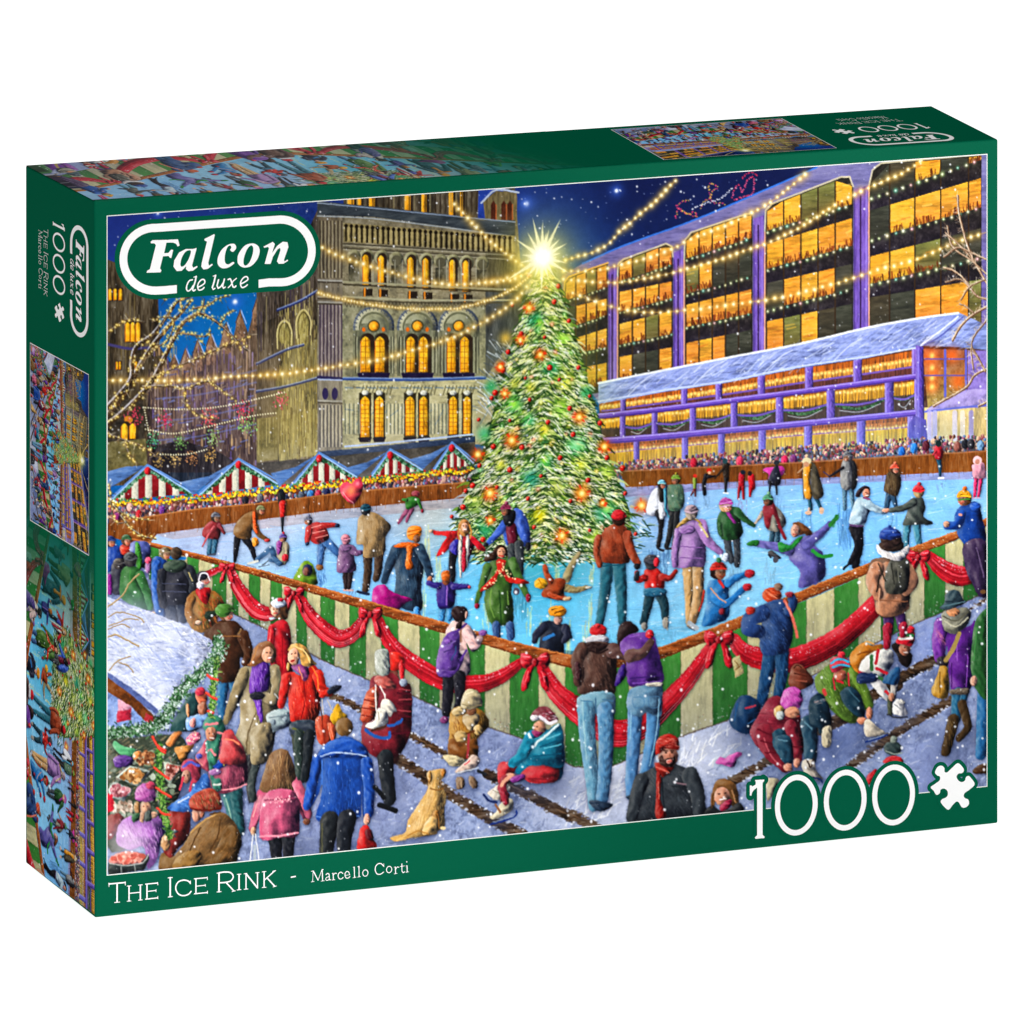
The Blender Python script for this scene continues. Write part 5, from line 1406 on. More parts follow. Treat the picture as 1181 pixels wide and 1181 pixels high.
NEAR = """
@ 120 560 180
v 2a4c9c 30 470 90 450 140 500 140 560 60 640 20 640
H 50 430 34 c08870 3a2c24 2a3c70 r
v c84030 120 460 160 440 210 450 210 510 160 530 130 510
H 170 420 34 d08c70 5a3828 3c5a3c r
v 5f6aa8 200 440 260 420 330 430 355 500 330 560 280 600 240 620 200 560
v 3f8a34 235 440 270 450 290 580 270 640 240 600
l b080b0 50 40 335 600 330 640
e d85878 335 565 26 26
v 3c3c48 60 600 110 560 160 570 170 640 160 780 100 830 60 800 50 700
H 110 600 36 b08870 4a4444 4c4848 b
v 8c2c8c 20 680 60 690 60 820 20 800
v 2f6430 135 640 200 600 270 640 310 760 360 900 355 945 260 930 130 850 120 740
k 4a8844 8 200 640 190 740
k 1c4420 12 250 700 300 860 320 930
l 37703a 70 50 270 680 320 800 350 920
H 200 570 46 b08870 4a4848 4a4c50 b
e e0b080 372 968 30 14
v 2a56a0 360 570 430 540 480 590 480 760 470 930 455 1000 400 970 380 820
l 3463b0 70 60 395 600 390 760 410 940
H 465 520 38 c09070 7a6a50 7a6a50 r
l 1d2434 110 90 510 900 520 1020
l 1d2434 100 80 590 900 600 1000
v 2c2d38 430 640 500 590 600 600 670 640 690 760 640 880 640 900 430 890 415 760
l 2c3038 80 60 640 640 680 720 670 800
l 2a2c36 70 60 440 660 430 780 450 900
k 43465a 7 440 740 620 745
k 43465a 7 440 800 620 805
k c8b880 8 640 660 670 720
v 3c4c40 450 600 520 560 610 570 620 620 560 660 480 650
k 2878b8 24 505 545 610 550
H 545 515 44 b08060 4a3c30 - b
v 9a6a34 640 830 720 790 840 800 900 870 930 960 860 1000 850 1080 700 1110 640 1040 610 960
t c84c24,5a7838,e0904c,4a3820,b83020 150 8 30 70 640 840 900 840 850 1080 680 1080
v b82028 700 780 800 775 800 840 770 900 710 840
l 966434 70 50 660 860 640 960 700 1030
l 1c2c20 60 30 790 980 850 960
e e0b898 715 1035 26 16
H 755 705 46 e0b0a0 2c2c30 - r
e 2c2c38 745 680 44 34
e f0e0ec 728 755 30 30
k f0e4ec 10 715 740 730 670 780 665 800 720
v 4a2c1c 800 1080 860 1030 920 1015 1010 1050 1070 1110 1090 1181 1000 1240 780 1240 760 1110
H 925 970 52 dca890 8a6040 4a7838 r
e 4f8038 900 945 60 50
k 7c5030 7 850 1040 940 1030
@ 120 700 180
l 2f6890 90 64 910 560 890 700 900 840
l 2f6890 80 56 980 560 990 660 990 740
v 462a1c 790 190 850 130 930 110 1000 110 1060 180 1080 260 1120 350 1080 410 1030 380 1030 520 1000 560 870 560 860 400 790 220
l 4a2c1c 90 60 1050 220 1090 340 1070 420
k 8a6038 8 840 220 1030 222
k 8a6a40 8 1020 200 1040 170
@ 280 560 180
v bf2430 200 1100 250 1030 320 1020 360 1100 370 1300 370 1460 280 1560 230 1420 230 1320 180 1280
l c42834 60 46 220 1080 210 1240 240 1380
k e86a68 8 210 1090 200 1200
k 8c1420 9 300 1140 300 1400
k d0dce0 16 205 1010 290 990
v 8a5c3c 200 920 230 870 300 870 340 930 330 1010 280 1010 230 990
e e8b898 245 945 36 46
E 4a2c20 235 935 5 4
E 4a2c20 260 935 5 4
k c04040 8 235 968 262 966
e d8dce4 270 890 58 36
e c83848 285 865 24 16
@ 280 700 180
v 9c8c6c 0 460 60 450 140 440 240 450 270 520 275 700 262 850 240 1000 215 1110 160 1185 60 1181 -30 1181 -60 1000 -20 860 -30 600
l a09070 90 70 240 480 255 600 230 700 170 680
v 978664 -90 640 -20 470 40 470 40 560 -30 720 -110 880 -150 860
k 6a5a40 9 100 800 40 960 20 1140
k c0b08c 9 140 780 110 900 60 1040
k 78684c 9 190 560 210 640
v 6a34a0 80 430 140 410 200 440 200 600 160 640 60 660 50 560
v 7038ac 70 660 130 660 150 780 150 860 130 870 100 760
t a880d0,45207a,c8a8e0 70 7 60 85 70 430 190 430 150 640 140 840 70 640
e 22222c 110 672 58 30
v 8c5c3c 60 410 80 320 130 270 200 260 245 310 250 390 220 430 200 400 140 420 80 450 30 440
e e0a888 190 360 44 62
E 4a2c20 182 345 8 5
E 4a2c20 208 345 8 5
k fff 8 190 388 212 382
k c83838 4 186 396 214 392
k b88454 10 110 300 90 360 60 430
v aab8b8 180 810 280 770 350 790 372 860 350 900 210 950 190 900
k 6a7880 6 200 840 350 810
e 8a98a0 230 870 20 22
e 8a98a0 320 850 22 22
k c8c8c8 7 240 660 300 730 350 790
v c42c24 320 520 380 490 440 520 520 440 580 480 600 560 590 700 580 800 540 870 430 880 370 870 350 780 340 680
l c42c28 80 60 330 540 310 640 290 740
l c83024 90 56 570 520 600 620 660 650
l c83024 54 44 600 660 660 640
k f08040 10 520 450 560 520 570 620
k 7c1418 8 460 560 470 700 440 860
t e86040,8c1c1c,f07858 60 8 50 80 350 540 570 540 560 860 370 860
v 9c5088 360 450 440 430 500 470 490 540 460 560 420 500
k e8a070 7 420 450 450 540
v d8a860 340 330 370 285 430 275 490 320 530 400 560 430 500 450 450 440 430 380 400 340
v c89850 340 420 360 440 350 480 330 470
e e8b090 385 375 46 66
E 4a2c20 370 355 8 5
E 4a2c20 396 352 7 5
k a02020 14 368 408 384 404
k f0d090 10 400 300 470 340 510 420
v 1e2230 640 630 680 600 740 590 745 610 700 650 650 660
l 3a4034 90 70 410 960 420 1080 430 1181
l 20242c 84 66 510 960 490 1080 490 1181
v 3c4450 370 870 540 860 550 960 370 960
k 6c7038 14 380 920 460 950
v b84830 550 850 640 820 680 880 700 990 640 1045 570 1020
v c05838 640 880 700 900 700 1000 670 1020
k 7c2418 8 600 850 620 1030
k e89070 6 660 880 680 980
v d8a82c 660 830 720 730 750 790 790 830 720 880 690 890
k c8b8a0 6 600 700 610 820
k c8b8a0 6 640 700 680 790
k 4a2c1c 8 590 760 600 850
v 8c4c40 1180 520 1080 510 1010 580 1000 600 930 740 880 850 920 880 900 1040 980 1110 1060 1130 1180 1150
@ 440 700 180
v 7c2430 -80 540 0 520 80 500 160 570 220 600 230 800 220 950 150 1100 60 1150 -60 1130 -140 1040 -150 900 -100 700
k 4c1020 14 120 650 220 660
k 4c1020 14 120 730 220 735
k 4c1020 14 130 820 220 830
k 4c1020 14 60 960 210 950
k a84850 8 130 620 215 630
k a84850 8 130 700 220 700
k a84850 8 120 780 220 790
v b86058 -60 540 20 510 110 600 60 620 -20 600
e d8342c 100 410 70 74
v b0b4a8 -50 340 40 320 60 400 60 500 0 520 -40 480
t f0f0ec,888c80 60 5 24 60 -50 340 50 330 50 500 -30 500
v c8242c 150 400 175 460 165 560 145 550 130 440
e 9aa0b0 165 572 30 30
@ 280 700 180
v b85038 930 660 1000 600 1030 640 1020 740 1010 820 950 870 890 850
k 7c2418 9 920 700 1000 720
k 7c2418 9 905 760 1000 780
k 7c2418 9 900 820 980 830
k e88868 7 930 680 1000 690
k e88868 7 915 740 995 750
k e8e0d8 11 1005 590 1005 680 1010 790
k e8e0d8 11 1040 600 1070 660 1080 700
v e8e0d0 1060 700 1120 710 1165 780 1140 800 1110 830 1080 800 1040 760
v ece6d8 1020 770 1080 780 1100 850 1090 890 1000 920 930 910 940 880 990 860
k 8a8070 5 1020 790 1030 850
k 2c5a9c 24 930 930 1000 980 1100 990 1110 950
k 2c5a9c 20 1100 900 1150 890 1181 870
k 4a2c24 20 980 935 1080 905
@ 440 700 180
k 2c5a9c 20 60 900 130 880 155 850
v f0c8c0 520 120 570 100 620 110 680 160 720 220 760 220 740 300 690 340 660 300 640 240 660 400 650 500 580 510 560 300 480 220
l ecc8c4 74 56 640 190 700 290 740 240
v c0a8a8 570 360 650 330 670 420 660 510 570 510
k a87860 14 600 160 600 260
k d8a8a0 7 680 240 720 290
v 6c4898 480 220 540 180 590 200 590 330 620 380 600 450 540 520 450 530 415 490 420 370 450 280
l 1c1c26 100 66 510 530 500 680 490 800
v 5c3c88 440 470 550 480 590 420 580 490 520 530 440 525
k 9a80c0 8 460 300 560 260
k 45306c 8 470 340 570 310
k 34507c 10 530 400 560 340 560 300
k 5c3c88 18 560 190 610 150 640 130
k 5c3c88 16 640 330 600 400
e 8a5cb0 500 260 30 20
v 2c1e20 540 10 580 -10 640 10 650 60 620 110 570 110 540 80 525 40
e d0a090 640 60 12 30
v 2c1e20 590 100 610 110 600 160 560 160
e 8c5ca0 765 195 34 22
l 1c1c26 96 50 590 530 590 680 570 760
e 7a3c6c 475 855 34 28
v b08038 520 800 600 750 740 770 800 840 810 900 760 960 720 1010 720 1130 640 1150 510 1130 510 980
t e0b060,7c4c20,6a3c1c,c89850 150 9 40 75 530 800 780 800 720 1120 520 1120
v 7c4c24 520 1000 640 1010 720 1000 720 1140 600 1150 510 1120
v c0a880 620 820 720 800 740 860 680 940 620 880
v c8b080 530 790 600 750 640 800 560 820
e c8a870 600 980 50 44
e c8a870 730 930 36 40
k a03c40 18 660 960 650 1140
k 5c3418 12 640 960 700 940
v d0c098 480 1120 620 1150 620 1200 520 1200
e 8a5c40 680 790 38 30
v c0b08c 600 730 630 640 680 620 740 650 765 740 700 770 620 770
k 8a7c5c 8 610 735 680 755 755 740
k e4d8b8 10 640 660 690 640
@ 460 840 200
v d8c8a0 300 180 400 190 440 230 380 250 320 220
p d8c0b0 440 240 500 180 545 200 545 245 480 290 400 305 385 290
k d03848 7 450 250 480 220
k c8d0d8 7 400 302 540 270
k 22262c 20 540 290 590 310
v 7c6450 395 330 440 340 445 400 400 415 390 380
v 7c6450 475 330 520 340 535 400 490 400
k b8a080 7 420 340 425 400
# boy in teal by the boards
v 16708c 890 30 960 0 1050 20 1110 0 1120 100 1110 330 1000 350 960 220 890 150
l 1880a0 90 70 900 60 840 180 830 270
l 1c88a4 90 60 1060 60 940 170 820 280
k 5cb8cc 9 960 90 1080 60
k 5cb8cc 9 900 160 960 130
k 0c4c64 9 950 120 1090 90
k 0c4c64 9 860 180 920 230
k 0c4c64 9 1010 200 1110 180
v b8343c 680 240 740 225 800 230 790 290 760 340 690 390 670 320
v b8343c 830 310 940 220 1020 190 1080 240 1090 330 1040 370 900 370
k 7c1c28 9 880 340 1040 350
k e06a68 9 950 240 1030 220
e d8a088 760 330 40 26
v 8c3c8c 760 340 850 310 850 350 780 370
p dcd0c0 610 430 700 370 760 400 720 460 660 490 610 450
k 1c2c5c 14 575 450 610 490 665 505
k 8a7c68 5 640 420 700 450
v 7c2c34 700 440 750 440 745 480 690 500
p d0c4a8 700 500 770 480 775 550 700 600 640 620 620 600 660 570
k 8a5c3c 14 660 520 690 570
k 1c3478 12 620 655 740 620 800 590 800 560
k 8a98b0 6 640 640 780 600
l 8c2c38 60 50 720 350 700 400
l 9c3040 60 46 700 400 730 500
k d8a088 26 770 320 715 360 700 385
# dog
v d0a868 190 310 230 285 290 275 320 300 300 340 270 370 300 410 325 470 310 560 310 670 280 690 260 700 250 720 140 740 60 750 -20 770 -60 745 40 710 60 630 110 550 170 460 200 390
t f0d498,a87c40,c09050,e8c888,b88848 260 5 36 105 200 330 300 330 320 480 300 660 100 720 80 640 180 460
t f0d498,b08040,e0c080 40 5 30 160 -20 740 130 720 130 750 0 770
v b07c3c 225 600 240 560 270 560 270 620 240 640
v e0b878 170 660 220 600 260 620 265 690 220 720 160 720
k 8a5828 5 190 340 210 380
k 8a6030 8 215 410 260 420 300 410
e b88040 300 300 18 26
v c09050 195 310 215 290 225 340 205 370
k 4a3020 7 312 285 318 300
E e8d0a0 300 680 20 12
k 8a5c2c 7 265 580 275 680
k a87838 7 60 730 130 700 200 720
"""
NEAR2 = """
@ 940 530 200
l 40304e 100 56 1060 600 1080 760 1120 890
v 1c4898 970 340 1060 290 1110 300 1140 400 1165 520 1150 570 1060 590 1000 560 960 470
l 2050a4 80 50 990 380 970 440 900 450
e d0a088 895 440 22 22
e 3060b8 1090 320 40 30
E e8a090 990 375 14 10
H 1015 270 44 c08870 8a5c30 e0a028+d87828 l
k 4a9040 8 975 275 1055 268
v 3c2c4c 1010 580 1165 560 1181 900 1120 930 1080 860 1030 760
k 6a5878 9 1100 600 1150 800
E 6a4c30 1145 900 20 14
@ 600 700 180
e c82830 590 180 66 52
e d83840 585 140 20 16
v d0ccd0 490 250 540 215 640 215 670 260 620 280 530 290
v 5a4038 470 290 560 260 660 270 720 300 730 420 715 650 640 640 440 660 450 480 410 420
l 5c4038 110 80 470 320 430 400 440 500 440 560
l 604440 116 70 700 330 840 350 950 290
k 2c1c1c 14 520 330 600 350 660 320
v 302020 500 270 600 270 660 290 600 340 530 330
t 7c5c50,3c2824,8a6858 120 7 50 75 460 340 700 340 700 620 460 630
v 4a2c30 410 420 450 430 460 540 420 540
v 2c1e20 735 200 760 130 820 105 870 140 895 180 840 210 790 260 760 300 735 270
v 6a3c94 760 260 830 210 920 190 1000 210 1030 280 1060 400 1085 560 960 590 830 600 800 500 800 400 760 330
v 40267c 740 480 790 430 800 520 720 600
k 9868c0 9 830 230 900 210
k 40246c 9 830 540 1060 520
k 8a5cb8 8 850 580 1070 560
l 6a4c48 100 60 830 370 920 350 985 270
e c82c38 980 205 32 34
v 7fa8b8 440 680 560 640 700 650 720 750 700 900 690 1000 560 800 440 810 430 740
l 6c9cb4 140 96 500 780 510 1000 545 1300 560 1500
l 5c8cb0 130 100 640 780 650 1000 640 1240 620 1450
k 3c6484 8 570 690 570 800
k a8ccd0 8 470 700 480 900 500 1150
k 4a7898 7 620 700 700 710
k 4a7898 7 460 710 550 715
l 5c8cb8 120 84 870 760 860 1000 840 1300 840 1420
l 5c90bc 116 84 1010 760 1000 950 960 1200 900 1400
v 6f96b0 820 640 900 600 1060 590 1075 700 1060 830 960 800 900 830 810 780
k 5480a4 5 850 680 930 690 930 750 860 760 850 690
k 5480a4 5 970 680 1050 680 1050 750 980 760 970 690
k 9cc4d8 8 1050 700 1030 950 980 1200
k 9cc4d8 8 840 800 830 1000
t b8d4dc,3c6c90,80b0c4 160 5 60 88 450 800 700 800 660 1380 520 1400
v d8d0c0 960 575 1070 570 1070 600 960 600
v 2c3c50 550 1460 650 1480 700 1500 640 1540 580 1540 520 1480
v 1c2838 830 1420 880 1440 860 1470 800 1440
v 7c3c44 80 830 130 760 210 760 270 820 280 860 200 880 150 850
t f0e0e8,b02848 50 8 22 0 90 820 250 780 280 850 150 860
e e4dcdc 110 840 36 26
k e4dce0 24 150 830 220 880 270 860
e cc9478 145 915 48 52
E 4a2c20 128 905 7 5
k 7c4030 6 108 900 100 925 115 935
k a04838 7 115 950 135 950
v 8c3060 90 940 170 950 140 990 100 970
v 1f7890 40 1020 120 990 200 940 290 880 320 960 330 1200 180 1200 20 1180
k 68bccc 9 200 1000 300 960
k 68bccc 9 180 1070 310 1040
k 0f5068 9 150 1060 310 1000
k 0f5068 9 100 1130 310 1110
k d8e8e8 20 65 960 100 1050 130 1020 210 960 285 890
l 2488a0 90 70 60 1040 20 1120 -60 1181
@ 760 680 190
e c8502c 810 40 70 56
t f0a080,8a2c1c 40 7 30 30 750 0 870 0 870 70 760 70
e 8c6c5c 855 -20 32 28
l 1f4870 120 80 800 470 770 620 735 800
l 1f4870 110 80 880 460 880 600 860 740
v 2c4878 720 140 780 90 880 70 930 130 960 280 930 430 840 470 740 460 720 340 740 220
l 304c80 120 90 740 170 650 210 640 280 720 300
l 2c4878 80 60 930 150 960 100 950 60
t 5474a8,1c2c54,486aa4 220 6 30 60 720 150 920 120 930 430 740 450
e b83830 655 150 36 28
e 9c3848 935 35 32 20
k d07060 22 900 80 940 160 975 260 990 340
k e8a898 6 905 90 950 190
t 3c6c98,12304c 120 6 50 85 740 480 920 470 890 740 720 780
v 7c4030 950 560 1000 530 1080 600 1110 660 1060 700 1000 720 930 680
k 4a2018 8 970 600 1060 620
k a8604c 8 980 650 1060 660
k 3c1c14 7 970 560 990 540 1020 560
v 1c3c60 560 790 620 755 700 790 730 860 690 1000 630 1035 540 1000 505 930
k b03c50 14 620 850 690 830
k 2f5c88 9 560 820 540 940
k 0f2440 10 640 900 720 880
k 3a6a98 8 640 960 690 930
v 84283a 770 800 830 760 900 790 1000 880 1020 980 1030 1181 850 1181 760 1160 700 1120 650 1020 700 920
t c05864,501420,a03c4c 150 8 46 10 720 860 900 820 1000 960 1020 1160 740 1140
v c85cb0 870 800 900 720 960 695 1010 720 1030 790 1000 850 920 860 880 840
t f090d8,9c2c84 60 6 26 60 880 800 960 700 1020 740 1000 840
v d8b070 820 870 860 830 900 860 880 930 840 920
e e0a080 955 880 56 42
k 6a3c30 7 980 880 1000 890
k b85048 7 985 908 1002 905
e c8ccc8 870 900 32 34
l 24485c 120 90 860 1060 880 1140 900 1200
l 2c5064 110 90 1070 960 1090 1060 1080 1181
k 5c8090 8 1070 960 1100 1080
@ 840 780 200
l 8c2c3c 120 70 240 380 270 500 390 620
l 8c2c3c 90 60 420 340 460 460 475 560
k c86870 8 240 420 290 540 360 610
k 5c1424 8 200 360 290 400
k 5c1424 8 220 440 300 460
k 5c1424 8 250 520 330 520
k 5c1424 8 440 480 500 480
v 2c5064 300 430 380 395 430 440 440 580 390 600 330 520
l 2c4c60 110 90 540 320 560 440 560 560
k 6c94a4 9 340 430 400 440
k 6c94a4 9 520 310 570 360
e d89880 405 620 32 28
e d89880 465 590 24 34
v c8beb0 510 570 580 570 600 640 640 690 620 710 540 680 500 620
k 2c1c18 10 540 570 560 620 580 560
k 8a8070 5 530 620 600 660
k 20305c 12 560 690 620 700 640 720
v c8bca0 260 700 340 700 330 760 270 850 260 800
@ 940 660 200
v 5f8030 0 720 50 660 110 620 240 620 290 720 380 860 390 900 340 940 300 850 250 780 180 850 260 960 300 1000 240 1030 130 960 60 860 10 800
v 66883a 60 680 110 640 140 760 180 880 290 960 290 1010 200 1010 120 920 60 840
l 6c8c38 80 60 260 680 320 780 370 900
t 90b050,38501c,a8c068 160 7 34 60 30 720 120 640 260 640 380 880 240 980 100 880
k c84c48 26 60 800 70 830
v 1f3c4c 170 820 240 780 310 840 340 980 280 980 200 900
l 1c3444 110 90 20 880 50 960 60 1060
v 1c3444 -40 880 30 840 90 900 110 1030 60 1060 -30 1040
t d8b0a8,90a0a8 20 6 30 -10 0 870 70 860 80 890 0 900
k 4a7080 7 230 800 300 880
e d89070 320 1010 36 24
e d89070 370 960 24 44
v d8ccb8 335 1020 370 1000 420 1050 475 1090 450 1110 345 1115
k 1c3474 12 345 1155 440 1130 490 1105
k 90a0b8 6 360 1145 470 1110
v ccc0a4 50 1070 110 1050 105 1181 50 1181
e c87058 170 700 44 40
k c03040 12 125 720 135 800
k c03040 12 225 690 232 770
k c02c38 16 150 740 190 750
v c03c50 100 640 110 590 160 570 220 590 240 640 200 650 160 670 120 680
k 50b0d0 16 110 620 160 590 230 610
k 50b0d0 14 120 650 180 630 235 640
k d84858 10 105 635 170 610 235 625
e d83848 180 560 26 24
v c47c2c 240 560 320 480 380 500 450 490 460 520 340 640 300 690 250 640
k 8a4c18 8 290 560 380 530
k e8a858 8 320 500 350 470 400 490
k 6a3410 5 330 550 390 535
l e4e0dc 90 60 420 740 460 800 500 850
v e4e0d8 330 590 400 540 480 520 530 540 530 620 490 680 440 740 400 700 380 680 320 700 300 650
k b82838 22 430 530 415 620
k b82838 22 420 655 490 690
k 3c6c40 26 385 570 385 660
k 3c6c40 24 400 700 460 730
k c02c38 20 480 810 500 830
k b83040 22 300 680 360 700
l 22345c 80 60 320 720 400 720
l c8c0b8 54 44 540 760 530 850
v 2c5c88 460 740 540 650 580 660 560 760 500 760
l 4a5040 40 36 510 860 510 960
v 201818 520 500 560 480 600 520 660 560 640 640 590 630 560 570
e b0745c 610 520 40 48
E 2c1814 610 512 6 4
E 2c1814 634 516 6 4
k fff 6 605 545 630 548
v c82838 550 480 590 410 650 390 680 420 660 500 600 490
k eee8e0 18 575 450 660 450
k 2c7040 22 570 425 665 430
e d03040 650 390 30 26
e c88c70 520 850 24 30
v ece8e4 530 900 560 860 600 900 630 960 600 980 530 960
k 8a8c90 6 540 900 600 940
k 2c2c34 8 490 970 560 990 630 985
v e0dcd4 580 860 610 880 610 900 570 890
l 4a2c60 80 70 500 310 500 400
l 4a2c60 76 60 580 300 590 370
v 7a5844 370 -60 440 -100 600 -90 680 40 660 60 640 200 600 270 540 300 450 300 410 240 400 120 370 80
v c08868 375 0 440 -60 600 -70 650 20 640 150 635 250 540 300 440 290 410 240 430 100
l c08a6c 110 80 420 -20 390 60 430 150
l c08a6c 110 80 620 -10 660 60 620 120
k 8a5c44 8 430 190 630 200
k e0b090 8 440 110 430 230
l a02038 74 50 495 380 490 500
l a02038 66 50 600 370 600 420
v 4c4c44 480 0 520 -90 600 -100 640 -60 640 60 620 130 560 150 480 130
k 6c6c60 8 560 -70 570 60
k 2c2c28 8 520 -60 540 80
k 2c2820 8 430 -60 480 60
k 23201c 12 440 20 420 130
v efe8e4 420 -190 450 -170 540 -130 630 -180 640 -140 600 -90 540 -80 460 -110 420 -150
t ffffff,c0b8b4 60 7 20 60 420 -180 450 -160 540 -125 630 -170 635 -130 540 -85 430 -140
v 4a3830 440 -200 520 -230 590 -210 600 -160 520 -140 450 -160
v 3a2a28 450 -250 570 -250 590 -200 540 -170 470 -170
v 2c4894 440 -262 470 -300 520 -308 570 -285 585 -240 510 -222 445 -232
k 5878c0 8 465 -282 550 -284
e 2c4894 508 -312 10 8
v 6a3090 830 310 900 380 1040 370 1090 330 1100 450 1080 600 1060 790 940 810 910 700 900 500 870 600 820 580 800 500
l 7a3c9c 110 80 860 360 840 480 850 580
k 4a2068 10 950 540 1050 520
k 9a60b8 9 960 440 970 600
k 4a2068 8 930 620 930 780
k 8a50ac 8 1040 560 1030 780
t d08098 20 6 40 60 830 400 880 420 880 500 840 480
v 2c2830 830 590 880 570 910 620 880 650 840 630
v 8a8878 860 290 900 260 1010 240 1060 270 1040 350 960 420 880 390
k c8c4ac 9 880 330 960 370 1040 310
k 5c5a4c 9 870 300 960 330 1040 270
e d8986c 940 270 46 30
v 3c5058 850 240 880 210 890 150 930 120 980 130 1010 190 1030 200 980 230 900 255
k 5c7880 9 870 230 950 215 1020 200
k 22323c 10 890 200 950 195 1000 180
k a89058 32 980 420 940 520 890 600
v b88c3c 790 820 830 700 850 640 900 650 910 760 900 850 850 860
k 7c5a24 8 850 680 850 820
k e0b868 8 820 740 810 820
l 2c6888 90 70 970 830 960 1000
l 2c6888 60 50 1020 820 1000 900
v 6c6054 920 800 1040 790 1040 830 930 830
l 4a3824 90 70 940 1010 920 1100 890 1220
l 4a3824 70 50 1000 900 1030 1000 1040 1060 980 1130
t 8a7040,2c2014 60 6 30 80 910 1020 970 1020 930 1181 880 1181
l 2f6c9c 100 80 1150 830 1140 1000 1130 1240
v 2a5c30 1090 340 1170 240 1181 240 1181 830 1100 800 1070 700 1060 600
k 4a8a4c 8 1100 380 1080 600
e d8a890 1080 740 24 36
v 4a3020 1090 1330 1160 1300 1181 1340 1181 1370 1080 1370
@ 840 780 200
e 3c4c4c 1120 490 60 50
e 8a9488 1125 430 26 26
k a8b0a8 8 1075 510 1130 530 1181 520
v c03038 1070 560 1120 540 1181 560 1181 600 1060 590
v b82c38 940 690 1000 630 1010 660 960 740
v c860a8 0 540 60 515 95 530 60 560 50 600 20 620 -40 600 -90 590 -60 550 -20 555
@ 660 820 200
v 3a3f45 400 600 440 460 540 390 600 360 700 360 820 420 860 520 900 640 900 710 640 730 380 750
t 5c636a,22262a,4c535a 240 6 30 60 420 480 540 400 800 420 880 680 600 720 400 730
l 3c4248 120 90 800 440 850 560 860 680
l 3c4248 110 80 470 480 430 600 410 720
k 20242a 10 610 460 620 600 640 720
k 20242a 8 680 510 780 520
k 8a7078 10 690 485 770 500
v a02820 560 360 620 350 690 380 640 440 600 440
v 982420 575 420 605 430 600 600 640 710 570 730 570 560
k e08070 6 570 380 660 420
k e08070 6 585 480 590 600
e c88870 655 310 68 72
v 3c2420 590 320 610 300 625 330 650 320 680 320 700 300 700 340 680 375 640 380 600 360
e d08c80 660 345 22 16
E 2c1814 635 285 8 5
E 2c1814 678 283 8 5
k 3a201a 7 620 272 648 272
k 3a201a 7 668 270 692 270
k 9a5c48 7 662 290 666 312
k c85c50 6 648 345 675 343
v b02c24 570 300 565 240 590 180 660 155 720 190 725 260 690 260 640 255 590 290
t f0a898,7c1410 60 7 22 10 580 270 600 180 680 165 725 240
v 8a6038 940 690 950 560 980 480 1030 460 1100 490 1130 560 1130 640 1100 660 1060 600 1030 540 980 600 960 680
e d89c80 1020 580 54 64
E 3c2018 1000 562 8 5
E 3c2018 1040 558 8 5
k fff 10 1005 605 1045 598
k b85c4c 4 1000 612 1048 606
v a82c4c 1010 640 1075 600 1085 640 1040 680 1010 680
v 26282c 900 690 950 640 1010 680 1080 660 1130 620 1170 670 1100 700 920 710
k c8986c 8 1090 540 1110 620
k 5c3c20 8 960 560 950 660
@ 280 840 200
l cc6c84 70 50 130 460 90 580 65 680
v 7c5c40 160 240 190 170 250 140 310 160 350 260 360 330 350 420 320 440 160 450 110 440 130 340
t b89468,5c3c28,8a6848,c8a878 120 6 70 95 170 220 300 180 340 420 150 440
v c4607c 100 430 160 440 340 430 360 330 400 370 420 440 470 580 440 620 400 600 370 520 380 720 260 740 120 745 140 600 150 520 80 660 50 660
l 20222a 100 74 220 740 230 880
l 20222a 96 70 310 735 310 870
v c86080 150 450 360 440 375 715 260 740 120 745
k e898a8 14 120 735 260 730 375 710
k 8c3c58 8 150 490 350 475
d f0b0b8 30 4 6 150 470 360 460 360 500 150 510
l c86880 70 46 370 380 420 500 445 590
k e8a8a8 8 110 460 70 600
e 7a4c3c 435 635 26 22
e d8a888 72 700 18 30
k e0e0e0 8 70 720 60 800 50 900
k e0e0e0 8 85 720 100 820 110 900
k b0b8c0 20 80 800 80 900
e 7c5c38 690 -10 60 66
v 234f9c 600 100 660 60 730 60 830 120 860 200 880 340 890 580 820 600 810 380 790 610 640 620 500 620 530 480 540 380 500 480 440 560 410 520 440 380 480 240 530 140
v 2655a8 480 240 560 110 660 70 790 90 850 180 800 200 540 200
l 2a58ac 90 60 500 230 470 380 440 520
l 2450a0 90 66 840 240 860 400 855 580
k c8d4e8 8 530 190 620 165 760 175 840 190
k 1a3c80 8 680 200 680 600
k 4c7cc8 8 540 220 540 380
k 1a3c80 10 800 220 800 600
k 6c94d4 8 500 600 640 612 790 600
t 3c6cbc,1c4490 120 7 60 85 560 220 780 220 780 600 540 600
e d8a088 845 620 24 40
v c42c2c 800 680 850 660 880 740 910 810 780 830 790 740
v 5c1c24 830 700 870 690 890 750 850 760
l 24282c 130 96 590 630 580 740 565 850
l 20242c 130 90 710 620 690 740 690 830
k 5c5c48 10 540 650 540 840
l 20242a 110 90 970 200 980 320 1000 480
k 16181c 30 900 400 960 470
k 16181c 34 930 520 1040 560
v 38383c 20 200 80 230 60 480 30 470
l 3c4444 60 50 90 240 60 380 70 480
v 9c8c6c 60 0 180 -40 200 60 160 180 140 230 60 240 50 100
l 2f3c38 70 60 380 40 380 200 390 320
l 1c2228 70 60 450 40 440 200 420 340
"""
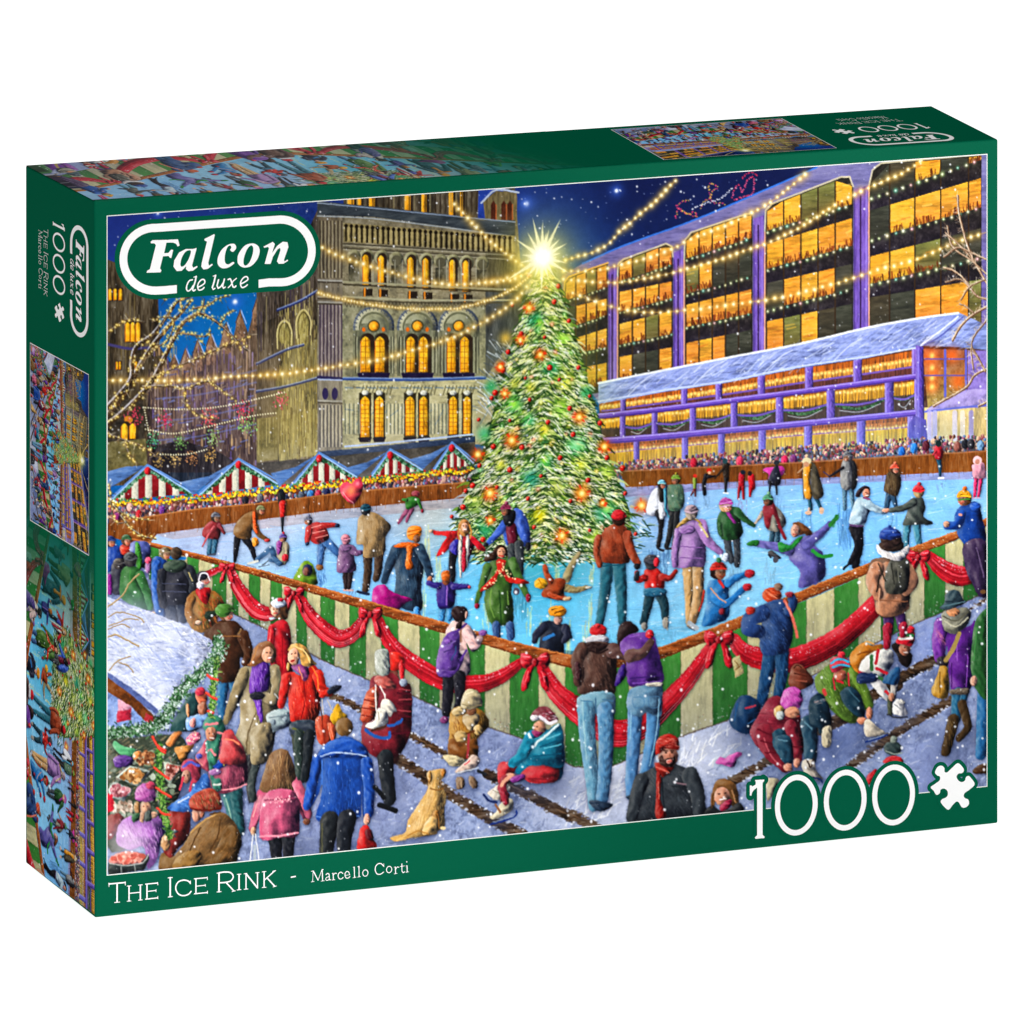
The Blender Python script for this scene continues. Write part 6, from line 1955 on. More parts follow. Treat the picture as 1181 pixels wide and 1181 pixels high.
STALL = """
@ 120 860 180
v 3c4438 20 -60 200 -60 420 -80 600 -60 620 200 480 560 300 700 20 760
t 7c8a70,20281c,a09078,506048,8a7c60,c8b088 420 14 40 150 20 -60 600 -60 600 200 480 560 300 700 20 740
d 8a9484,5c6a5c,a8b0a0,788470,9a8c80 160 8 24 40 60 560 20 560 300 400 500 40 700
v 60a878 80 -40 140 0 240 30 230 90 130 70 70 10
v e09050 220 60 260 40 300 70 280 110 230 110
v 6c4890 75 90 160 70 220 100 200 150 90 160
p 8a9478 230 120 310 50 390 40 390 160 290 150
d 8a5838,b88860,6a3c28 60 10 15 250 110 310 40 380 50 380 140 270 140
P c8d0c0 90 240 190 150 350 190 260 310
P 4c4c38 110 240 195 165 330 200 255 290
d b07c48,c8a070,8a5c34,d8b080 90 11 16 125 240 200 175 315 205 250 280
P b8c0b8 30 330 70 270 220 330 150 420 40 390
d c07c84,e0b0b0,905058,d8a0a8 90 9 14 50 330 80 290 195 335 140 390 60 370
P b0bca8 450 120 590 150 500 290 460 250
d a05048,c8988c,703830 80 8 13 470 140 570 160 500 260 470 240
v c88c4c 530 20 600 0 680 -10 640 60 590 120 560 90
v d88c50 470 -30 560 -130 590 -100 540 -20 500 10
v d87890 620 -50 680 -110 730 -90 720 -40 650 0
d f0b8c0,c85078,f8d8b0 40 5 8 630 -60 690 -110 725 -60 650 -10
d d8c8b8,b8a898,907868 50 8 16 60 440 200 420 220 500 80 520
k e0d8d0 8 70 500 90 450 90 500
d c03040 50 8 13 30 360 60 380 70 480 30 500
v 88403c 20 540 120 520 160 600 60 700 20 700
v b078bc 110 600 200 530 280 520 400 520 460 640 440 700 400 860 330 930 300 760 200 790 100 740
t d8a8e0,8c4c9c,c890d0,e8c8ec 160 9 50 70 120 590 280 530 440 640 380 860 300 760 130 720
g e8e0e8 150 780 120 0.6
g e8d8e8 240 720 70 0.45
g d8c8d8 110 640 80 0.4
v d88c84 40 850 160 800 300 820 320 870 200 900 60 900
d f0b0a0,c86c60,e8a090 90 10 18 50 860 160 820 300 830 300 870 160 890
P 3a4040 30 890 160 905 290 890 330 820 345 850 300 940 30 980
k c8c8c0 7 40 890 160 908 290 885 340 820
k b0b4b0 6 130 910 130 960
k b0b4b0 6 230 900 240 950
e e0b090 310 470 46 54
v a87c50 225 460 250 420 270 440 270 500 250 530
e 8c4c3c 300 460 6 5
e 8c4c3c 330 458 6 5
v b868a8 235 400 250 320 310 285 370 310 390 400 310 425
t e8a0d8,8c3c80 40 6 30 60 240 390 290 300 370 310 380 400
e c04c68 350 300 36 30
e dcae90 285 540 22 40
e dcae90 375 525 30 26
v 4c5450 310 510 350 490 360 560 310 570
v 44684c 210 520 270 510 260 560 220 580
# shopper in a pink coat
v 34686c 880 330 1040 320 1045 470 1060 650 950 650 920 480
l 2c5c60 90 70 1000 360 1010 500 1030 650
k 8cb0a0 12 920 400 950 500 970 600
v b0566c 800 60 850 -40 930 -80 1010 -50 1065 40 1085 180 1080 280 1000 330 900 365 820 330 790 200
t d87c8c,8a3c54,c06478 110 7 40 80 830 0 1000 -20 1070 260 900 350
k e898a0 10 840 340 1000 322 1078 290
v c46070 790 -60 730 20 690 90 740 170 800 190 830 100
k f0a8a0 10 720 60 700 100 740 150
v 3f7c6c 770 -30 850 -30 850 80 830 240 880 250 890 330 830 335 790 150
k e09090 14 790 40 850 30
k e09090 14 800 110 850 105
k e8e0d8 12 830 295 885 292
v a85068 960 -20 1040 20 1070 120 1000 170 940 120 930 60
P 2850a8 815 150 900 75 990 35 1002 95 920 155 850 195
k 6c94dc 7 830 150 900 95 985 55
k e8c860 10 880 75 910 150
k f0d880 8 860 100 900 60 930 70
e a878a8 840 200 50 26
e a878a8 990 112 34 34
# shopper in blue
v 8c3430 490 500 640 490 640 680 560 780 500 860 450 810 470 640
v 4878bc 480 470 540 420 640 360 700 280 760 210 800 250 800 320 740 400 690 480 620 500 520 495
t 8cb4e0,2c5090,6c9cd0 90 7 34 30 520 450 660 380 770 240 780 320 640 480
v b04458 580 180 600 120 660 100 720 130 735 200 710 270 670 280 650 200 600 200
k 5c60b0 20 600 160 650 125 715 150
e 5c60b0 720 80 26 22
e b88470 622 235 36 50
k c04458 18 598 240 575 330
k c04458 16 668 260 650 340
E 2c1814 606 224 6 4
E 2c1814 630 224 6 4
k 8c4038 5 604 262 622 264
k e8e8f0 9 560 430 640 390
# stallholder seen from behind
v 80603c 410 900 440 810 500 850 560 800 620 720 650 660 700 600 790 540 880 500 960 550 1020 640 1042 730 1010 830 985 890 760 915 560 932 430 945
v 6c4e2c 800 900 860 760 900 660 960 600 1020 660 1042 730 1010 830 985 890
v 94703f 520 930 540 860 620 800 700 790 740 830 700 920 600 932
t a88050,6a4c2c,94683c,785434 150 8 40 125 560 860 700 640 890 520 1010 680 980 860 620 900
k 4a3018 9 730 620 690 700 650 790
k 4a3018 8 880 560 860 680 800 800
k c8a068 9 655 660 760 565 875 502
k 5a3c20 12 800 520 880 500
e c8986c 465 735 36 60
e e8c098 475 700 20 24
e 6a7478 520 650 40 14
k 3a4448 10 490 640 540 690
e d09880 700 520 38 56
e b87860 740 515 20 26
v a84838 640 445 660 385 730 340 800 322 870 362 890 470 840 490 760 500 700 495 660 480
t 5c7c4c,e0886c,7c2018,6a3020 120 8 36 70 660 430 740 350 860 370 870 460 760 500
k 5c1c14 9 650 470 740 490 880 475
@ 120 700 180
v 2c4c4c 500 920 620 700 660 650 720 680 730 900 640 940 560 940
v 8cb0dc 625 840 680 820 790 790 800 880 700 920 625 930
v e8a098 650 860 690 840 690 910 650 900
v d87050 690 660 760 640 780 700 750 760 720 740
v a86c54 710 740 770 720 780 800 720 810
e c83c50 728 640 38 34
v e0a070 620 740 640 740 650 820 630 830
v 3f8068 750 900 770 840 830 815 890 850 920 940 880 1020 850 1181 790 1181 810 1000 760 930
k e08c90 18 770 890 860 880
k e08c90 16 860 950 900 960
k e08c90 16 810 1080 840 1120
e c08468 810 960 44 56
E 2c1814 795 955 7 5
E 2c1814 830 960 7 5
k fff 6 800 990 830 992
v c04c50 900 950 960 930 1010 1000 1060 1080 1060 1181 880 1181 890 1040
k f09070 12 920 1000 980 1010 1020 1040
"""

def paint_stall_roof():
    tile(0, 0, 1181)
    P = [(122, 688), (140, 694), (175, 706), (215, 722), (250, 741), (238, 760), (214, 785), (195, 805), (184, 822), (122, 778)]
    poly('bcc2da', P, False, .2, .3, col2='c8cce0')
    for x, y, r, c, a in [(190, 735, 30, 'd8dcec', .8), (160, 750, 26, 'e0e4f0', .7), (200, 770, 20, 'a0aed8', .7), (150, 710, 24, 'c0c6e0', .6), (185, 800, 14, 'e4e8f4', .8)]:
        glow(x, y, r, c, a)
    dashes('f4f6fc,ffffff,98a4cc,d8def0,8490c0', 420, 1.3, 12, 20, [(125, 692), (175, 708), (245, 740), (214, 784), (186, 815), (125, 775)], 40, .45)
    poly('5f6c9c', [(122, 774), (150, 792), (182, 818), (184, 826), (150, 804), (122, 784)], False, .3, .2)
    poly('8ca0cc', [(122, 790), (150, 806), (176, 830), (170, 845), (122, 850)], False, 0, .3)
    poly('b83048', [(135, 820), (151, 816), (151, 830), (135, 833)], False, .2, .3)
    poly('d8a0b0', [(136, 806), (150, 812), (150, 818), (136, 820)], False, .2, .3)
    poly('784420', [(122, 780), (150, 800), (176, 824), (180, 832), (168, 832), (150, 814), (122, 796)], False, .5, .3)
    poly('a02c34', [(168, 822), (178, 828), (174, 836), (166, 830)], False, .3, .2)
    for Q, w, n in [([(250, 738), (254, 748), (246, 762), (232, 776), (216, 790), (204, 806), (192, 824), (180, 838)], 9, 1500), ([(122, 846), (140, 844), (160, 842), (182, 838)], 8, 800), ([(250, 760), (246, 790), (244, 826)], 4.6, 260), ([(184, 858), (184, 890), (188, 930), (196, 965)], 5.5, 420)]:
        line('1c3020' if w > 6 else '2c4424', w * 1.15, Q)
        S = path_at(Q, .5)
        for _ in range(n):
            x, y = S[RNG.randint(len(S))] + RNG.normal(0, w * .4, 2)
            a = RNG.uniform(0, 6.28); L = RNG.uniform(1.5, 3.5)
            c = RNG.choice(['1f3c24', '2c5430', '3f6c40', '5c8a58', '9cb4a4', 'dfe8e4', '16301c', 'b8c8bc'] if w > 6 else ['2c5430', '4a7c34', '6c9c44', '8cb05c', '1f3c20', 'a8c078'])
            line(c, RNG.uniform(.8, 1.6), [(x, y), (x + np.cos(a) * L, y + np.sin(a) * L)], alpha=.85)
    for Q in ([(239, 778), (244, 782), (251, 784)], [(238, 799), (244, 804), (250, 806)], [(240, 820), (246, 822)], [(176, 850), (182, 860), (191, 865)], [(178, 885), (186, 892), (194, 898)], [(180, 908), (188, 914), (197, 919)], [(181, 932), (188, 938), (196, 940)], [(182, 862), (190, 868)]):
        line('c83028', 2.6, Q); line('f07058', 1, [(a - .4, b - .6) for a, b in Q])
    for Q, w in [([(124, 700), (140, 688), (150, 672), (160, 662)], 1.6), ([(124, 726), (140, 720), (150, 724)], 1), ([(124, 712), (138, 706), (160, 712), (166, 718)], 1), ([(124, 735), (134, 732), (146, 738), (160, 745)], 1.6), ([(126, 773), (136, 762), (150, 757)], 1.2), ([(137, 764), (148, 768), (154, 776)], 1), ([(126, 722), (148, 714), (160, 715)], 1)]:
        line('8a6a40', w, Q); line('d8c8a0', w * .5, [(a, b - .5) for a, b in Q])

def paint_balloon():
    tile(320, 390, 200)
    poly('d83c58', [(505, 990), (530, 962), (565, 962), (582, 1000), (570, 1060), (515, 1130), (450, 1085), (425, 1030), (440, 990), (475, 980)], True, .7, .15)
    glow(500, 1040, 36, 'f0a068', .8); glow(545, 990, 16, 'ffb0b8', .7); glow(470, 1010, 16, 'f07088', .7)
    line('f8b8b8', 7, [(445, 1050), (480, 1095), (515, 1122)], alpha=.6); line('e8e0e0', 4, [(518, 1130), (520, 1181)], alpha=.7)

def paint_snow():
    tile(0, 0, 1181)
    n = 3000
    X = RNG.uniform(124, 1137, n); Y = RNG.uniform(180, 1010, n)
    for x, y in zip(X, Y):
        k = RNG.rand()
        r = .45 + .75 * k ** 3 + (.5 if y > 640 and k > .8 else 0)
        ell('f8faff', x, y, r, r * RNG.uniform(.8, 1.3), form=0, tex=0, alpha=.55 + .4 * k)
    for _ in range(110):
        x, y = RNG.uniform(125, 1137), RNG.uniform(560, 1000)
        ell('ffffff', x, y, 1.2, 1.2, form=0, tex=0, alpha=.95)

def paint_all():
    for f in (paint_sky, paint_hall, paint_offices, paint_pavilion, paint_far_rink, paint_tree):
        f()
    paint_reflections()
    run(SKATERS)
    run(SKATERS2)
    paint_balloon()
    paint_lights()
    paint_barrier()
    run(NEAR)
    run(NEAR2)
    tile(0, 0, 1181)
    run(STALL)
    paint_stall_roof()
    # broken brush texture over the whole painting
    brushwork(.5, .45)
    g = A.mean(-1, keepdims=True)
    A[:] = np.clip(g + (A - g) * 1.1, 0, 1) ** 1.12
    A[:] = np.clip(A * (1 + .07 * NO[..., None] + .07 * ND[..., None]), 0, 1)
    paint_snow()
# ---------------------------------------------------------------- materials
def card_material(name, rgb=None, attr=None, mottle=.05, gloss=.0018):
    """Matt varnished card: ink colour under a very faint satin sheen."""
    m = bpy.data.materials.new(name)
    m.use_nodes = True
    n, l = m.node_tree.nodes, m.node_tree.links
    n.remove(n['Principled BSDF'])
    out = n['Material Output']
    df = n.new('ShaderNodeBsdfDiffuse'); gl = n.new('ShaderNodeBsdfGlossy'); mix = n.new('ShaderNodeMixShader')
    gl.inputs['Roughness'].default_value = .38
    mix.inputs[0].default_value = gloss
    l.new(df.outputs[0], mix.inputs[1]); l.new(gl.outputs[0], mix.inputs[2]); l.new(mix.outputs[0], out.inputs['Surface'])
    tc = n.new('ShaderNodeTexCoord')
    if attr:
        at = n.new('ShaderNodeAttribute'); at.attribute_name = attr
        l.new(at.outputs['Color'], df.inputs['Color'])
    else:
        no = n.new('ShaderNodeTexNoise'); no.inputs['Scale'].default_value = 900
        l.new(tc.outputs['Object'], no.inputs['Vector'])
        mx = n.new('ShaderNodeMix'); mx.data_type = 'RGBA'
        mx.inputs[6].default_value = (*[c * (1 - mottle) for c in rgb], 1)
        mx.inputs[7].default_value = (*[c * (1 + mottle) for c in rgb], 1)
        l.new(no.outputs[0], mx.inputs[0]); l.new(mx.outputs[2], df.inputs['Color'])
    nz = n.new('ShaderNodeTexNoise'); nz.inputs['Scale'].default_value = 160; nz.inputs['Detail'].default_value = 3
    l.new(tc.outputs['Object'], nz.inputs['Vector'])
    bp = n.new('ShaderNodeBump'); bp.inputs['Strength'].default_value = .03; bp.inputs['Distance'].default_value = .0004
    l.new(nz.outputs[0], bp.inputs['Height']); l.new(bp.outputs[0], df.inputs['Normal'])
    return m

M_GREEN = card_material('green_printed_card', GREEN)
M_WHITE = card_material('white_ink', (.93, .93, .92), mottle=.01)
M_LINE = card_material('pale_ink', (.80, .84, .80), mottle=.01)
M_PIC = card_material('picture_print', attr='print')

def mesh_obj(name, verts, faces, m, parent, smooth=False):
    me = bpy.data.meshes.new(name)
    me.from_pydata([tuple(c * .001 for c in v) for v in verts], [], faces)
    me.materials.append(m)
    me.validate(); me.update()
    o = bpy.data.objects.new(name, me)
    COL.objects.link(o)
    if parent is not None:
        o.parent = parent
    return o

box = bpy.data.objects.new('puzzle_box', None)
box.empty_display_size = .05
COL.objects.link(box)
box['label'] = 'green cardboard jigsaw puzzle box with a printed ice rink picture on its front'
box['category'] = 'puzzle box'

# carton: one closed card body with softly rounded edges
bm = bmesh.new()
c8 = [bm.verts.new(tuple(q * .001 for q in c)) for c in (FBL, FBR, FTR, FTL, LBL, RBB, RTB, LTL)]
for f in ((0, 1, 2, 3), (5, 4, 7, 6), (4, 0, 3, 7), (1, 5, 6, 2), (3, 2, 6, 7), (4, 5, 1, 0)):
    bm.faces.new([c8[i] for i in f])
bmesh.ops.recalc_face_normals(bm, faces=bm.faces)
bmesh.ops.bevel(bm, geom=list(bm.edges), offset=.0007, segments=3, profile=.5, affect='EDGES')
me = bpy.data.meshes.new('carton'); bm.to_mesh(me); bm.free()
me.materials.append(M_GREEN)
for p in me.polygons:
    p.use_smooth = p.area < 1e-4
carton = bpy.data.objects.new('carton', me)
COL.objects.link(carton); carton.parent = box

def lin(c):
    c = np.clip(c, 0, 1)
    return np.where(c <= .04045, c / 12.92, ((c + .055) / 1.055) ** 2.4)

def sheet(name, plate, fn, u, v, e, parent):
    """Printed panel: a fine grid of card whose vertices carry the plate's ink colours."""
    h, wd = plate.shape[:2]
    U, V = np.meshgrid(u, v)
    P = fn(U.ravel(), V.ravel(), e)
    co = np.zeros((h * wd, 3), np.float32)
    for k in range(3):
        co[:, k] = np.asarray(P[k], np.float32) * .001
    me = bpy.data.meshes.new(name)
    me.vertices.add(h * wd)
    me.vertices.foreach_set('co', co.ravel())
    i = (np.arange(h - 1)[:, None] * wd + np.arange(wd - 1)[None, :]).ravel()
    q = np.stack([i, i + wd, i + wd + 1, i + 1], 1).astype(np.int32)
    me.loops.add(q.size); me.polygons.add(len(q))
    me.loops.foreach_set('vertex_index', q.ravel())
    me.polygons.foreach_set('loop_start', np.arange(0, q.size, 4, dtype=np.int32))
    me.update(calc_edges=True)
    a = me.color_attributes.new('print', 'FLOAT_COLOR', 'POINT')
    rgba = np.ones((h * wd, 4), np.float32)
    rgba[:, :3] = lin(plate.reshape(-1, 3))
    a.data.foreach_set('color', rgba.ravel())
    me.materials.append(M_PIC)
    o = bpy.data.objects.new(name, me)
    COL.objects.link(o); o.parent = parent
    return o

# ---------------------------------------------------------------- lettering as thin ink shapes
RES = 7.0   # mask samples per millimetre

class Ink:
    """Collects strokes and outlines in front-panel millimetres, then becomes a flat mesh of ink."""
    def __init__(self, x0, y0, x1, y1):
        self.o = np.array([x0, y0]); self.h = int((y1 - y0) * RES); self.w = int((x1 - x0) * RES)
        self.m = np.zeros((self.h, self.w), np.float32)

    def _p(self, pts, cl=None):
        p = np.asarray(pts, float).reshape(-1, 2) * TILE[2] + np.array(TILE[:2])
        if cl is not None:
            p = spline(p, cl, 8)
        return (apply_h(HF, p) - self.o) * RES

    def add(self, cm, erase=False):
        if cm is None:
            return
        a, b, m = cm
        t = self.m[b:b + m.shape[0], a:a + m.shape[1]]
        if erase:
            t[:] = t * (1 - m)
        else:
            np.maximum(t, m, out=t)

    def s(self, wd, *pts, cl=False, w1=None):
        """stroke, width in chart-tile units"""
        P = self._p(pts, cl if len(pts) > 4 else None)
        k = TILE[2] / 2.93 * RES / 2
        self.add(cov_stroke(P, list(np.linspace(wd, w1 or wd, len(P)) * k), self.h, self.w))
        return self

    def ring(self, cx, cy, rx, ry, wd, sl=-.08, tilt=0.):
        t = np.linspace(0, 2 * np.pi, 49)
        x = rx * np.cos(t); y = ry * np.sin(t)
        r = math.radians(tilt)
        xx = x * math.cos(r) - y * math.sin(r); yy = x * math.sin(r) + y * math.cos(r)
        P = self._p(np.c_[cx + xx, cy + yy + sl * xx])
        k = TILE[2] / 2.93 * RES / 2
        self.add(cov_stroke(P, [wd * k] * len(P), self.h, self.w))
        return self

    def f(self, *pts, sm=False, erase=False):
        self.add(cov_poly(self._p(pts, True if sm else None), self.h, self.w), erase)
        return self

    def shape(self):
        """Outline polygons of the mask by marching squares: verts (mm) and faces."""
        m = np.pad(self.m, 1)
        I = m > .5
        c = I[:-1, :-1].astype(int) + I[:-1, 1:] * 2 + I[1:, 1:] * 4 + I[1:, :-1] * 8
        V, F, idx = [], [], {}

        def vert(x, y):
            k = (round(x, 3), round(y, 3))
            if k not in idx:
                idx[k] = len(V)
                V.append(((x - .5) / RES + self.o[0], (y - .5) / RES + self.o[1]))
            return idx[k]

        def cut(x0, y0, x1, y1):
            a, b = m[y0, x0], m[y1, x1]
            t = (.5 - a) / (b - a)
            return x0 + (x1 - x0) * t, y0 + (y1 - y0) * t
        H2, W2 = c.shape
        for y in range(H2):
            row = c[y]
            nz = np.nonzero(row)[0]
            x = 0
            i = 0
            while i < len(nz):
                x = nz[i]
                if row[x] == 15:
                    j = i
                    while j + 1 < len(nz) and nz[j + 1] == nz[j] + 1 and row[nz[j + 1]] == 15:
                        j += 1
                    x2 = nz[j] + 1
                    F.append([vert(x, y), vert(x2, y), vert(x2, y + 1), vert(x, y + 1)])
                    i = j + 1
                    continue
                pts = []
                cor = [(x, y), (x + 1, y), (x + 1, y + 1), (x, y + 1)]
                for k in range(4):
                    (xa, ya), (xb, yb) = cor[k], cor[(k + 1) % 4]
                    if I[ya, xa]:
                        pts.append((xa, ya))
                    if I[ya, xa] != I[yb, xb]:
                        pts.append(cut(xa, ya, xb, yb))
                fv = []
                for p in pts:
                    q = vert(*p)
                    if q not in fv:
                        fv.append(q)
                if len(fv) > 2:
                    F.append(fv)
                i += 1
        return V, F

def ink_obj(name, VF, place, m, parent):
    V, F = VF
    vs = [place(x, y) for x, y in V]
    # face the ink outwards whatever way the panel is turned
    o = mesh_obj(name, vs, F, m, parent)
    return o

def stadium(R, close=True, n=26):
    """Rounded bar around the maker's name, in chart units."""
    L = np.array([178.3, 298.9]); Q = np.array([323.3, 289.3])
    a = np.radians(np.linspace(88, 272, n)); b = np.radians(np.linspace(-92, 88, n))
    return np.vstack([np.c_[L[0] + R * np.cos(a), L[1] + R * np.sin(a)], np.c_[Q[0] + R * np.cos(b), Q[1] + R * np.sin(b)]])

# maker's badge ------------------------------------------------------
badge = Ink(4, 2, 100, 50)
tile(0, 0, 1181)
badge.add(cov_poly(badge._p(stadium(46.2)), badge.h, badge.w))
badge_vf = badge.shape()

ring = Ink(4, 2, 100, 50)
P = np.vstack([stadium(36.2)])
P = np.vstack([[(203.6, 333.3)], [(190, 334.6)], P[:26], P[26:], [(310, 325.6)], [(298, 327.2)]])
kk = 8.9 / 2.93 * RES / 2
ring.add(cov_stroke(ring._p(P), [kk] * len(P), ring.h, ring.w))
tile(120, 220, 200)
ring.f((495, 620), (545, 616), (545, 720), (495, 724), erase=True)
tile(200, 220, 200)
ring.f((530, 590), (578, 586), (580, 680), (530, 684), erase=True)
ring_vf = ring.shape()

name_ink = Ink(4, 2, 100, 50)
k = name_ink
tile(120, 220, 200)
k.f((316, 346), (330, 336), (420, 334), (502, 330), (514, 372), (500, 379), (490, 361), (468, 352), (424, 353), (408, 425), (438, 422), (456, 400), (470, 402), (457, 458), (446, 455), (438, 443), (400, 446), (380, 528), (390, 541), (384, 555), (288, 558), (292, 546), (312, 532), (352, 370), (342, 358), (318, 357))
k.f((604, 396), (630, 389), (614, 450), (598, 508), (606, 524), (632, 511), (636, 519), (604, 544), (572, 547), (556, 532), (560, 512), (527, 544), (494, 547), (472, 516), (477, 474), (510, 420), (556, 396), sm=False)
k.f((590, 408), (556, 413), (529, 455), (519, 500), (528, 517), (552, 502), (578, 458), sm=True, erase=True)
k.f((682, 328), (750, 294), (753, 303), (709, 490), (713, 510), (735, 496), (739, 505), (706, 531), (676, 536), (661, 516), (665, 488), (700, 346), (683, 338))
k.f((897, 374), (896, 396), (876, 415), (858, 404), (866, 385), (856, 372), (836, 390), (822, 440), (823, 486), (845, 501), (876, 484), (884, 495), (845, 522), (803, 527), (774, 500), (775, 452), (800, 402), (842, 368), (880, 360), sm=True)
k.f((920, 420), (960, 372), (1012, 358), (1050, 378), (1058, 420), (1040, 470), (1000, 512), (950, 522), (914, 500), (908, 460), sm=True)
k.f((998, 372), (972, 400), (952, 455), (950, 498), (966, 508), (992, 482), (1012, 425), (1014, 384), sm=True, erase=True)
tile(200, 220, 200)
k.f((612, 380), (676, 347), (690, 362), (670, 425), (706, 374), (744, 346), (776, 350), (782, 382), (752, 470), (756, 482), (776, 467), (780, 476), (748, 496), (716, 497), (704, 480), (728, 404), (726, 388), (708, 398), (676, 450), (661, 498), (620, 498), (650, 390), (642, 382), (618, 388))
k.s(9, (128, 606), (108, 612), (92, 640), (88, 668), (98, 682), (116, 672), (134, 645), cl=False)
k.s(10, (154, 583), (146, 622), (131, 668), (136, 680), (148, 674)).s(6, (138, 588), (154, 583))
k.s(9, (168, 656), (192, 644), (212, 626), (208, 606), (190, 606), (170, 628), (164, 656), (174, 676), (196, 670), (208, 658))
k.s(11, (286, 576), (276, 620), (264, 658)).s(8, (264, 658), (270, 672), (282, 664)).s(6, (270, 581), (286, 576))
k.s(10, (306, 606), (296, 645)).s(9, (296, 645), (304, 664), (322, 652), (338, 626)).s(10, (346, 601), (334, 650)).s(8, (334, 650), (340, 664), (352, 655))
k.s(10, (372, 604), (386, 600), (396, 625), (404, 652), (416, 656), (424, 648)).s(7, (428, 596), (408, 612), (388, 644), (372, 660))
k.s(9, (458, 634), (482, 622), (506, 604), (500, 586), (482, 588), (462, 610), (456, 636), (466, 658), (488, 652), (502, 640))
name_vf = k.shape()

# piece count --------------------------------------------------------
def digits(grow=0.0):
    q = Ink(258, 205, 366, 266)
    one = [(145, 742), (156, 742), (162, 750), (184, 737), (186, 720), (180, 706), (243, 702), (243, 713), (232, 724), (232, 1078), (246, 1092), (243, 1101), (182, 1106), (180, 1095), (195, 1082), (195, 756), (172, 774), (160, 792), (156, 812), (145, 812)]
    piece = [(510, 460), (530, 420), (560, 411), (580, 428), (582, 456), (602, 460), (640, 425), (683, 392), (722, 428), (725, 455), (708, 468), (688, 470), (672, 492), (684, 520), (710, 534), (735, 522), (742, 498), (760, 488), (778, 500), (808, 550), (770, 590), (735, 615), (726, 638), (736, 655), (760, 666), (765, 698), (745, 722), (716, 726), (700, 706), (688, 686), (668, 682), (640, 710), (607, 742), (555, 690), (562, 664), (588, 652), (606, 632), (602, 600), (578, 583), (552, 592), (545, 618), (520, 630), (500, 600), (478, 573), (510, 548), (545, 520), (546, 492), (526, 484)]
    tile(840, 780, 200)
    if grow:
        q.f(*one).s(grow * 2, *one, one[0])
    else:
        q.f(*one)
    tile(0, 0, 1181)
    for cx, cy in ((918.2, 928.4), (974.6, 922.7), (1030.4, 916.7)):
        if grow:
            t = np.linspace(0, 2 * np.pi, 40, endpoint=False)
            q.f(*[(cx + 29.2 * math.cos(a), cy + 39.4 * math.sin(a) - .095 * 29 * math.cos(a)) for a in t])
        else:
            q.ring(cx, cy, 21.8, 31.9, 6.1, -.095)
    tile(1000, 820, 181)
    if grow:
        q.f(*piece, sm=True).s(grow * 2.1, *piece, piece[0])
    return q, piece

cd, _ = digits(26.0)
count_back_vf = cd.shape()
cw, piece = digits()
count_vf = cw.shape()
pw = Ink(258, 205, 366, 266)
tile(1000, 820, 181)
pw.f(*piece, sm=True)
piece_vf = pw.shape()

# title and painter's line --------------------------------------------
ti = Ink(2, 238, 84, 267)
tile(110, 990, 220)
t = ti
t.s(7.6, (84, 158), (184, 149)).s(3.8, (83, 152), (84, 174)).s(3.8, (184, 143), (185, 166)).s(8.4, (134, 155), (134, 268)).s(4.2, (118, 273), (150, 270))
for x, ya, yb in ((208, 171, 263), (278, 165, 256)):
    t.s(7.6, (x, ya), (x, yb)).s(4.2, (x - 12, ya), (x + 12, ya - 2)).s(4.2, (x - 12, yb + 2), (x + 12, yb))
t.s(5.9, (208, 216), (278, 209))
t.s(7.6, (319, 160), (319, 250)).s(5.9, (310, 159), (384, 152)).s(5.0, (319, 204), (374, 198)).s(5.9, (310, 252), (385, 244)).s(3.8, (385, 147), (386, 164)).s(3.8, (386, 234), (386, 250)).s(3.8, (375, 192), (375, 206))
t.s(9.2, (463, 119), (463, 236)).s(4.6, (450, 120), (477, 118)).s(4.6, (450, 239), (477, 236))
t.s(7.6, (587, 152), (572, 139), (545, 134), (515, 144), (499, 168), (498, 192), (510, 216), (532, 229), (556, 229), (578, 220), (592, 204), cl=False).s(3.8, (588, 138), (588, 158))
t.s(7.6, (622, 128), (622, 218)).s(5.9, (612, 126), (691, 119)).s(5.0, (622, 172), (680, 166)).s(5.9, (612, 219), (692, 211)).s(3.8, (692, 114), (693, 132)).s(3.8, (693, 201), (693, 217)).s(3.8, (680, 160), (681, 173))
t.s(9.2, (765, 90), (765, 206)).s(4.6, (752, 91), (778, 89)).s(4.6, (752, 208), (778, 205))
t.s(7.6, (765, 89), (800, 84), (836, 88), (853, 112), (838, 138), (805, 148), (765, 151), cl=False).s(7.6, (808, 148), (856, 200)).s(4.2, (846, 205), (866, 200))
t.s(8.4, (889, 98), (889, 192)).s(4.2, (877, 99), (901, 97)).s(4.2, (877, 195), (901, 192))
t.s(6.7, (932, 94), (932, 189)).s(8.4, (932, 94), (1003, 182)).s(6.7, (1003, 88), (1003, 182)).s(4.2, (920, 95), (938, 93)).s(4.2, (920, 191), (944, 189)).s(4.2, (992, 89), (1014, 87))
t.s(7.6, (1044, 82), (1044, 178)).s(6.7, (1108, 78), (1046, 134)).s(7.6, (1062, 120), (1110, 172)).s(4.2, (1032, 83), (1056, 81)).s(4.2, (1032, 180), (1056, 178)).s(4.2, (1098, 80), (1116, 75)).s(4.2, (1100, 176), (1120, 170))
title_vf = ti.shape()

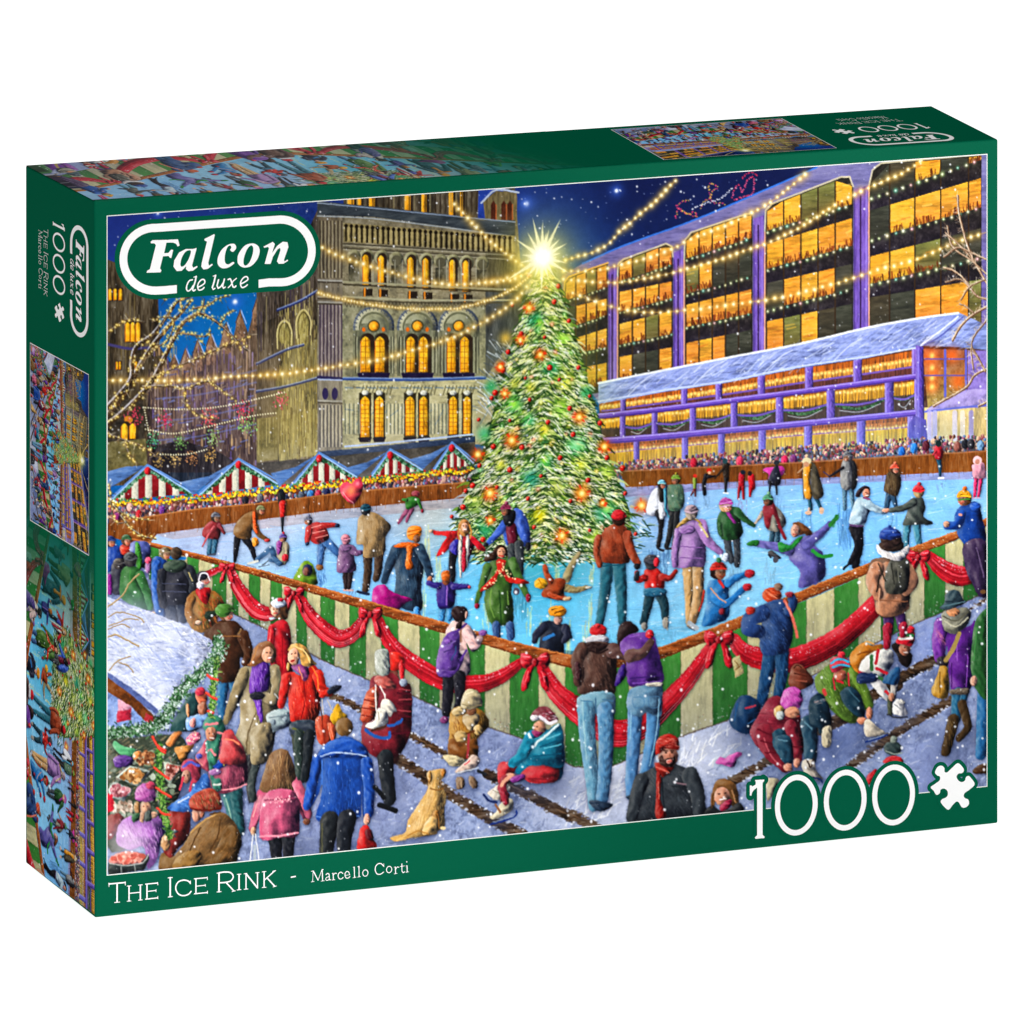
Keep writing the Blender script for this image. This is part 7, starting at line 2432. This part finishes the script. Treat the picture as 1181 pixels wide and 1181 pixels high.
ar = Ink(72, 236, 145, 267)
tile(310, 970, 180)
a = ar
a.s(9.4, (170, 273), (200, 267))
a.s(3.6, (335, 226), (331, 305)).s(7.2, (336, 226), (372, 296)).s(3.6, (372, 296), (402, 216)).s(7.2, (403, 216), (407, 300)).s(3.6, (320, 309), (343, 305)).s(3.6, (394, 303), (420, 299)).s(3.6, (320, 229), (338, 226)).s(3.6, (402, 216), (414, 214))
a.s(5.8, (432, 254), (445, 244), (456, 254), (458, 290), (470, 292), cl=False).s(5.0, (456, 268), (436, 276), (430, 290), (442, 298), (457, 288), cl=False)
a.s(6.5, (486, 244), (488, 292)).s(5.0, (488, 258), (500, 242), (513, 245)).s(3.6, (478, 295), (500, 291)).s(3.6, (478, 245), (487, 243))
a.s(5.8, (560, 245), (546, 235), (530, 243), (524, 264), (533, 284), (550, 285), (562, 274), cl=False)
a.s(3.6, (577, 260), (611, 254)).s(5.8, (611, 254), (604, 234), (589, 230), (577, 244), (577, 266), (588, 280), (604, 277), (614, 266), cl=False)
for x, y in ((646, 196), (681, 191)):
    a.s(6.5, (x, y), (x + 2, y + 78)).s(3.6, (x - 10, y + 81), (x + 14, y + 77)).s(3.6, (x - 9, y + 3), (x, y))
a.ring(730, 241, 20, 24, 5.5)
a.s(6.5, (867, 188), (850, 171), (828, 171), (809, 190), (805, 220), (818, 247), (844, 250), (868, 234), cl=False).s(3.6, (869, 170), (870, 194))
a.ring(910, 215, 20, 24, 5.5)
a.s(6.5, (957, 196), (959, 244)).s(5.0, (960, 212), (971, 195), (984, 198)).s(3.6, (948, 248), (971, 244)).s(3.6, (948, 198), (957, 196))
a.s(5.8, (1006, 172), (1007, 228), (1016, 239), (1028, 232)).s(3.6, (992, 192), (1026, 187))
a.s(6.5, (1045, 186), (1047, 232)).s(7.9, (1043, 157), (1044, 157)).s(3.6, (1036, 236), (1058, 232)).s(3.6, (1036, 189), (1045, 186))
artist_vf = ar.shape()

# ---------------------------------------------------------------- paint the picture and print it
paint_all()
PIC = [(123.9, 247.6), (1137.2, 180.3), (1138.4, 905.2), (123.9, 1009.9)]   # picture corners on the chart
pc = apply_h(HF, PIC)
U0, U1 = (pc[0, 0] + pc[3, 0]) / 2, (pc[1, 0] + pc[2, 0]) / 2
V0, V1 = (pc[0, 1] + pc[1, 1]) / 2, (pc[2, 1] + pc[3, 1]) / 2
nu, nv = int((U1 - U0) * SC), int((V1 - V0) * SC)
uu, vv = np.linspace(U0, U1, nu), np.linspace(V0, V1, nv)
GU, GV = np.meshgrid(uu, vv)
plate = sample(A, GU * SC - .5, GV * SC - .5)
front = sheet('cover_picture', plate, front_pt, uu, vv, .06, box)
front['label'] = 'large front picture of skaters around a lit Christmas tree on a night ice rink'

def frame(name, quad, wd, place, parent, m=None):
    """Thin printed keyline around a picture."""
    q = np.array(quad, float); c = q.mean(0)
    o = []
    for i in range(4):
        a, b, d = q[i - 1], q[i], q[(i + 1) % 4]
        e1 = (b - a) / np.hypot(*(b - a)); e2 = (d - b) / np.hypot(*(d - b))
        o.append(b + e1 * wd - e2 * wd)
    V = [place(*p) for p in q] + [place(*p) for p in o]
    F = [[i, (i + 1) % 4, 4 + (i + 1) % 4, 4 + i] for i in range(4)]
    return mesh_obj(name, V, F, m or M_LINE, parent)

frame('keyline', [(U0, V0), (U1, V0), (U1, V1), (U0, V1)], .33, lambda x, y: front_pt(x, y, .08), front)

fp = lambda e: (lambda x, y: front_pt(x, y, e))
badge_o = ink_obj('name_badge', badge_vf, fp(.12), M_GREEN, box)
badge_o['label'] = 'green rounded badge with the white maker name at the top left of the front'
ink_obj('badge_ring', ring_vf, fp(.18), M_WHITE, badge_o)
ink_obj('badge_lettering', name_vf, fp(.18), M_WHITE, badge_o)
cb = ink_obj('count_backing', count_back_vf, fp(.12), M_GREEN, box)
ink_obj('count_digits', count_vf, fp(.18), M_WHITE, cb)
ink_obj('puzzle_piece_mark', piece_vf, fp(.18), M_WHITE, cb)
ink_obj('title_lettering', title_vf, fp(.1), M_WHITE, box)
ink_obj('artist_lettering', artist_vf, fp(.1), M_WHITE, box)

# ---------------------------------------------------------------- left side and top panels
CL = [(108.2, 231), (29.4, 190.5), (109.5, 1058.7), (29.4, 995.2)]
HL = solve_h(CL, [(0, 0), (78.776, 0), (0, 267.478), (80.076, 266.661)])
CT = [(108.2, 231), (1151, 160.5), (29.4, 190.5), (1074.6, 122)]
HT = solve_h(CT, [(.037, 0), (369.706, 0), (-1.592, 78.776), (376.493, 78.36)])

def art(x, y):
    """Colours of the painting at chart positions x, y."""
    q = apply_h(HF, np.c_[x.ravel(), y.ravel()])
    u = np.clip(q[:, 0], U0 + .3, U1 - .3); v = np.clip(q[:, 1], V0 + .3, V1 - .3)
    return sample(A, (u * SC - .5).reshape(x.shape), (v * SC - .5).reshape(x.shape))

GS = np.array([0.0, .341, .237])     # the green in display values
def fade(pl, k):
    k = k[..., None]
    return pl * k + GS * (1 - k)

ss = np.linspace(.5, 78.6, 230); tt = np.linspace(121, 266.3, 430)
SS, TT = np.meshgrid(ss, tt)
ax = 628 + (TT - 187.8) * 4.81; ay = 480 + 3.5 * SS - (ax - 628) * .085
pl = art(ax, ay)
kf = np.clip((TT - 121) / 62, 0, 1); kf = kf * kf * (3 - 2 * kf)
pl = fade(pl, kf)
side = sheet('panel_picture', pl, left_pt, ss, tt, .05, box)
side['label'] = 'cropped turned part of the rink picture fading into green on the left side'

uu2 = np.linspace(-.8, 212, 620); dd = np.linspace(.5, 77.9, 220)
UU, DD = np.meshgrid(uu2, dd)
ax = 628 + (109 - UU) * 4.78; ay = 592 + 2.6 * DD - (ax - 628) * .085
pl = art(ax, ay)
pl = pl * .72 + .74 * .28             # pale gloss haze mixed into the colours of the top picture
kf = np.clip((208 - UU - .25 * DD) / 95, 0, 1); kf = kf * kf * (3 - 2 * kf)
pl = fade(pl, kf)
keep = UU > -.6 - DD * .02
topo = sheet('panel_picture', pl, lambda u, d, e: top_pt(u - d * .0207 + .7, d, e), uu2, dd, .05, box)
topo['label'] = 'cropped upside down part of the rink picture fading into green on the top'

def thumb(name, quad, turn, place, n, parent, lab):
    """Small whole picture; quad runs from the picture's own top left clockwise."""
    q = np.array(quad, float)
    a, b = np.meshgrid(np.linspace(0, 1, n[0]), np.linspace(0, 1, n[1]))
    Pq = np.array(PIC, float)
    cx = ((1 - a) * (1 - b))[..., None] * Pq[0] + (a * (1 - b))[..., None] * Pq[1] + (a * b)[..., None] * Pq[2] + ((1 - a) * b)[..., None] * Pq[3]
    step = 3
    pl = 0
    for i in range(step):
        for j in range(step):
            pl = pl + art(cx[..., 0] + (i - 1) * 1.0, cx[..., 1] + (j - 1) * 1.0)
    pl = np.clip(pl / step ** 2, 0, 1)
    X = (1 - a) * (1 - b) * q[0, 0] + a * (1 - b) * q[1, 0] + a * b * q[2, 0] + (1 - a) * b * q[3, 0]
    Y = (1 - a) * (1 - b) * q[0, 1] + a * (1 - b) * q[1, 1] + a * b * q[2, 1] + (1 - a) * b * q[3, 1]
    h, wd = a.shape
    o = sheet(name, pl, lambda u, v, e: place(X.ravel(), Y.ravel(), e), np.linspace(0, 1, wd), np.linspace(0, 1, h), .1, parent)
    o['label'] = lab
    frame('keyline', quad, .3, lambda x, y: place(x, y, .12), o)
    return o

ql = apply_h(HL, [(35.3, 396), (102.4, 432.5), (102.6, 640), (35.3, 599.5)])
# turned a quarter: the picture's top lies towards the front edge
thumb('thumbnail_picture', [ql[1], ql[2], ql[3], ql[0]], 90, left_pt, (300, 250), box, 'small turned copy of the whole rink picture on the left side')
qt = apply_h(HT, [(705.3, 149.8), (901, 137), (964.2, 171), (766, 184.4)])
thumb('thumbnail_picture', [qt[2], qt[3], qt[0], qt[1]], 180, top_pt, (340, 260), box, 'small upside down copy of the whole rink picture on the top')

def bbox(*vfs):
    p = np.vstack([np.array(v[0]) for v in vfs])
    return p[:, 0].min(), p[:, 1].min(), p[:, 0].max(), p[:, 1].max()

def lettering(group, face):
    """Copies of the front lettering turned onto a narrow panel. Each entry: shapes and target box."""
    for nm, vf, box4, tgt, mt2, parent in group:
        x0, y0, x1, y1 = box4
        a0, b0, a1, b1 = tgt      # along the text, across the text (top of letters -> bottom)
        def place(x, y, x0=x0, y0=y0, x1=x1, y1=y1, a0=a0, b0=b0, a1=a1, b1=b1):
            p = (x - x0) / (x1 - x0); q = (y - y0) / (y1 - y0)
            al = a0 + (a1 - a0) * p; ac = b0 + (b1 - b0) * q
            return left_pt(ac, al, .1) if face == 'left' else top_pt(al, ac, .1)
        yield ink_obj(nm, vf, place, mt2, parent)

def LS(x, y):
    return apply_h(HL, [(x, y)])[0]

def TS(x, y):
    return apply_h(HT, [(x, y)])[0]

RB = bbox(ring_vf); CBX = bbox(count_vf); PB = bbox(piece_vf); TB = bbox(title_vf)
art_no_dash = ([v for v in artist_vf[0]], [f for f in artist_vf[1] if min(artist_vf[0][i][0] for i in f) > 86])
used = sorted({i for f in art_no_dash[1] for i in f}); rm = {i: n for n, i in enumerate(used)}
art_vf = ([artist_vf[0][i] for i in used], [[rm[i] for i in f] for f in art_no_dash[1]])
AB = bbox(art_vf)

r0, r1 = LS(102.4, 330)[0], LS(81.0, 330)[0]
ra, rb_ = LS(89.3, 258.9)[1], LS(94.8, 390.4)[1]
sb = (ra, r0, rb_, r1)
c0, c1 = LS(75.4, 300)[0], LS(61.2, 300)[0]
ca, cb2 = LS(63, 253.5)[1], LS(70, 340.4)[1]
p0, p1 = LS(74.2, 360)[0], LS(63.5, 360)[0]
pa, pb = LS(68.5, 349)[1], LS(69.5, 371.6)[1]
t0, t1 = LS(56.0, 300)[0], LS(50.6, 300)[0]
ta, tb = LS(54, 264)[1], LS(54, 342)[1]
u0, u1 = LS(49.5, 300)[0], LS(44.6, 300)[0]
ua, ub = LS(47, 265.7)[1], LS(47, 333.5)[1]
L = [('badge_ring', ring_vf, RB, sb, M_WHITE, box), ('badge_lettering', name_vf, RB, sb, M_WHITE, box), ('count_digits', count_vf, CBX, (ca, c0, cb2, c1), M_WHITE, box),
     ('puzzle_piece_mark', piece_vf, PB, (pa, p0, pb, p1), M_WHITE, box), ('title_lettering', title_vf, TB, (ta, t0, tb, t1), M_LINE, box), ('artist_lettering', art_vf, AB, (ua, u0, ub, u1), M_LINE, box)]
list(lettering(L, 'left'))

d_ = lambda x, y: TS(x, y)[1]
e_ = lambda x, y: TS(x, y)[0]
near, far = d_(1006.2, 168.5), d_(1076.3, 151.8)
xl, xr = e_(977.7, 161.9), e_(1101.9, 158.9)
sbt = (xr, near, xl, far)
T = [('badge_ring', ring_vf, RB, sbt, M_WHITE, box), ('badge_lettering', name_vf, RB, sbt, M_WHITE, box),
     ('count_digits', count_vf, CBX, (e_(1074.5, 148), d_(1001.6, 153.0), e_(989.1, 149), d_(1052, 142.7)), M_WHITE, box),
     ('puzzle_piece_mark', piece_vf, PB, (e_(984.4, 151.8), d_(968, 155.2), e_(960.2, 151.8), d_(977, 148.6)), M_WHITE, box),
     ('title_lettering', title_vf, TB, (e_(1040, 139), d_(975, 144.2), e_(962.8, 142), d_(1025, 138)), M_LINE, box),
     ('artist_lettering', art_vf, AB, (e_(1021, 135), d_(975, 140.2), e_(964, 138), d_(1010, 134.6)), M_LINE, box)]
list(lettering(T, 'top'))
